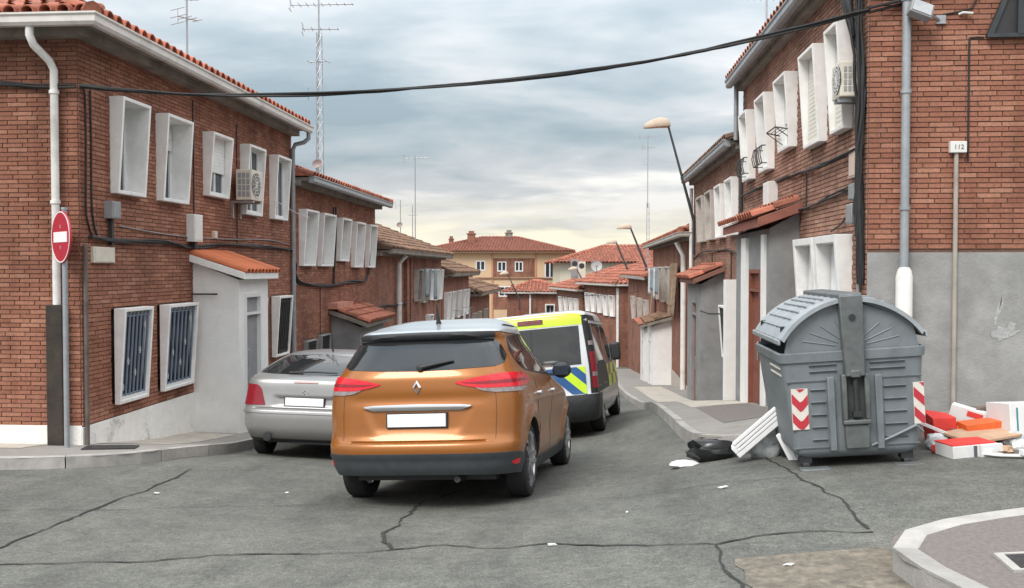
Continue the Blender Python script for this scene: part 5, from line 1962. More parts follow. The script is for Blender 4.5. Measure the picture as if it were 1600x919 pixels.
# ---- police van ----------------------------------------------------------
def van():
    AX = 1.0
    root = place('police_van', (-.54, 15.25), 6.6, 3.1, 1.62, 'white and dark van with yellow-green and blue high visibility markings', 'van')
    S = Shell([(.25, .12), (.35, .03), (.5, 0), (.6, 0), (.68, .03), (.9, .04), (1.2, .055), (1.5, .085), (1.7, .10), (1.82, .12), (1.90, .145), (1.95, .23), (1.975, .5), (1.985, .8)],
              [(.25, 4.7), (.4, 4.92), (.6, 4.97), (.8, 4.88), (.95, 4.65), (1.08, 4.3), (1.15, 4.1), (1.5, 3.6), (1.8, 3.15), (1.9, 2.9), (1.95, 2.75), (1.985, 2.5)],
              [(.25, .88), (.35, .92), (.5, .945), (.8, .955), (1.05, .955), (1.2, .945), (1.5, .92), (1.7, .90), (1.82, .885), (1.90, .86), (1.95, .80), (1.975, .68), (1.985, .5)],
              .20, .8, 3.2, 2.3)
    zs = zlist((.25, .7, 10), (.7, 1.8, 18), (1.8, 1.985, 12))
    body = local(shift(S.body(zs, (26, 34, 14)), -AX), 'body', VAN_W, root)
    ws = [(s * .83, yy, .33) for s in (-1, 1) for yy in (0, 3.1)]
    cut_arches(body, ws, .38, .58, 1.2)

    def P(name, m, *a, **k):
        parent = k.pop('parent', root)
        return local(shift(S.patch(*a, **k), -AX), name, m, parent)
    P('roof_marking', HIVIS, 'rear', -.80, .80, [(-.8, 1.74), (.8, 1.74)], [(-.8, 1.90), (-.6, 1.925), (0, 1.935), (.6, 1.925), (.8, 1.90)], na=26, nz=4, off=.006)
    P('brake_light', mat('brown_red_lamp', (.14, .02, .025), .3, var=.1), 'rear', -.20, .20, 1.79, 1.86, na=8, nz=2, off=.02, thick=.03)
    for sg in (-1, 1):
        P('rear_window', GLASS_CAR, 'rear', sg * .004, sg * .75, 1.12, 1.72, na=10, nz=8, off=.006)
        # diagonal bands on the doors
        for k, m in enumerate((HIVIS, VAN_BLUE, HIVIS, VAN_BLUE)):
            a = lambda x, k=k: min(1.08, max(.66, 1.42 - abs(x) * .95 - k * .17 + .30))
            b = lambda x, k=k: min(1.08, max(.62, 1.42 - abs(x) * .95 - k * .17 + .17 + .30))
            x0 = .02
            P('door_marking', m, 'rear', sg * x0, sg * .80, a, b, na=24, nz=3, off=.007, thick=.01)
        P('tail_lamp', LAMP_D, 'wrap', .70, .98, .74, 1.30, na=8, nz=8, off=.016, thick=.03, sg=sg)
        P('lamp_lens', LAMP_W, 'wrap', .72, .97, .92, .985, na=8, nz=2, off=.02, thick=.03, sg=sg)
        P('lamp_lens', LAMP_W, 'wrap', .72, .97, 1.40, 1.47, na=8, nz=2, off=.02, thick=.03, sg=sg)
        P('corner_pillar', BLACK_PL, 'wrap', .64, 1.5, .66, 1.88, na=12, nz=6, off=.008, thick=.02, sg=sg)
        P('rear_bumper', BLACK_PL, 'wrap', 0, 1.9 if sg > 0 else 1.9, .26, .66, na=24, nz=6, off=.03, thick=.05, sg=sg) if False else P('rear_bumper', BLACK_PL, 'wrap', 0, 1.10, .26, .64, na=20, nz=6, off=.03, thick=.05, sg=sg)
        # dark flank with chequered band
        P('flank_panel', VAN_D, 'side', .30, 4.15, .36, 1.80, na=34, nz=12, off=.004, thick=.012, sg=sg)
        n = 8
        for r_ in range(2):
            for c_ in range(n):
                if (r_ + c_) % 2 == 0:
                    y0 = .36 + c_ * .46
                    P('flank_marking', HIVIS if sg > 0 or True else HIVIS, 'side', y0, y0 + .45, .66 + r_ * .20, .855 + r_ * .20, na=4, nz=2, off=.007, thick=.006, sg=sg)
        P('side_window', GLASS_CAR, 'side', .42, 1.62, 1.14, 1.70, na=10, nz=6, off=.012, sg=sg)
        P('side_window', GLASS_CAR, 'side', 1.72, 2.86, 1.14, 1.70, na=10, nz=6, off=.012, sg=sg)
        P('side_window', GLASS_CAR, 'side', 2.96, 3.9, 1.12, [(2.96, 1.70), (3.3, 1.64), (3.9, 1.2)], na=10, nz=6, off=.012, sg=sg)
        for y in (.38, 1.67, 2.91):
            P('window_pillar', PIPE_G, 'side', y, y + .035, 1.10, 1.74, na=2, nz=6, off=.016, thick=.02, sg=sg)
        P('gutter_strip', VAN_W, 'side', .30, 3.2, 1.745, 1.785, na=20, nz=1, off=.014, thick=.02, sg=sg)
        mp = S.side_pt(3.75, 1.15, sg)
        mb = MB()
        mb.box(mp.x + sg * .16 - .10, mp.x + sg * .16 + .10, mp.y - .06, mp.y + .06, 1.08, 1.42)
        m_ = local(shift(mb, -AX), 'wing_mirror', BLACK_PL, root, bevel=.04)
        mb = MB()
        mb.tube([mp - Vector((sg * .05, 0, 0)), mp + Vector((sg * .12, 0, .03))], .03, 8)
        local(shift(mb, -AX), 'mirror_arm', BLACK_PL, m_)
    P('door_joint', BLACK_PL, 'rear', -.008, .008, .66, 1.72, na=1, nz=10, off=.010, thick=.02)
    pl = S.rear_pt(-.35, .8)
    mb = MB()
    mb.box(-.62, -.10, pl.y - .03, pl.y - .01, .74, .85)
    local(shift(mb, -AX), 'number_plate', PLATE, root)
    for q in ws:
        wheel(root, q[0], q[1], q[2], .33, .215, .21, 6, double=False)
    mb = MB()
    mb.box(-.75, .75, .2, 4.5, .22, .36)
    local(shift(mb, -AX), 'underbody', BLACK_PL, root)
    # low light bar on the roof
    lb = MB()
    lb.box(-.5, .5, 2.3, 2.55, 1.96, 2.06)
    local(shift(lb, -AX), 'light_bar', LAMP_W, root, bevel=.03)


TALL = 1.045
orange_car()
TALL = 1.06
silver_car()
TALL = 1.0
van()


# ------------------------------------------------------------------ bin and rubbish
def rubbish_bin():
    # local: x right, y away from the camera, z up; origin under the middle of the near face
    org = Vector((2.40, 8.2, 0))
    org.z = G(2.42, 8.7)
    Mx = Matrix.Translation(org) @ Matrix.Rotation(R(-1.5), 4, 'Z') @ Matrix.Rotation(R(-4.2), 4, 'Y')
    root = empty('rubbish_bin', org, 'large grey wheeled rubbish bin with domed lid and red and white chevrons', 'rubbish bin', mat=Mx)
    D = 1.32
    zb, zr = .10, .98          # floor and rim

    def wx(z):                  # half width, wider at the rim
        return .525 + .075 * (z - zb) / (zr - zb)

    def face(x, z, d=0.0):      # near face leans out a little towards the rim
        return (x, .05 - .05 * (z - zb) / (zr - zb) - d, z)
    # body: rounded tapered tub
    mb = MB()
    rows = []
    for z in zlist((zb, zb + .08, 4), (zb + .08, zr, 10)):
        w = wx(z) - (.07 * (1 - (z - zb) / .08) ** 2 if z < zb + .08 else 0)
        y0 = .05 - .05 * (z - zb) / (zr - zb) + (.06 * (1 - (z - zb) / .08) ** 2 if z < zb + .08 else 0)
        y1 = D - y0
        r = .07
        row = []
        for cx, cy, a0 in ((w - r, y0 + r, -90), (w - r, y1 - r, 0), (-w + r, y1 - r, 90), (-w + r, y0 + r, 180)):
            for k in range(6):
                a = R(a0 + 90 * k / 5)
                row.append((cx + r * math.cos(a), cy + r * math.sin(a), z))
        rows.append(row)
    mb.grid(rows, closed=True)
    mb.add(rows[0], [tuple(range(24))])
    local(mb, 'tub', BIN_G, root)
    # rim band
    mb = MB()
    rows = []
    for z, gx_ in ((zr - .03, 0), (zr - .02, .016), (zr + .055, .022), (zr + .065, 0)):
        w = .60 + gx_
        r = .08
        row = []
        for cx, cy, a0 in ((w - r, -gx_ + r, -90), (w - r, D + gx_ - r, 0), (-w + r, D + gx_ - r, 90), (-w + r, -gx_ + r, 180)):
            for k in range(6):
                a = R(a0 + 90 * k / 5)
                row.append((cx + r * math.cos(a), cy + r * math.sin(a), z))
        rows.append(row)
    mb.grid(rows, closed=True)
    local(mb, 'rim', BIN_G, root)

    # dome: end walls and two curved lids
    def arc(t):                 # t 0..1 across the half dome: edge to crown
        x = .60 * (1 - t)
        return x, zr + .02 + .50 * max(0, 1 - (x / .66) ** 1.9) ** .60
    for yy, nm in ((.015, 'end_wall'), (D - .015, 'end_wall')):
        mb = MB()
        pts = [(x, z) for x, z in (arc(t / 14) for t in range(15))]
        poly = [(.57, zr + .04)] + [(x - .03, z - .015) for x, z in pts if x < .59] + [(-x + .03, z - .015) for x, z in reversed(pts) if x < .59] + [(-.57, zr + .04)]
        mb.prism(poly, lambda x, z: (x, yy, z), lambda x, z: (x, yy + .03, z))
        ew = local(mb, nm, BIN_G, root, smooth=0)
        if yy < .1:
            mb = MB()
            for k in range(-4, 5):
                if k == 0:
                    continue
                a = R(90 - k * 17)
                p0 = Vector((math.cos(a) * .14, yy, zr + .07 + math.sin(a) * .10))
                p1 = Vector((math.cos(a) * .44, yy, zr + .06 + math.sin(a) * .27))
                mb.tube([p0, p1], .007, 6)
            local(mb, 'rib', BIN_G, ew)
    for sg in (-1, 1):
        mb = MB()
        out, inn = [], []
        n = 16
        for t in range(n + 1):
            x, z = arc(t / n * .93)
            nz = Vector((.7 * x / .72, 0, .6)).normalized()
            ro, ri = [], []
            for j in range(13):
                y = -.05 + (D + .10) * j / 12
                bump = .008 * (j % 2)
                p = Vector((x, y, z)) + nz * bump
                ro.append((sg * p.x, p.y, p.z))
                q = p - nz * .035
                ri.append((sg * q.x, q.y, q.z))
            out.append(ro)
            inn.append(ri)
        mb.grid(out)
        mb.grid(inn)
        for a, b in ((0, 1),):
            mb.grid([out[0], inn[0]])
            mb.grid([[r[0] for r in out], [r[0] for r in inn]])
            mb.grid([[r[-1] for r in out], [r[-1] for r in inn]])
            mb.grid([out[-1], inn[-1]])
        lid = local(mb, 'lid', BIN_L, root, smooth=30)
        # raised ribs across the lid, lip and buffers
        m = MB()
        for k in range(6):
            x, z = arc(.1 + k * .12)
            m.tube([(sg * (x + .004), .14, z + .016), (sg * (x + .004), D - .14, z + .012)], .008, 6)
        local(m, 'lid_rib', BIN_L, lid)
        m = MB()
        x, z = arc(0)
        m.box(min(sg * (x + .004), sg * (x + .028)), max(sg * (x + .004), sg * (x + .028)), -.05, D + .05, z - .05, z + .004)
        local(m, 'lid_lip', BIN_L, lid, bevel=.012)
        for y in (.14, D - .14):
            m = MB()
            m.lathe([(0, .055), (.028, .05), (.03, 0), (0, 0)], 12, Matrix.Translation((sg * (x - .06), y, z + .05)))
            local(m, 'lid_knob', BLACK_PL, lid)
    # centre beam over the crown and down the near end, with lifting socket
    mb = MB()
    cz = arc(1)[1]
    mb.box(-.10, .10, -.06, D + .06, cz - .03, cz + .035)
    local(mb, 'top_beam', BIN_D, root, bevel=.015)
    mb = MB()
    mb.hexa([(-.085, -.075, zr - .16), (.085, -.075, zr - .16), (.085, .02, zr - .16), (-.085, .02, zr - .16), (-.10, -.07, cz + .02), (.10, -.07, cz + .02), (.10, .02, cz + .02), (-.10, .02, cz + .02)])
    post = local(mb, 'end_post', BIN_D, root, bevel=.012)
    mb = MB()
    mb.lathe([(0, .012), (.028, .012), (.028, 0), (0, 0)], 14, Matrix.Translation((.0, -.074, cz - .17)) @ Matrix.Rotation(R(90), 4, 'X'))
    local(mb, 'bolt', BLACK_PL, post)
    # socket: frame, recess and pin
    mb = MB()
    z0, z1 = .24, .92
    f = lambda x, z, d: face(x, z, d)

    def fb(x0, x1, za, zb_, d0, d1):
        mb.hexa([f(x0, za, d0), f(x1, za, d0), f(x1, za, d1), f(x0, za, d1), f(x0, zb_, d0), f(x1, zb_, d0), f(x1, zb_, d1), f(x0, zb_, d1)])
    fb(-.115, -.075, .44, .84, -.01, .07)
    fb(.075, .115, .44, .84, -.01, .07)
    fb(-.115, .115, .40, .44, -.01, .075)
    fb(-.10, .10, .185, .395, -.01, .055)
    fb(-.04, .04, .81, .875, -.01, .09)
    sock = local(mb, 'lifting_socket', BIN_D, root, bevel=.010)
    mb = MB()
    fb(-.074, .074, .445, .81, -.01, .012)
    local(mb, 'recess', mat('dark_recess', (.06, .064, .066), .8, var=.3), sock)
    mb = MB()
    mb.box(-.035, .035, -.06, .0, .47, .515)
    mb.tube([(0, -.03, .5), (0, -.035, .80)], .022, 8)
    local(mb, 'socket_pin', IRON_B, sock)
    # vertical channels either side and the horizontal ribs
    mb = MB()
    for sg in (-1, 1):
        fb(sg * .20 - .03, sg * .20 + .03, .17, .82, -.01, .035)
    local(mb, 'channel', BIN_G, root, bevel=.008)
    mb = MB()
    for sg in (-1, 1):
        for k, z in enumerate((.27, .38, .49, .60, .71, .87, .925)):
            x0, x1 = .245, (.37 if sg < 0 else .43)
            if k >= 5:
                x0 = .14
            a, b = (sg * x0, sg * x1) if sg > 0 else (sg * x1, sg * x0)
            mb.hexa([f(a, z - .014, -.01), f(b, z - .014, -.01), f(b, z - .012, .004), f(a, z - .012, .004), f(a, z + .012, -.01), f(b, z + .012, -.01), f(b, z + .006, .022), f(a, z + .006, .022)])
    for z in (.20, .79):
        for a, b in ((-.53 - (z - .2) * .06, -.235), (.235, .53 + (z - .2) * .06)):
            mb.hexa([f(a, z - .01, -.01), f(b, z - .01, -.01), f(b, z - .008, .006), f(a, z - .008, .006), f(a, z + .008, -.01), f(b, z + .008, -.01), f(b, z + .005, .012), f(a, z + .005, .012)])
    local(mb, 'ribs', BIN_G, root)['kind'] = 'stuff'
    # left side: two white marks and a dent bar
    for z in (.90, .84):
        mb = MB()
        mb.box(-wx(z) - .006, -wx(z) + .01, .12, .62, z - .008, z + .008)
        local(mb, 'side_mark', REFL_W, root)
    # chevron reflectors at the two corners, each band its own piece
    for sg, xc in ((-1, -.465), (1, .535)):
        plate_h = .36
        zc = .55
        mb = MB()
        w = .07 if sg < 0 else .045
        fbx = lambda a, b, c, d, o0, o1: mb.hexa([f(a, c, o0), f(b, c, o0), f(b, c, o1), f(a, c, o1), f(a, d, o0), f(b, d, o0), f(b, d, o1), f(a, d, o1)])
        fbx(xc - w, xc + w, zc - plate_h / 2, zc + plate_h / 2, -.01, .010)
        pl = local(mb, 'chevron_plate', REFL_W, root)
        zlo, zhi = zc - plate_h / 2, zc + plate_h / 2
        for k in range(-1, 4):
            base = zlo + k * .17 - .02
            sk = -.10 if sg < 0 else .07

            def clip(z):
                return min(max(z, zlo + .002), zhi - .002)
            n = 6
            m = MB()
            rows = []
            for j in range(n + 1):
                t = j / n
                x = xc - w + .002 + (2 * w - .004) * t
                if sg < 0:
                    lo = base + .10 * abs(t - .55) * 1.6
                else:
                    lo = base + .09 * (1 - t)
                rows.append([f(x, clip(lo), .0125), f(x, clip(lo + .085), .0125)])
            if clip(base + .03) - clip(base) < .004 and clip(base + .16) - clip(base) < .01:
                continue
            m.grid(rows)
            local(m, 'chevron_stripe', REFL_R, pl, smooth=0)
    # feet and castors
    for x in (-.43, .43):
        for y in (.14, D - .14):
            mb = MB()
            mb.lathe([(0, -.03), (.055, -.03), (.06, 0), (.055, .03), (0, .03)], 16, Matrix.Translation((x, y, .035)) @ Matrix.Rotation(R(90), 4, 'Y'))
            mb.box(x - .05, x + .05, y - .05, y + .05, .06, .13)
            local(mb, 'castor', BLACK_PL, root)
    for q in ((-.50, -.24), (.30, .54)):
        mb = MB()
        mb.box(q[0], q[1], -.02, .10, -.045, .03)
        local(mb, 'foot', BIN_D, root, bevel=.015)
    # a dent across the lower right corner
    mb = MB()
    mb.tube([face(.12, .20, .012), face(.30, .27, .016), face(.50, .36, .02), face(.555, .30, .02)], [.010, .014, .016, .01], 6)
    local(mb, 'dent', BIN_G, root)


rubbish_bin()


def solid_box(name, label, cat, loc, size, rz, m, rx=0, ry=0, parts=(), lift=0, bevel=.004, group=None):
    """box-like thing standing on the road or pavement; parts: (name, x0,x1,y0,y1,z0,z1, material)"""
    base = Vector((loc[0], loc[1], loc[2] if len(loc) > 2 else G(loc[0], loc[1]) + lift))
    Mx = Matrix.Translation(base) @ Matrix.Rotation(R(rz), 4, 'Z') @ Matrix.Rotation(R(rx), 4, 'X') @ Matrix.Rotation(R(ry), 4, 'Y')
    root = empty(name, base, label, cat, group, mat=Mx)
    mb = MB()
    mb.box(-size[0] / 2, size[0] / 2, -size[1] / 2, size[1] / 2, 0, size[2])
    if not parts and size[2] > .05:          # crushed a little
        rj = random.Random(name)
        mb.v = [(x * rj.uniform(.82, 1.1), y * rj.uniform(.85, 1.1), z * rj.uniform(.75, 1.08)) for x, y, z in mb.v]
    local(mb, 'shell', m, root, bevel=bevel)
    for p in parts:
        q = MB()
        q.box(*p[1:7])
        local(q, p[0], p[7], root)
    return root


def gp(x, y, on=0):
    return G(x, y) + on


# red box and card behind the bin
solid_box('red_box', 'bright red cardboard box just behind the right corner of the bin', 'box', (3.40, 9.05), (.26, .2, .34), 8, RED_CARD, ry=-4, lift=.0)
solid_box('white_strip', 'long white plank leaning across the red box', 'plank', (3.42, 8.86), (.62, .05, .03), -4, CARD_W, ry=22, lift=.10)
solid_box('orange_sheet', 'orange plastic piece lying among the cardboard', 'plastic piece', (3.78, 9.0), (.48, .20, .09), 12, ORANGE_PL, lift=.13, ry=-4)
solid_box('cardboard_sheet', 'flattened brown cardboard sheet on top of the open white box', 'cardboard', (3.66, 8.80), (.56, .38, .025), 22, CARD, lift=.115, ry=-5, rx=5)
solid_box('pizza_box', 'open white box with red lid and dark slot lying in front of the cardboard', 'box', (3.42, 8.52), (.44, .26, .11), 14, CARD_W, ry=-3,
          parts=(('lid', -.22, .20, -.12, .14, .112, .122, RED_CARD), ('slot', -.02, .01, -.135, -.131, .0, .105, DARK_PRINT), ('flap', .03, .24, -.16, -.132, .005, .11, CARD_W)))
solid_box('brown_box', 'dull brown crushed box standing behind the orange plastic', 'box', (3.86, 9.4), (.26, .2, .28), 25, mat('dull_brown_card', (.17, .12, .10), .9, var=.2), lift=.05)
solid_box('printed_carton', 'white carton with teal and dark lettering lying at the right edge', 'box', (4.10, 9.0), (.44, .34, .30), 12, CARD_W, rx=-6, lift=.07,
          parts=(('teal_print', -.06, .0, -.174, -.1705, .03, .25, TEAL), ('thin_print', -.155, -.14, -.174, -.1705, .03, .26, TEAL), ('dark_print', .09, .14, -.174, -.1705, .07, .20, DARK_PRINT), ('dark_print', .16, .175, -.174, -.1705, .05, .22, DARK_PRINT)))
solid_box('striped_carton', 'white carton with red and blue print wedged behind the brown box', 'box', (3.72, 9.32), (.34, .16, .24), -28, CARD_W, ry=14, lift=.06,
          parts=(('red_print', -.02, .12, -.084, -.0805, .17, .22, RED_CARD), ('blue_print', .0, .13, -.084, -.0805, .02, .10, VAN_BLUE)))
# white packing strap on the road
mb = MB()
P_ = [(3.50, 8.42), (3.62, 8.30), (3.78, 8.24), (3.98, 8.30), (4.2, 8.42), (4.5, 8.46)]
mb2 = [(x, y, gp(x, y, .02)) for x, y in P_]
mb.sweep([(-.03, 0), (.03, 0), (.03, .012), (-.03, .012)], mb2)
tag(mb.build('packing_strap', FOAM, smooth=30), 'white packing strip lying on the asphalt in front of the boxes', 'packing strip')
solid_box('foam_block', 'small white foam block on the packing strip', 'foam piece', (3.80, 8.22), (.11, .06, .05), 10, FOAM, lift=.03)


def crumple(name, label, cat, c, size, m, seed, rz=0, lift=0, sub=3, amp=.25):
    """bag-like lump: a squashed, folded ball resting on the ground"""
    bm = bmesh.new()
    bmesh.ops.create_icosphere(bm, subdivisions=sub, radius=1)
    rnd = random.Random(seed)
    ph = [(rnd.uniform(2, 6), rnd.uniform(2, 6), rnd.uniform(2, 6), rnd.uniform(0, 6)) for _ in range(7)]
    for v in bm.verts:
        d = sum(math.sin(a * v.co.x + b * v.co.y + c_ * v.co.z + e) for a, b, c_, e in ph) / 7
        k = 1 + amp * d + amp * .35 * rnd.uniform(-1, 1)
        v.co = Vector((v.co.x * size[0] * k, v.co.y * size[1] * k, max(-.02, (v.co.z * .9 + .55) * size[2] * k)))
    me = bpy.data.meshes.new(name)
    bm.to_mesh(me)
    bm.free()
    me.materials.append(m)
    for q in me.polygons:
        q.use_smooth = True
    me.set_sharp_from_angle(angle=R(32))
    o = bpy.data.objects.new(name, me)
    COL.objects.link(o)
    o.location = (c[0], c[1], G(*c) + lift)
    o.rotation_euler = (0, 0, R(rz))
    return tag(o, label, cat)


crumple('rubbish_bag', 'black plastic rubbish bag lying flat on the road beside the white foam', 'rubbish bag', (1.36, 9.55), (.30, .17, .14), BAG_B, 4, 10)
crumple('foil_wrap', 'crumpled clear film and foil under the leaning white foam', 'plastic film', (1.80, 9.25), (.17, .15, .20), FILM, 9, 0)
crumple('paper_bag', 'flat crumpled white paper at the end of the black bag', 'paper', (1.03, 9.42), (.16, .09, .04), FOAM, 12, 15, amp=.2)
crumple('bottle_bag', 'small black bag standing against the left side of the bin', 'rubbish bag', (1.98, 9.1), (.06, .09, .15), BAG_B, 15)
# leaning moulded foam packaging: two slabs with steps
for rz, loc, tilt, lab, sz in ((-8, (1.60, 9.1, None), -43, 'white moulded foam packing slab leaning against the left side of the bin', (.62, .24)),
                               (-20, (1.93, 8.98, None), 62, 'narrow grey-white foam slab propped between the bin and the leaning foam', (.50, .16))):
    b = Vector((loc[0], loc[1], gp(loc[0], loc[1], .015)))
    Mx = Matrix.Translation(b + Vector((0, 0, .12))) @ Matrix.Rotation(R(rz), 4, 'Z') @ Matrix.Rotation(R(tilt), 4, 'Y')
    root = empty('foam_packaging', b, lab, 'foam packaging', mat=Mx)
    mb = MB()
    L_, W_ = sz
    o_ = -.12
    mb.box(o_, o_ + L_, -.10, .10, -.02, .03)
    local(mb, 'slab', FOAM, root, bevel=.008)
    mb = MB()
    for k in range(3):
        mb.box(o_ + .04, o_ + L_ - .03, -.105, .08 - k * .05, .031 + k * .035, .031 + k * .035 + .030)
    mb.box(o_, o_ + .06, -.10, .10, .031, .10)
    local(mb, 'ridges', FOAM, root, bevel=.006)
crumple('plastic_bag', 'crumpled white plastic bag stuffed between the red box and the bin', 'plastic bag', (3.28, 8.84), (.10, .10, .10), FILM, 21, 0)
crumple('dark_bag', 'dark grey bag under the white plank beside the bin', 'rubbish bag', (3.50, 8.98), (.17, .12, .10), mat('dark_grey_bag', (.05, .06, .075), .4, var=.3), 22, 0)
crumple('brown_paper', 'crumpled brown paper behind the flattened cardboard', 'paper', (3.95, 9.1), (.16, .12, .13), CARD, 23, 20)
crumple('white_paper', 'crumpled white paper by the foot of the printed carton', 'paper', (3.92, 8.62), (.08, .05, .05), CARD_W, 24, 30)
crumple('red_wrapper', 'small red wrapper poking out under the flattened cardboard', 'wrapper', (3.25, 8.66), (.09, .06, .06), RED_CARD, 26, 0)
crumple('cardboard_scrap', 'torn brown cardboard scrap lying right of the open white box', 'cardboard', (3.72, 8.55), (.16, .10, .04), CARD, 31, 35, amp=.3)
crumple('plastic_film', 'clear plastic film spread between the orange piece and the carton', 'plastic film', (3.95, 8.80), (.12, .09, .09), FILM, 32, 10, amp=.35)
crumple('orange_wrapper', 'crumpled orange wrapper beside the red box', 'wrapper', (3.58, 9.02), (.11, .08, .12), ORANGE_PL, 33, 40, amp=.35)
# scraps of paper on the road
for k, (x, y, s) in enumerate([(1.17, 7.76, .04), (-4.03, 8.48, .035), (-2.9, 8.9, .02), (-.2, 6.25, .025), (1.2, 5.45, .03), (.35, 7.2, .015)]):
    mb = MB()
    a = k * 1.3
    pts = []
    for j in range(6):
        t = j / 6 * 2 * math.pi + a
        r_ = s * (1 + .4 * math.sin(j * 2.3 + k))
        px, py = x + r_ * math.cos(t), y + r_ * .5 * math.sin(t)
        pts.append((px, py, G(px, py) + .012 + .008 * (j % 2)))
    mb.add(pts + [(p[0], p[1], p[2] - .004) for p in pts], [tuple(range(6)), tuple(range(11, 5, -1))] + [(i, (i + 1) % 6, 6 + (i + 1) % 6, 6 + i) for i in range(6)])
    lab = ['small white paper scrap on the road in front of the bin', 'white paper scrap on the left lane near the kerb', 'tiny white scrap on the road left of the orange car', 'white scrap beside the long crack behind the orange car',
           'white scrap on the worn concrete patch', 'tiny pale scrap on the road right of the orange car'][k]
    tag(mb.build('paper_scrap', CARD_W), lab, 'paper scrap')


# ------------------------------------------------------------------ no entry sign
def no_entry():
    x, y = -6.03, 10.42
    z = G(x, y) + KH
    root = empty('road_sign', (x, y, z), 'round red no entry sign with white bar on a grey pole', 'road sign')
    mb = MB()
    mb.tube([(x, y, z - .05), (x, y, z + 2.78)], .030, 14)
    mb.lathe([(0, .03), (.034, .028), (.036, 0), (0, 0)], 14, Matrix.Translation((x, y, z + 2.78)))
    mb.build('pole', PIPE_G, root, smooth=50)
    c = Vector((x, y, z + 2.46))
    a = R(221)                 # facing away to the left
    nrm = Vector((math.sin(a), math.cos(a), 0))
    rt = Vector((nrm.y, -nrm.x, 0))
    Mx = Matrix(((rt.x, 0, nrm.x, c.x + nrm.x * .045), (rt.y, 0, nrm.y, c.y + nrm.y * .045), (0, 1, 0, c.z), (0, 0, 0, 1)))
    mb = MB()
    mb.lathe([(0, .0), (.30, .0), (.305, -.006), (.305, -.02), (.29, -.024), (0, -.012)], 48, Mx)
    d = mb.build('disc', SIGN_R, root, smooth=35)
    mb = MB()
    p = [(-.215, -.06), (.215, -.06), (.215, .06), (-.215, .06)]
    mb.prism(p, lambda u, v: Mx @ Vector((u, v, .004)), lambda u, v: Mx @ Vector((u, v, -.002)))
    mb.build('bar', PLATE, d)
    mb = MB()
    mb.lathe([(.286, .003), (.298, .003), (.298, -.002), (.286, -.002)], 48, Mx, closed_prof=True)
    mb.build('border', PLATE, d, smooth=35)
    mb = MB()
    for dz in (-.12, .12):
        mb.box(x - .036, x + .036, y - .036, y + .036, c.z + dz - .02, c.z + dz + .02)
    mb.build('clamp', STEEL, root)


no_entry()


# ------------------------------------------------------------------ things on the walls
def ac_unit(F, u, z, w, h, d, label, n0=.08):
    """outdoor air-conditioning unit; u along the wall"""
    root = empty('air_conditioner', F(u, n0, z), label, 'air conditioner')
    mb = MB()
    mb.box(u, u + w, n0, n0 + d, z, z + h, M=F)
    mb.build('casing', CREAM_P, root, bevel=.012)
    mb = MB()
    for k in range(4):
        for j in range(3):
            mb.box(u - .006, u - .001, n0 + .03 + j * (d - .06) / 3 + .008, n0 + .03 + (j + 1) * (d - .06) / 3 - .008, z + .05 + k * (h - .1) / 4 + .008, z + .05 + (k + 1) * (h - .1) / 4 - .008, M=F)
    mb.build('side_grille', GREY_P, root)
    cz, cu = z + h * .52, u + w * .38
    r = h * .40
    c = Vector(F(cu, n0 + d, cz))
    o = Vector(F(cu, n0 + d + 1, cz)) - c
    al = Vector(F(cu + 1, n0 + d, cz)) - c
    Mx = Matrix(((al.x, 0, o.x, c.x), (al.y, 0, o.y, c.y), (0, 1, 0, c.z), (0, 0, 0, 1)))
    mb = MB()
    mb.lathe([(0, .004), (r, .004), (r, 0), (0, 0)], 24, Mx)
    f = mb.build('fan', IRON_B, root)
    mb = MB()
    for k in range(4):
        q = r * (k + 1) / 4
        mb.lathe([(q - .006, .016), (q, .018), (q + .006, .016), (q, .012)], 24, Mx, closed_prof=True)
    for k in range(6):
        a = k * math.pi / 6
        mb.tube([Mx @ Vector((math.cos(a) * r, math.sin(a) * r, .012)), Mx @ Vector((-math.cos(a) * r, -math.sin(a) * r, .012))], .005, 5)
    mb.build('fan_guard', WHITE_P, f)
    for q in (u + .08, u + w - .12):
        mb = MB()
        mb.box(q, q + .04, .002, n0 + d, z - .045, z - .003, M=F)
        mb.box(q, q + .04, .002, .04, z - .3, z - .046, M=F)
        mb.build('bracket', STEEL, root)


ac_unit(F1, 4.72, 3.28, .55, .52, .28, 'cream air conditioner outdoor unit between the third and fourth upper windows of the left house', n0=.12)
ac_unit(G1, .13, 3.98, .34, .38, .20, 'pale air conditioner on the corner of the right house beside the cable bundle', n0=.06)


def wall_box(F, u, z, w, h, d, m, name, label, cat, n0=.002, parts=()):
    root = empty(name, F(u, n0, z), label, cat)
    mb = MB()
    mb.box(u, u + w, n0, n0 + d, z, z + h, M=F)
    mb.build('casing', m, root, bevel=.008)
    mb = MB()
    mb.box(u + w * .08, u + w * .92, n0 + d, n0 + d + .006, z + h * .07, z + h * .93, M=F)
    mb.build('cover', m, root, bevel=.003)
    for p in parts:
        q = MB()
        q.box(*p[1:7], M=F)
        q.build(p[0], p[7], root)
    return root


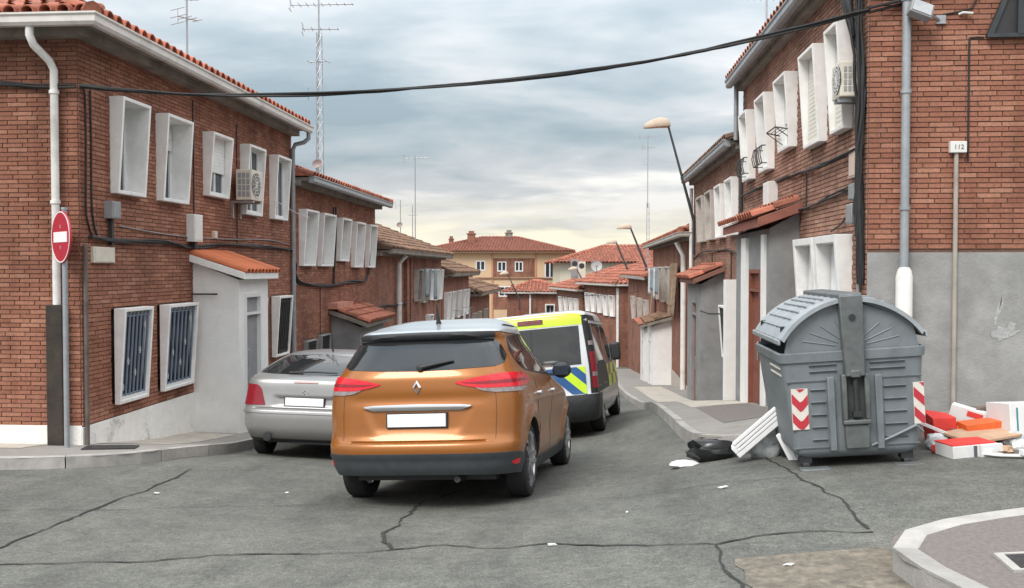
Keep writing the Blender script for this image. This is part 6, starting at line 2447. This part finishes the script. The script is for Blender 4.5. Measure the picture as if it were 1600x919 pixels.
wall_box(F1, 2.98, 2.52, .30, .42, .14, WHITE_P, 'junction_box', 'white junction box on the left house above the porch', 'junction box', parts=(('cable_gland', 3.08, 3.16, .04, .10, 2.42, 2.518, IRON_B),))
wall_box(F1, .22, 2.18, .52, .20, .05, CREAM_P, 'wall_plaque', 'cream plaque under the cables at the left house corner', 'plaque')
wall_box(F1, 3.95, 2.60, .10, .12, .06, CREAM_P, 'small_box', 'small cream box on the left house wall right of the junction box', 'junction box')
wall_box(F1, .55, 2.74, .22, .22, .12, GREY_P, 'grey_box', 'grey weathered box on the left house below the first upper window', 'junction box', parts=(('cable_tail', .63, .68, .03, .07, 2.40, 2.738, IRON_B),))
wall_box(G1, 4.55, 3.02, .40, .46, .16, WHITE_P, 'junction_box', 'white junction box on the right house above the red canopy', 'junction box', parts=(('cable_gland', 4.7, 4.8, .04, .10, 2.86, 3.018, IRON_B),))
wall_box(G1, .20, 3.12, .34, .34, .05, mat('pale_pink_plaque', (.55, .43, .36), .8, var=.08), 'wall_plaque', 'pale pink plaque on the right house beside the cable bundle', 'plaque')
wall_box(G1, .12, 2.86, .16, .18, .12, GREY_P, 'grey_box', 'upper grey meter box by the cable bundle on the right corner', 'meter box')
wall_box(G1, .14, 2.60, .20, .22, .13, STEEL, 'grey_box', 'lower grey meter box by the cable bundle on the right corner', 'meter box')


def Ge(x, n, z):            # end wall of the right house: x along the wall from the corner, n towards the camera
    return (3.05 + x, 10.25 - n, z)


# meter box with conduit on the end wall, marked 112
root = empty('meter_box', Ge(.90, .01, .72), 'white box marked 112 on a pale conduit, on the end wall of the right house', 'meter box')
mb = MB()
mb.box(.83, 1.00, .014, .075, 3.335, 3.455, M=Ge)
mb.build('casing', WHITE_P, root, bevel=.006)
mb = MB()
mb.tube([Ge(.905, .035, 3.334), Ge(.905, .035, .62)], .024, 12)
mb.build('conduit', mat('pale_conduit', (.36, .32, .28), .6, var=.15), root, smooth=50)


def digits(text, M_, m, parent, name='marking', size=.07):
    cu = bpy.data.curves.new(name, 'FONT')
    cu.body = text
    cu.size = size
    cu.extrude = .001
    t = bpy.data.objects.new('tmp_text', cu)
    COL.objects.link(t)
    bpy.context.view_layer.update()
    me = bpy.data.meshes.new_from_object(t.evaluated_get(bpy.context.evaluated_depsgraph_get()))
    bpy.data.objects.remove(t)
    me.name = name
    me.materials.clear()
    me.materials.append(m)
    o = inst(name, me, parent, M_)
    return o


digits('112', Matrix.Translation(Vector(Ge(.865, .0770, 3.372))) @ Matrix.Rotation(R(90), 4, 'X'), DARK_PRINT, root)

# floodlight on the end wall
root = empty('floodlight', Ge(.50, .02, 4.78), 'grey floodlight on a small arm near the top of the end wall', 'floodlight')
Mx = Matrix.Translation(Vector(Ge(.46, .20, 4.80))) @ Matrix.Rotation(R(22), 4, 'Y') @ Matrix.Rotation(R(-25), 4, 'X')
mb = MB()
mb.box(-.12, .12, -.05, .05, -.09, .09)
mb.v = [tuple(Mx @ Vector(p)) for p in mb.v]
hd = mb.build('lamp_head', GREY_P, root, bevel=.015)
mb = MB()
mb.box(-.10, .10, -.058, -.051, -.07, .07)
mb.v = [tuple(Mx @ Vector(p)) for p in mb.v]
mb.build('lamp_glass', STEEL, hd)
mb = MB()
mb.tube([Ge(.56, .18, 4.76), Ge(.66, .10, 4.74), Ge(.72, .015, 4.74)], .018, 8)
mb.box(.68, .78, .013, .04, 4.70, 4.79, M=Ge)
mb.build('bracket', STEEL, root)
root = empty('wall_hook', Ge(1.0, .02, 4.8), 'small white hook with wire on the end wall right of the floodlight', 'hook')
mb = MB()
mb.tube([Ge(.92, .02, 4.80), Ge(.95, .05, 4.81), Ge(1.05, .05, 4.80)], .014, 8)
mb.build('hook', WHITE_P, root)


# ------------------------------------------------------------------ cables
def cable(pts, r, label, m=CABLE, n=6, strands=1, seed=1, wob=.0, cat='cable', group=None):
    """cable run, or a bundle of several strands twisted about the path"""
    P = [Vector(p) for p in pts]
    Q = []
    for i in range(len(P) - 1):
        p0, p1, p2, p3 = P[max(0, i - 1)], P[i], P[i + 1], P[min(len(P) - 1, i + 2)]
        k = max(2, int((p2 - p1).length / .18))
        for j in range(k):
            t = j / k
            Q.append(.5 * ((2 * p1) + (p2 - p0) * t + (2 * p0 - 5 * p1 + 4 * p2 - p3) * t * t + (3 * p1 - p0 - 3 * p2 + p3) * t ** 3))
    Q.append(P[-1])
    mb = MB()
    rnd = random.Random(seed)
    for s in range(strands):
        a0 = rnd.uniform(0, 6.28)
        rad = 0 if strands == 1 else r * 1.5
        path = []
        for i, q in enumerate(Q):
            d = (Q[min(i + 1, len(Q) - 1)] - Q[max(i - 1, 0)]).normalized()
            u, v = basis(d)
            a = a0 + s * 2.1 + i * .25
            off = (u * math.cos(a) + v * math.sin(a)) * rad
            path.append(q + off + Vector((rnd.uniform(-1, 1), rnd.uniform(-1, 1), rnd.uniform(-1, 1))) * wob)
        mb.tube(path, r, n)
    o = mb.build('cable', m, smooth=True, recalc=False)
    return tag(o, label, cat, group)


def sag(a, b, s, n=14):
    a, b = Vector(a), Vector(b)
    return [a.lerp(b, i / n) - Vector((0, 0, 4 * s * (i / n) * (1 - i / n))) for i in range(n + 1)]


cable(sag((-5.93, 10.62, 4.27), (3.02, 10.12, 4.83), .40), .0125, 'thick black overhead cable bundle sagging across the street between the two corners', strands=4, seed=2, wob=.004)
cable([(-9.5, 10.66, 4.36), (-7.2, 10.655, 4.33), (-6.5, 10.65, 4.28), (-5.98, 10.62, 4.27)], .013, 'black cable bundle along the gable of the left house to the corner', strands=3, seed=3, wob=.004)
cable([F1(.0, .05, 4.27), F1(.10, .03, 4.2), F1(.12, .025, 3.6), F1(.11, .025, 2.75), F1(.25, .03, 2.5)], .012, 'first black cable dropping down the left house corner', strands=1)
cable([F1(.22, .03, 4.28), F1(.24, .025, 3.6), F1(.24, .025, 2.8), F1(.34, .03, 2.52)], .012, 'second black cable dropping beside the left house corner', strands=1)
cable([F1(.15, .05, 2.48), F1(.8, .045, 2.46), F1(2.2, .045, 2.50), F1(3.1, .05, 2.45), F1(4.6, .045, 2.50), F1(6.4, .045, 2.53), F1(7.9, .05, 2.52)], .016, 'dark cable bundle running along the left house below the upper windows', strands=4, seed=5, wob=.006)
cable([F1(.9, .03, 2.66), F1(2.4, .028, 2.60), F1(4.2, .028, 2.60), F1(6.6, .028, 2.66), F1(7.9, .03, 2.60)], .008, 'thin grey wire above the cable bundle on the left house', m=GREY_P)
for k, (u, z0_, z1_) in enumerate(((3.22, 2.52, 4.7), (5.02, 2.54, 4.6), (3.2, .9, 2.4))):
    cable([F1(u, .025, z1_), F1(u + .02, .022, (z0_ + z1_) / 2), F1(u, .025, z0_)], .009, ['thin vertical wire between the second and third upper windows', 'thin vertical wire behind the air conditioner of the left house', 'thin vertical wire down to the porch wall'][k])
cable([F1(8.0, .05, 2.5), F2(.1, .05, 2.2), F2(.3, .05, 1.85), F2(1.6, .05, 1.74), F2(3.0, .05, 1.72), F2(4.4, .05, 1.78), F2(6.4, .05, 1.80), F2(6.7, .05, 2.2), F2(6.75, .05, 2.6)], .017, 'dark cable bundle sagging along the second left house', strands=4, seed=8, wob=.006)
cable([F2(3.2, .05, 3.6), F2(3.22, .045, 2.7), F2(3.1, .05, 1.75)], .02, 'thick vertical cable between the windows of the second left house', strands=2)
cable([F2(2.0, .03, 1.7), F2(2.0, .03, -.3)], .009, 'thin wire down the second left house')
cable([F1(6.6, .16, 3.42), F1(7.9, .12, 3.28), F2(.6, .2, 3.2)], .006, 'thin pale wire between the two left houses', m=WHITE_P)
# right corner: thick vertical bundle and runs
cable([G1(.06, .10, 5.5), G1(.07, .09, 4.9), G1(.03, .07, 4.0), G1(.06, .08, 3.2), G1(.04, .06, 2.3), G1(.05, .05, 1.95)], .017, 'thick bundle of black cables down the corner of the right house', strands=7, seed=11, wob=.012)
cable([G1(.30, .20, 5.42), G1(.26, .18, 5.0), G1(.16, .14, 4.75), G1(.08, .10, 4.4), G1(.10, .08, 3.9), G1(.12, .07, 2.7)], .016, 'loose looping black cables beside the corner bundle of the right house', strands=5, seed=12, wob=.02)
cable([(3.0, 10.12, 4.83), Ge(.35, .03, 4.95), Ge(.9, .03, 5.08), Ge(1.5, .03, 5.25)], .016, 'black cable bundle rising along the end wall of the right house', strands=3, seed=13, wob=.005)
cable([G1(.15, .05, 3.45), G1(1.0, .05, 3.42), G1(2.0, .05, 3.40), G1(3.2, .05, 3.42), G1(5.0, .05, 3.50), G1(7.6, .05, 3.45)], .015, 'upper dark cable run under the windows of the right house', strands=4, seed=14, wob=.008)
cable([G1(.2, .05, 3.02), G1(1.4, .05, 2.98), G1(2.8, .05, 2.92), G1(4.2, .05, 2.98), G1(7.6, .05, 2.95)], .012, 'lower dark cable run above the canopy of the right house', strands=3, seed=15, wob=.006)
cable([G1(.25, .05, 2.85), G1(.55, .05, 2.72), G1(.9, .04, 2.62), G1(1.3, .04, 2.56)], .012, 'short black cable slanting from the meter boxes to the curtained windows')
cable([G1(2.6, .03, 3.4), G1(2.62, .03, 2.95)], .008, 'thin wire joining the two cable runs of the right house')
cable([Ge(1.18, .02, 4.55), Ge(1.05, .02, 4.55), Ge(1.03, .02, 4.48), Ge(1.03, .02, 3.9), Ge(1.03, .02, 3.25)], .010, 'dark wire from the triangular vent down past the meter box')
cable([Ge(.75, .02, 4.80), Ge(1.05, .025, 4.86), Ge(1.12, .02, 5.0), Ge(1.45, .02, 5.02), Ge(1.8, .02, 4.98), Ge(2.4, .02, 4.96)], .008, 'thin dark wire looping above the vent on the end wall')
cable([G2(.3, .05, 2.4), G2(2.0, .05, 2.5), G2(4.5, .05, 2.55), G2(7.6, .05, 2.4)], .015, 'cable run below the windows of the second right house', strands=3, seed=17, wob=.006)
cable([G2(1.2, .03, 2.45), G2(1.2, .03, .6)], .012, 'vertical cable on the second right house left of the white post')
cable([G2(4.0, .03, 2.5), G2(4.0, .03, 1.9)], .012, 'vertical cable above the grey porch')
cable([F3(.1, .05, 1.0), F3(3, .05, .95), F3(6, .05, 1.0)], .02, 'cable run on the third left house', strands=2)
cable(sag((-6, 48, 1.6), (2.9, 47, 1.0), .5), .012, 'thin dark cable across the far part of the street')
cable(sag((-5.9, 60, .6), (2.2, 57, .8), .4), .012, 'farther thin cable across the end of the street')


# cable bracket with hanging grey sleeve at the top of the right corner
root = empty('cable_bracket', G1(.2, .1, 5.0), 'dark drooping sleeve of cables under the eave at the right corner', 'cable sleeve')
mb = MB()
for k in range(4):
    mb.tube([G1(.42 - k * .05, .10 + .02 * k, 5.45), G1(.34 - k * .04, .16, 5.05), G1(.16 - k * .02, .13, 4.62)], [.035, .05, .02], 8)
mb.build('sleeve', mat('dark_sleeve', (.03, .032, .035), .6, var=.3), root, smooth=True)


# ------------------------------------------------------------------ street lamps on the right-hand walls
def street_lamp(base, head, label, r=.035, s=1.0, direction=-1):
    root = empty('street_lamp', base, label, 'street lamp', 'wall mounted street lamps')
    b, h = Vector(base), Vector(head)
    mb = MB()
    mb.tube([b - Vector((0, 0, .9)), b, b.lerp(h, .5), h], [r * 1.2, r * 1.2, r, r * .8], 10)
    mb.build('arm', mat('dark_lamp_arm', (.06, .065, .07), .5, .4, var=.15), root, smooth=40)
    d = Vector((direction, 0, -.06)).normalized()
    Mx = Matrix.Translation(h + d * .28 * s) @ Matrix(((d.x, 0, -d.z, 0), (0, 1, 0, 0), (d.z, 0, d.x if d.x > 0 else -d.x, 0), (0, 0, 0, 1)))
    mb = MB()
    rows = []
    for t, w, hh in ((-.34, .03, .05), (-.28, .11, .17), (-.1, .16, .23), (.12, .15, .19), (.30, .09, .10), (.36, .02, .03)):
        rows.append([tuple(h + d * (.28 + t) * s + Vector((0, math.cos(a) * w, max(-.03, math.sin(a) * hh))) * s) for a in [2 * math.pi * k / 14 for k in range(14)]])
    mb.grid(rows, closed=True)
    mb.add(rows[0], [tuple(range(14))])
    mb.add(rows[-1], [tuple(range(14))])
    hd = mb.build('lamp_head', mat('beige_lamp_head', (.48, .38, .29), .6, var=.12), root, smooth=45)
    mb = MB()
    mb.box(h.x + min(0, d.x * .4 * s), h.x + max(0, d.x * .4 * s), h.y - .07 * s, h.y + .07 * s, h.z - .055 * s, h.z - .035 * s)
    mb.build('lamp_glass', LAMP_W, hd)


street_lamp((3.0, 25.4, 3.4), (2.30, 25.4, 5.98), 'tall leaning street lamp on the second right house, largest of the lamps', s=1.05)
street_lamp((3.0, 44.0, 2.2), (2.25, 44.0, 4.05), 'middle leaning street lamp farther down the right side', r=.05)
street_lamp((3.0, 58.0, 1.6), (2.1, 58.0, 3.75), 'smallest leaning street lamp at the end of the right row', r=.055)
street_lamp((.6, 66, 0.2), (-.4, 66, 2.1), 'street lamp in front of the red roofs at the far end', r=.05)
street_lamp((-4.9, 72, -.2), (-5.8, 72, 1.75), 'distant street lamp standing before the cream apartment block', r=.05)


# ------------------------------------------------------------------ roof antennas
def antenna(base, h, label, arms, lattice=0, r=.016, dish=None, tilt=0, group='roof antennas'):
    root = empty('roof_antenna', base, label, 'antenna', group)
    b = Vector(base)
    mm = STEEL
    top = b + Vector((tilt, 0, h))
    mb = MB()
    if lattice:
        lt = b + (top - b) * lattice
        for k in range(3):
            a = k * 2.094
            o = Vector((math.cos(a) * .11, math.sin(a) * .11, 0))
            mb.tube([b + o, lt + o * .7], .014, 6)
        n = int(h * lattice / .35)
        for i in range(n):
            p, q = b.lerp(lt, i / n), b.lerp(lt, (i + 1) / n)
            for k in range(3):
                a, c = k * 2.094, (k + 1) * 2.094
                mb.tube([p + Vector((math.cos(a), math.sin(a), 0)) * .1, q + Vector((math.cos(c), math.sin(c), 0)) * .09], .007, 5)
        mb.tube([lt - Vector((0, 0, .3)), top], r, 8)
    else:
        mb.tube([b - Vector((0, 0, .4)), top], r, 8)
    mb.build('mast', mm, root)
    for (z, ln, ang, els) in arms:
        c = b.lerp(top, z)
        d = Vector((math.cos(R(ang)), math.sin(R(ang)), .02))
        p = Vector((-d.y, d.x, 0))
        mb = MB()
        mb.tube([c - d * ln * .45, c + d * ln * .55], r * .6, 6)
        for i in range(els):
            q = c - d * ln * .42 + d * ln * .95 * i / max(1, els - 1)
            e = .22 - .12 * i / max(1, els)
            mb.tube([q - p * e, q + p * e], r * .35, 5)
        if els > 3:
            q = c - d * ln * .45
            for s in (-1, 1):
                mb.tube([q - p * .18 + Vector((0, 0, s * .12)), q + p * .18 + Vector((0, 0, s * .12))], r * .35, 5)
            mb.tube([q + Vector((0, 0, -.13)), q + Vector((0, 0, .13))], r * .4, 5)
        mb.build('antenna_arm', mm, root)
    if dish:
        z, sz = dish
        c = b.lerp(top, z) + Vector((.0, -.12, 0))
        mb = MB()
        mb.lathe([(0, 0), (sz * .5, .02), (sz * .85, .07), (sz, .11), (sz * .85, .075), (sz * .5, .027), (0, .008)], 20, Matrix.Translation(c) @ Matrix.Rotation(R(60), 4, 'X'))
        mb.build('dish', mat('faded_dish', (.33, .27, .25), .7, var=.2), root, smooth=40)


antenna((-6.7, 15.4, 5.45), 2.6, 'thin antenna mast on the near left roof with small reddish elements', [(.62, .5, 20, 6), (.5, .6, 100, 5), (.35, .4, 60, 4)], r=.018)
antenna((-6.66, 23.2, 4.4), 5.1, 'tall lattice antenna mast on the second left roof', [(.86, 1.6, 5, 9), (.74, .9, 10, 5), (.58, .5, 170, 3), (.42, .6, 15, 4)], lattice=.72, r=.022, dish=(.06, .13))
antenna((-6.62, 36.5, 3.3), 3.3, 'slim antenna with a crossbar on the third left roof', [(.97, 1.0, 0, 6)], r=.02)
antenna((-8.4, 42.5, 2.9), 2.4, 'short antenna behind the third left roof, left one of a pair', [(.9, .5, 0, 4)], r=.02, dish=(.5, .14))
antenna((-8.0, 43.4, 2.9), 2.2, 'short antenna behind the third left roof, right one of a pair', [(.8, .4, 30, 3)], r=.02)
antenna((3.6, 52.0, 2.0), 7.6, 'tall slim antenna above the far right roofs with several crossbars', [(.98, 1.0, 0, 7), (.90, .7, 10, 5), (.78, .5, 0, 2)], lattice=.5, r=.022)
antenna((3.27, 17.0, 5.9), 1.1, 'antenna with two crossbars on the near right roof', [(.95, .6, 175, 6), (.25, .7, 178, 6)], r=.016)

# things on the far roofs: an outdoor unit pair and a satellite dish
for x, y, z, lab in ((-.55, 66.8, 2.35, 'grey outdoor unit on the far red roof, left of the satellite dish'), (-.05, 66.8, 2.2, 'smaller pale outdoor unit on the far red roof beside the grey one')):
    root = empty('roof_unit', (x, y, z), lab, 'roof unit')
    mb = MB()
    mb.box(x - .28, x + .28, y - .2, y + .2, z - .9, z + .45)
    mb.build('casing', CREAM_P if 'pale' in lab else GREY_P, root, bevel=.03)
    mb = MB()
    mb.lathe([(0, .012), (.2, .012), (.2, 0), (0, 0)], 20, Matrix.Translation((x, y - .2, z + .15)) @ Matrix.Rotation(R(90), 4, 'X'))
    mb.build('fan', IRON_B, root)
root = empty('satellite_dish', (1.0, 66.5, 1.6), 'round pale satellite dish on the far red roof', 'satellite dish')
mb = MB()
mb.lathe([(0, -.06), (.24, -.03), (.36, .02), (.40, .06), (.36, .03), (.24, -.02), (0, -.05)], 28, Matrix.Translation((1.0, 66.4, 2.35)) @ Matrix.Rotation(R(80), 4, 'X'))
mb.build('dish', SHUT_G, root, smooth=40)
mb = MB()
mb.tube([(1.0, 66.6, 1.2), (1.0, 66.5, 2.3)], .05, 8)
mb.build('mast', STEEL, root)
mb = MB()
mb.tube([(1.0, 66.35, 2.0), (1.0, 66.0, 2.3)], .025, 6)
mb.lathe([(0, .1), (.1, .08), (.1, -.05), (0, -.06)], 12, Matrix.Translation((1.0, 65.98, 2.32)) @ Matrix.Rotation(R(90), 4, 'X'))
mb.build('receiver', GREY_P, root)


# ------------------------------------------------------------------ laundry and clothes lines
def laundry(F, items, label_line, n=.35, z=1.9, u0=0, u1=3):
    root = empty('clothes_line', F(u0, 0, z), label_line, 'clothes line')
    mb = MB()
    mb.tube([F(u0, .0, z), F(u0, n + .08, z)], .014, 6)
    mb.tube([F(u1, .0, z), F(u1, n + .08, z)], .014, 6)
    mb.build('bracket', STEEL, root)
    mb = MB()
    for q in (n - .15, n):
        mb.tube([F(u0, q, z), F((u0 + u1) / 2, q, z - .02), F(u1, q, z)], .006, 5)
    mb.build('line', CREAM_P, root)
    for (a, b, h, m, lab) in items:
        m_ = MB()
        rows = []
        for i in range(9):
            t = i / 8
            rows.append([F(a + (b - a) * j / 8 + .02 * math.sin(i * .8 + j), n + .03 * math.sin(j * 1.7 + a * 3) * t + .0 * i, z - h * t + .02 * math.sin(j * 2 + a) * t) for j in range(9)])
        m_.grid(rows)
        o = m_.build('laundry', m, smooth=True, recalc=False)
        sol = o.modifiers.new('thickness', 'SOLIDIFY')
        sol.thickness = .012
        tag(o, lab, 'laundry', 'laundry hanging over the street')


laundry(G3, [(6.2, 7.1, .9, CLOTH_G, 'grey cloth hanging on the line of the third right house, near end'), (7.3, 8.0, 1.1, CLOTH_W, 'white cloth hanging on the third right house beside the grey cloth'), (8.2, 9.4, .8, CLOTH_G, 'wide grey cloth hanging on the third right house'),
             (9.7, 10.6, 1.0, CLOTH_W, 'pale cloth hanging at the far end of the third right line')], 'clothes line with cloths under the eave of the third right house', z=2.15, u0=6.0, u1=10.8, n=.5)
laundry(F3, [(6.2, 6.9, 1.0, CLOTH_G, 'grey cloth hanging before the third left house windows'), (8.1, 8.8, 1.15, CLOTH_G, 'dark grey cloth hanging between the pale shutters on the left')], 'clothes line on the third left house', z=2.12, u0=6.0, u1=9.6, n=.42)
laundry(F4, [(3.3, 4.1, .7, CLOTH_W, 'white cloth hanging on the fourth left house'), (5.3, 5.9, .6, CLOTH_G, 'grey cloth hanging on the fourth left house')], 'clothes line on the fourth left house', z=.2, u0=3.0, u1=6.4, n=.5)
# small rack at the third upper window of the near right house
root = empty('drying_rack', G1(3.3, .1, 3.95), 'small black drying rack at the third upper window of the right house', 'drying rack')
mb = MB()
mb.tube([G1(3.3, .1, 4.10), G1(3.34, .30, 4.14), G1(3.98, .30, 4.14), G1(4.0, .1, 4.10)], .010, 6)
for k in range(3):
    mb.tube([G1(3.34, .14 + k * .05, 4.11 + k * .01), G1(3.98, .14 + k * .05, 4.11 + k * .01)], .005, 5)
mb.tube([G1(3.34, .06, 3.96), G1(3.34, .29, 4.13)], .007, 5)
mb.tube([G1(3.98, .06, 3.96), G1(3.98, .29, 4.13)], .007, 5)
mb.build('rack_frame', IRON_B, root)
for u0, u1, lab in ((4.86, 5.58, 'black iron flower guard at the fourth upper window of the right house'), (6.5, 7.16, 'black iron flower guard at the far upper window of the right house')):
    root = empty('flower_guard', G1(u0, .1, 3.75), lab, 'window guard')
    mb = MB()
    for z in (3.80, 4.08):
        mb.tube([G1(u0, .05, z), G1(u0, .20, z), G1(u1, .20, z), G1(u1, .05, z)], .010, 6)
    mb.build('rail', IRON_B, root)
    mb = MB()
    for i in range(6):
        u = u0 + (u1 - u0) * i / 5
        mb.tube([G1(u, .20, 3.80), G1(u, .23, 3.94), G1(u, .20, 4.08)], .008, 5)
    mb.build('bars', IRON_B, root)
# rod sticking out of the second right house
root = empty('wall_rod', G2(.7, .0, 1.25), 'thin dark rod sticking out beside the barred window of the second right house', 'rod')
mb = MB()
mb.tube([G2(.6, .02, 1.22), G2(.6, .55, 1.22), G2(1.9, .55, 1.22)], .016, 6)
mb.build('rod', IRON_B, root)
root = empty('wall_hook', F1(3.15, .0, 1.8), 'short dark iron hook on the left house beside the porch', 'hook')
mb = MB()
mb.tube([F1(3.14, .01, 1.72), F1(3.14, .42, 1.72)], .014, 6)
mb.build('hook', IRON_B, root)
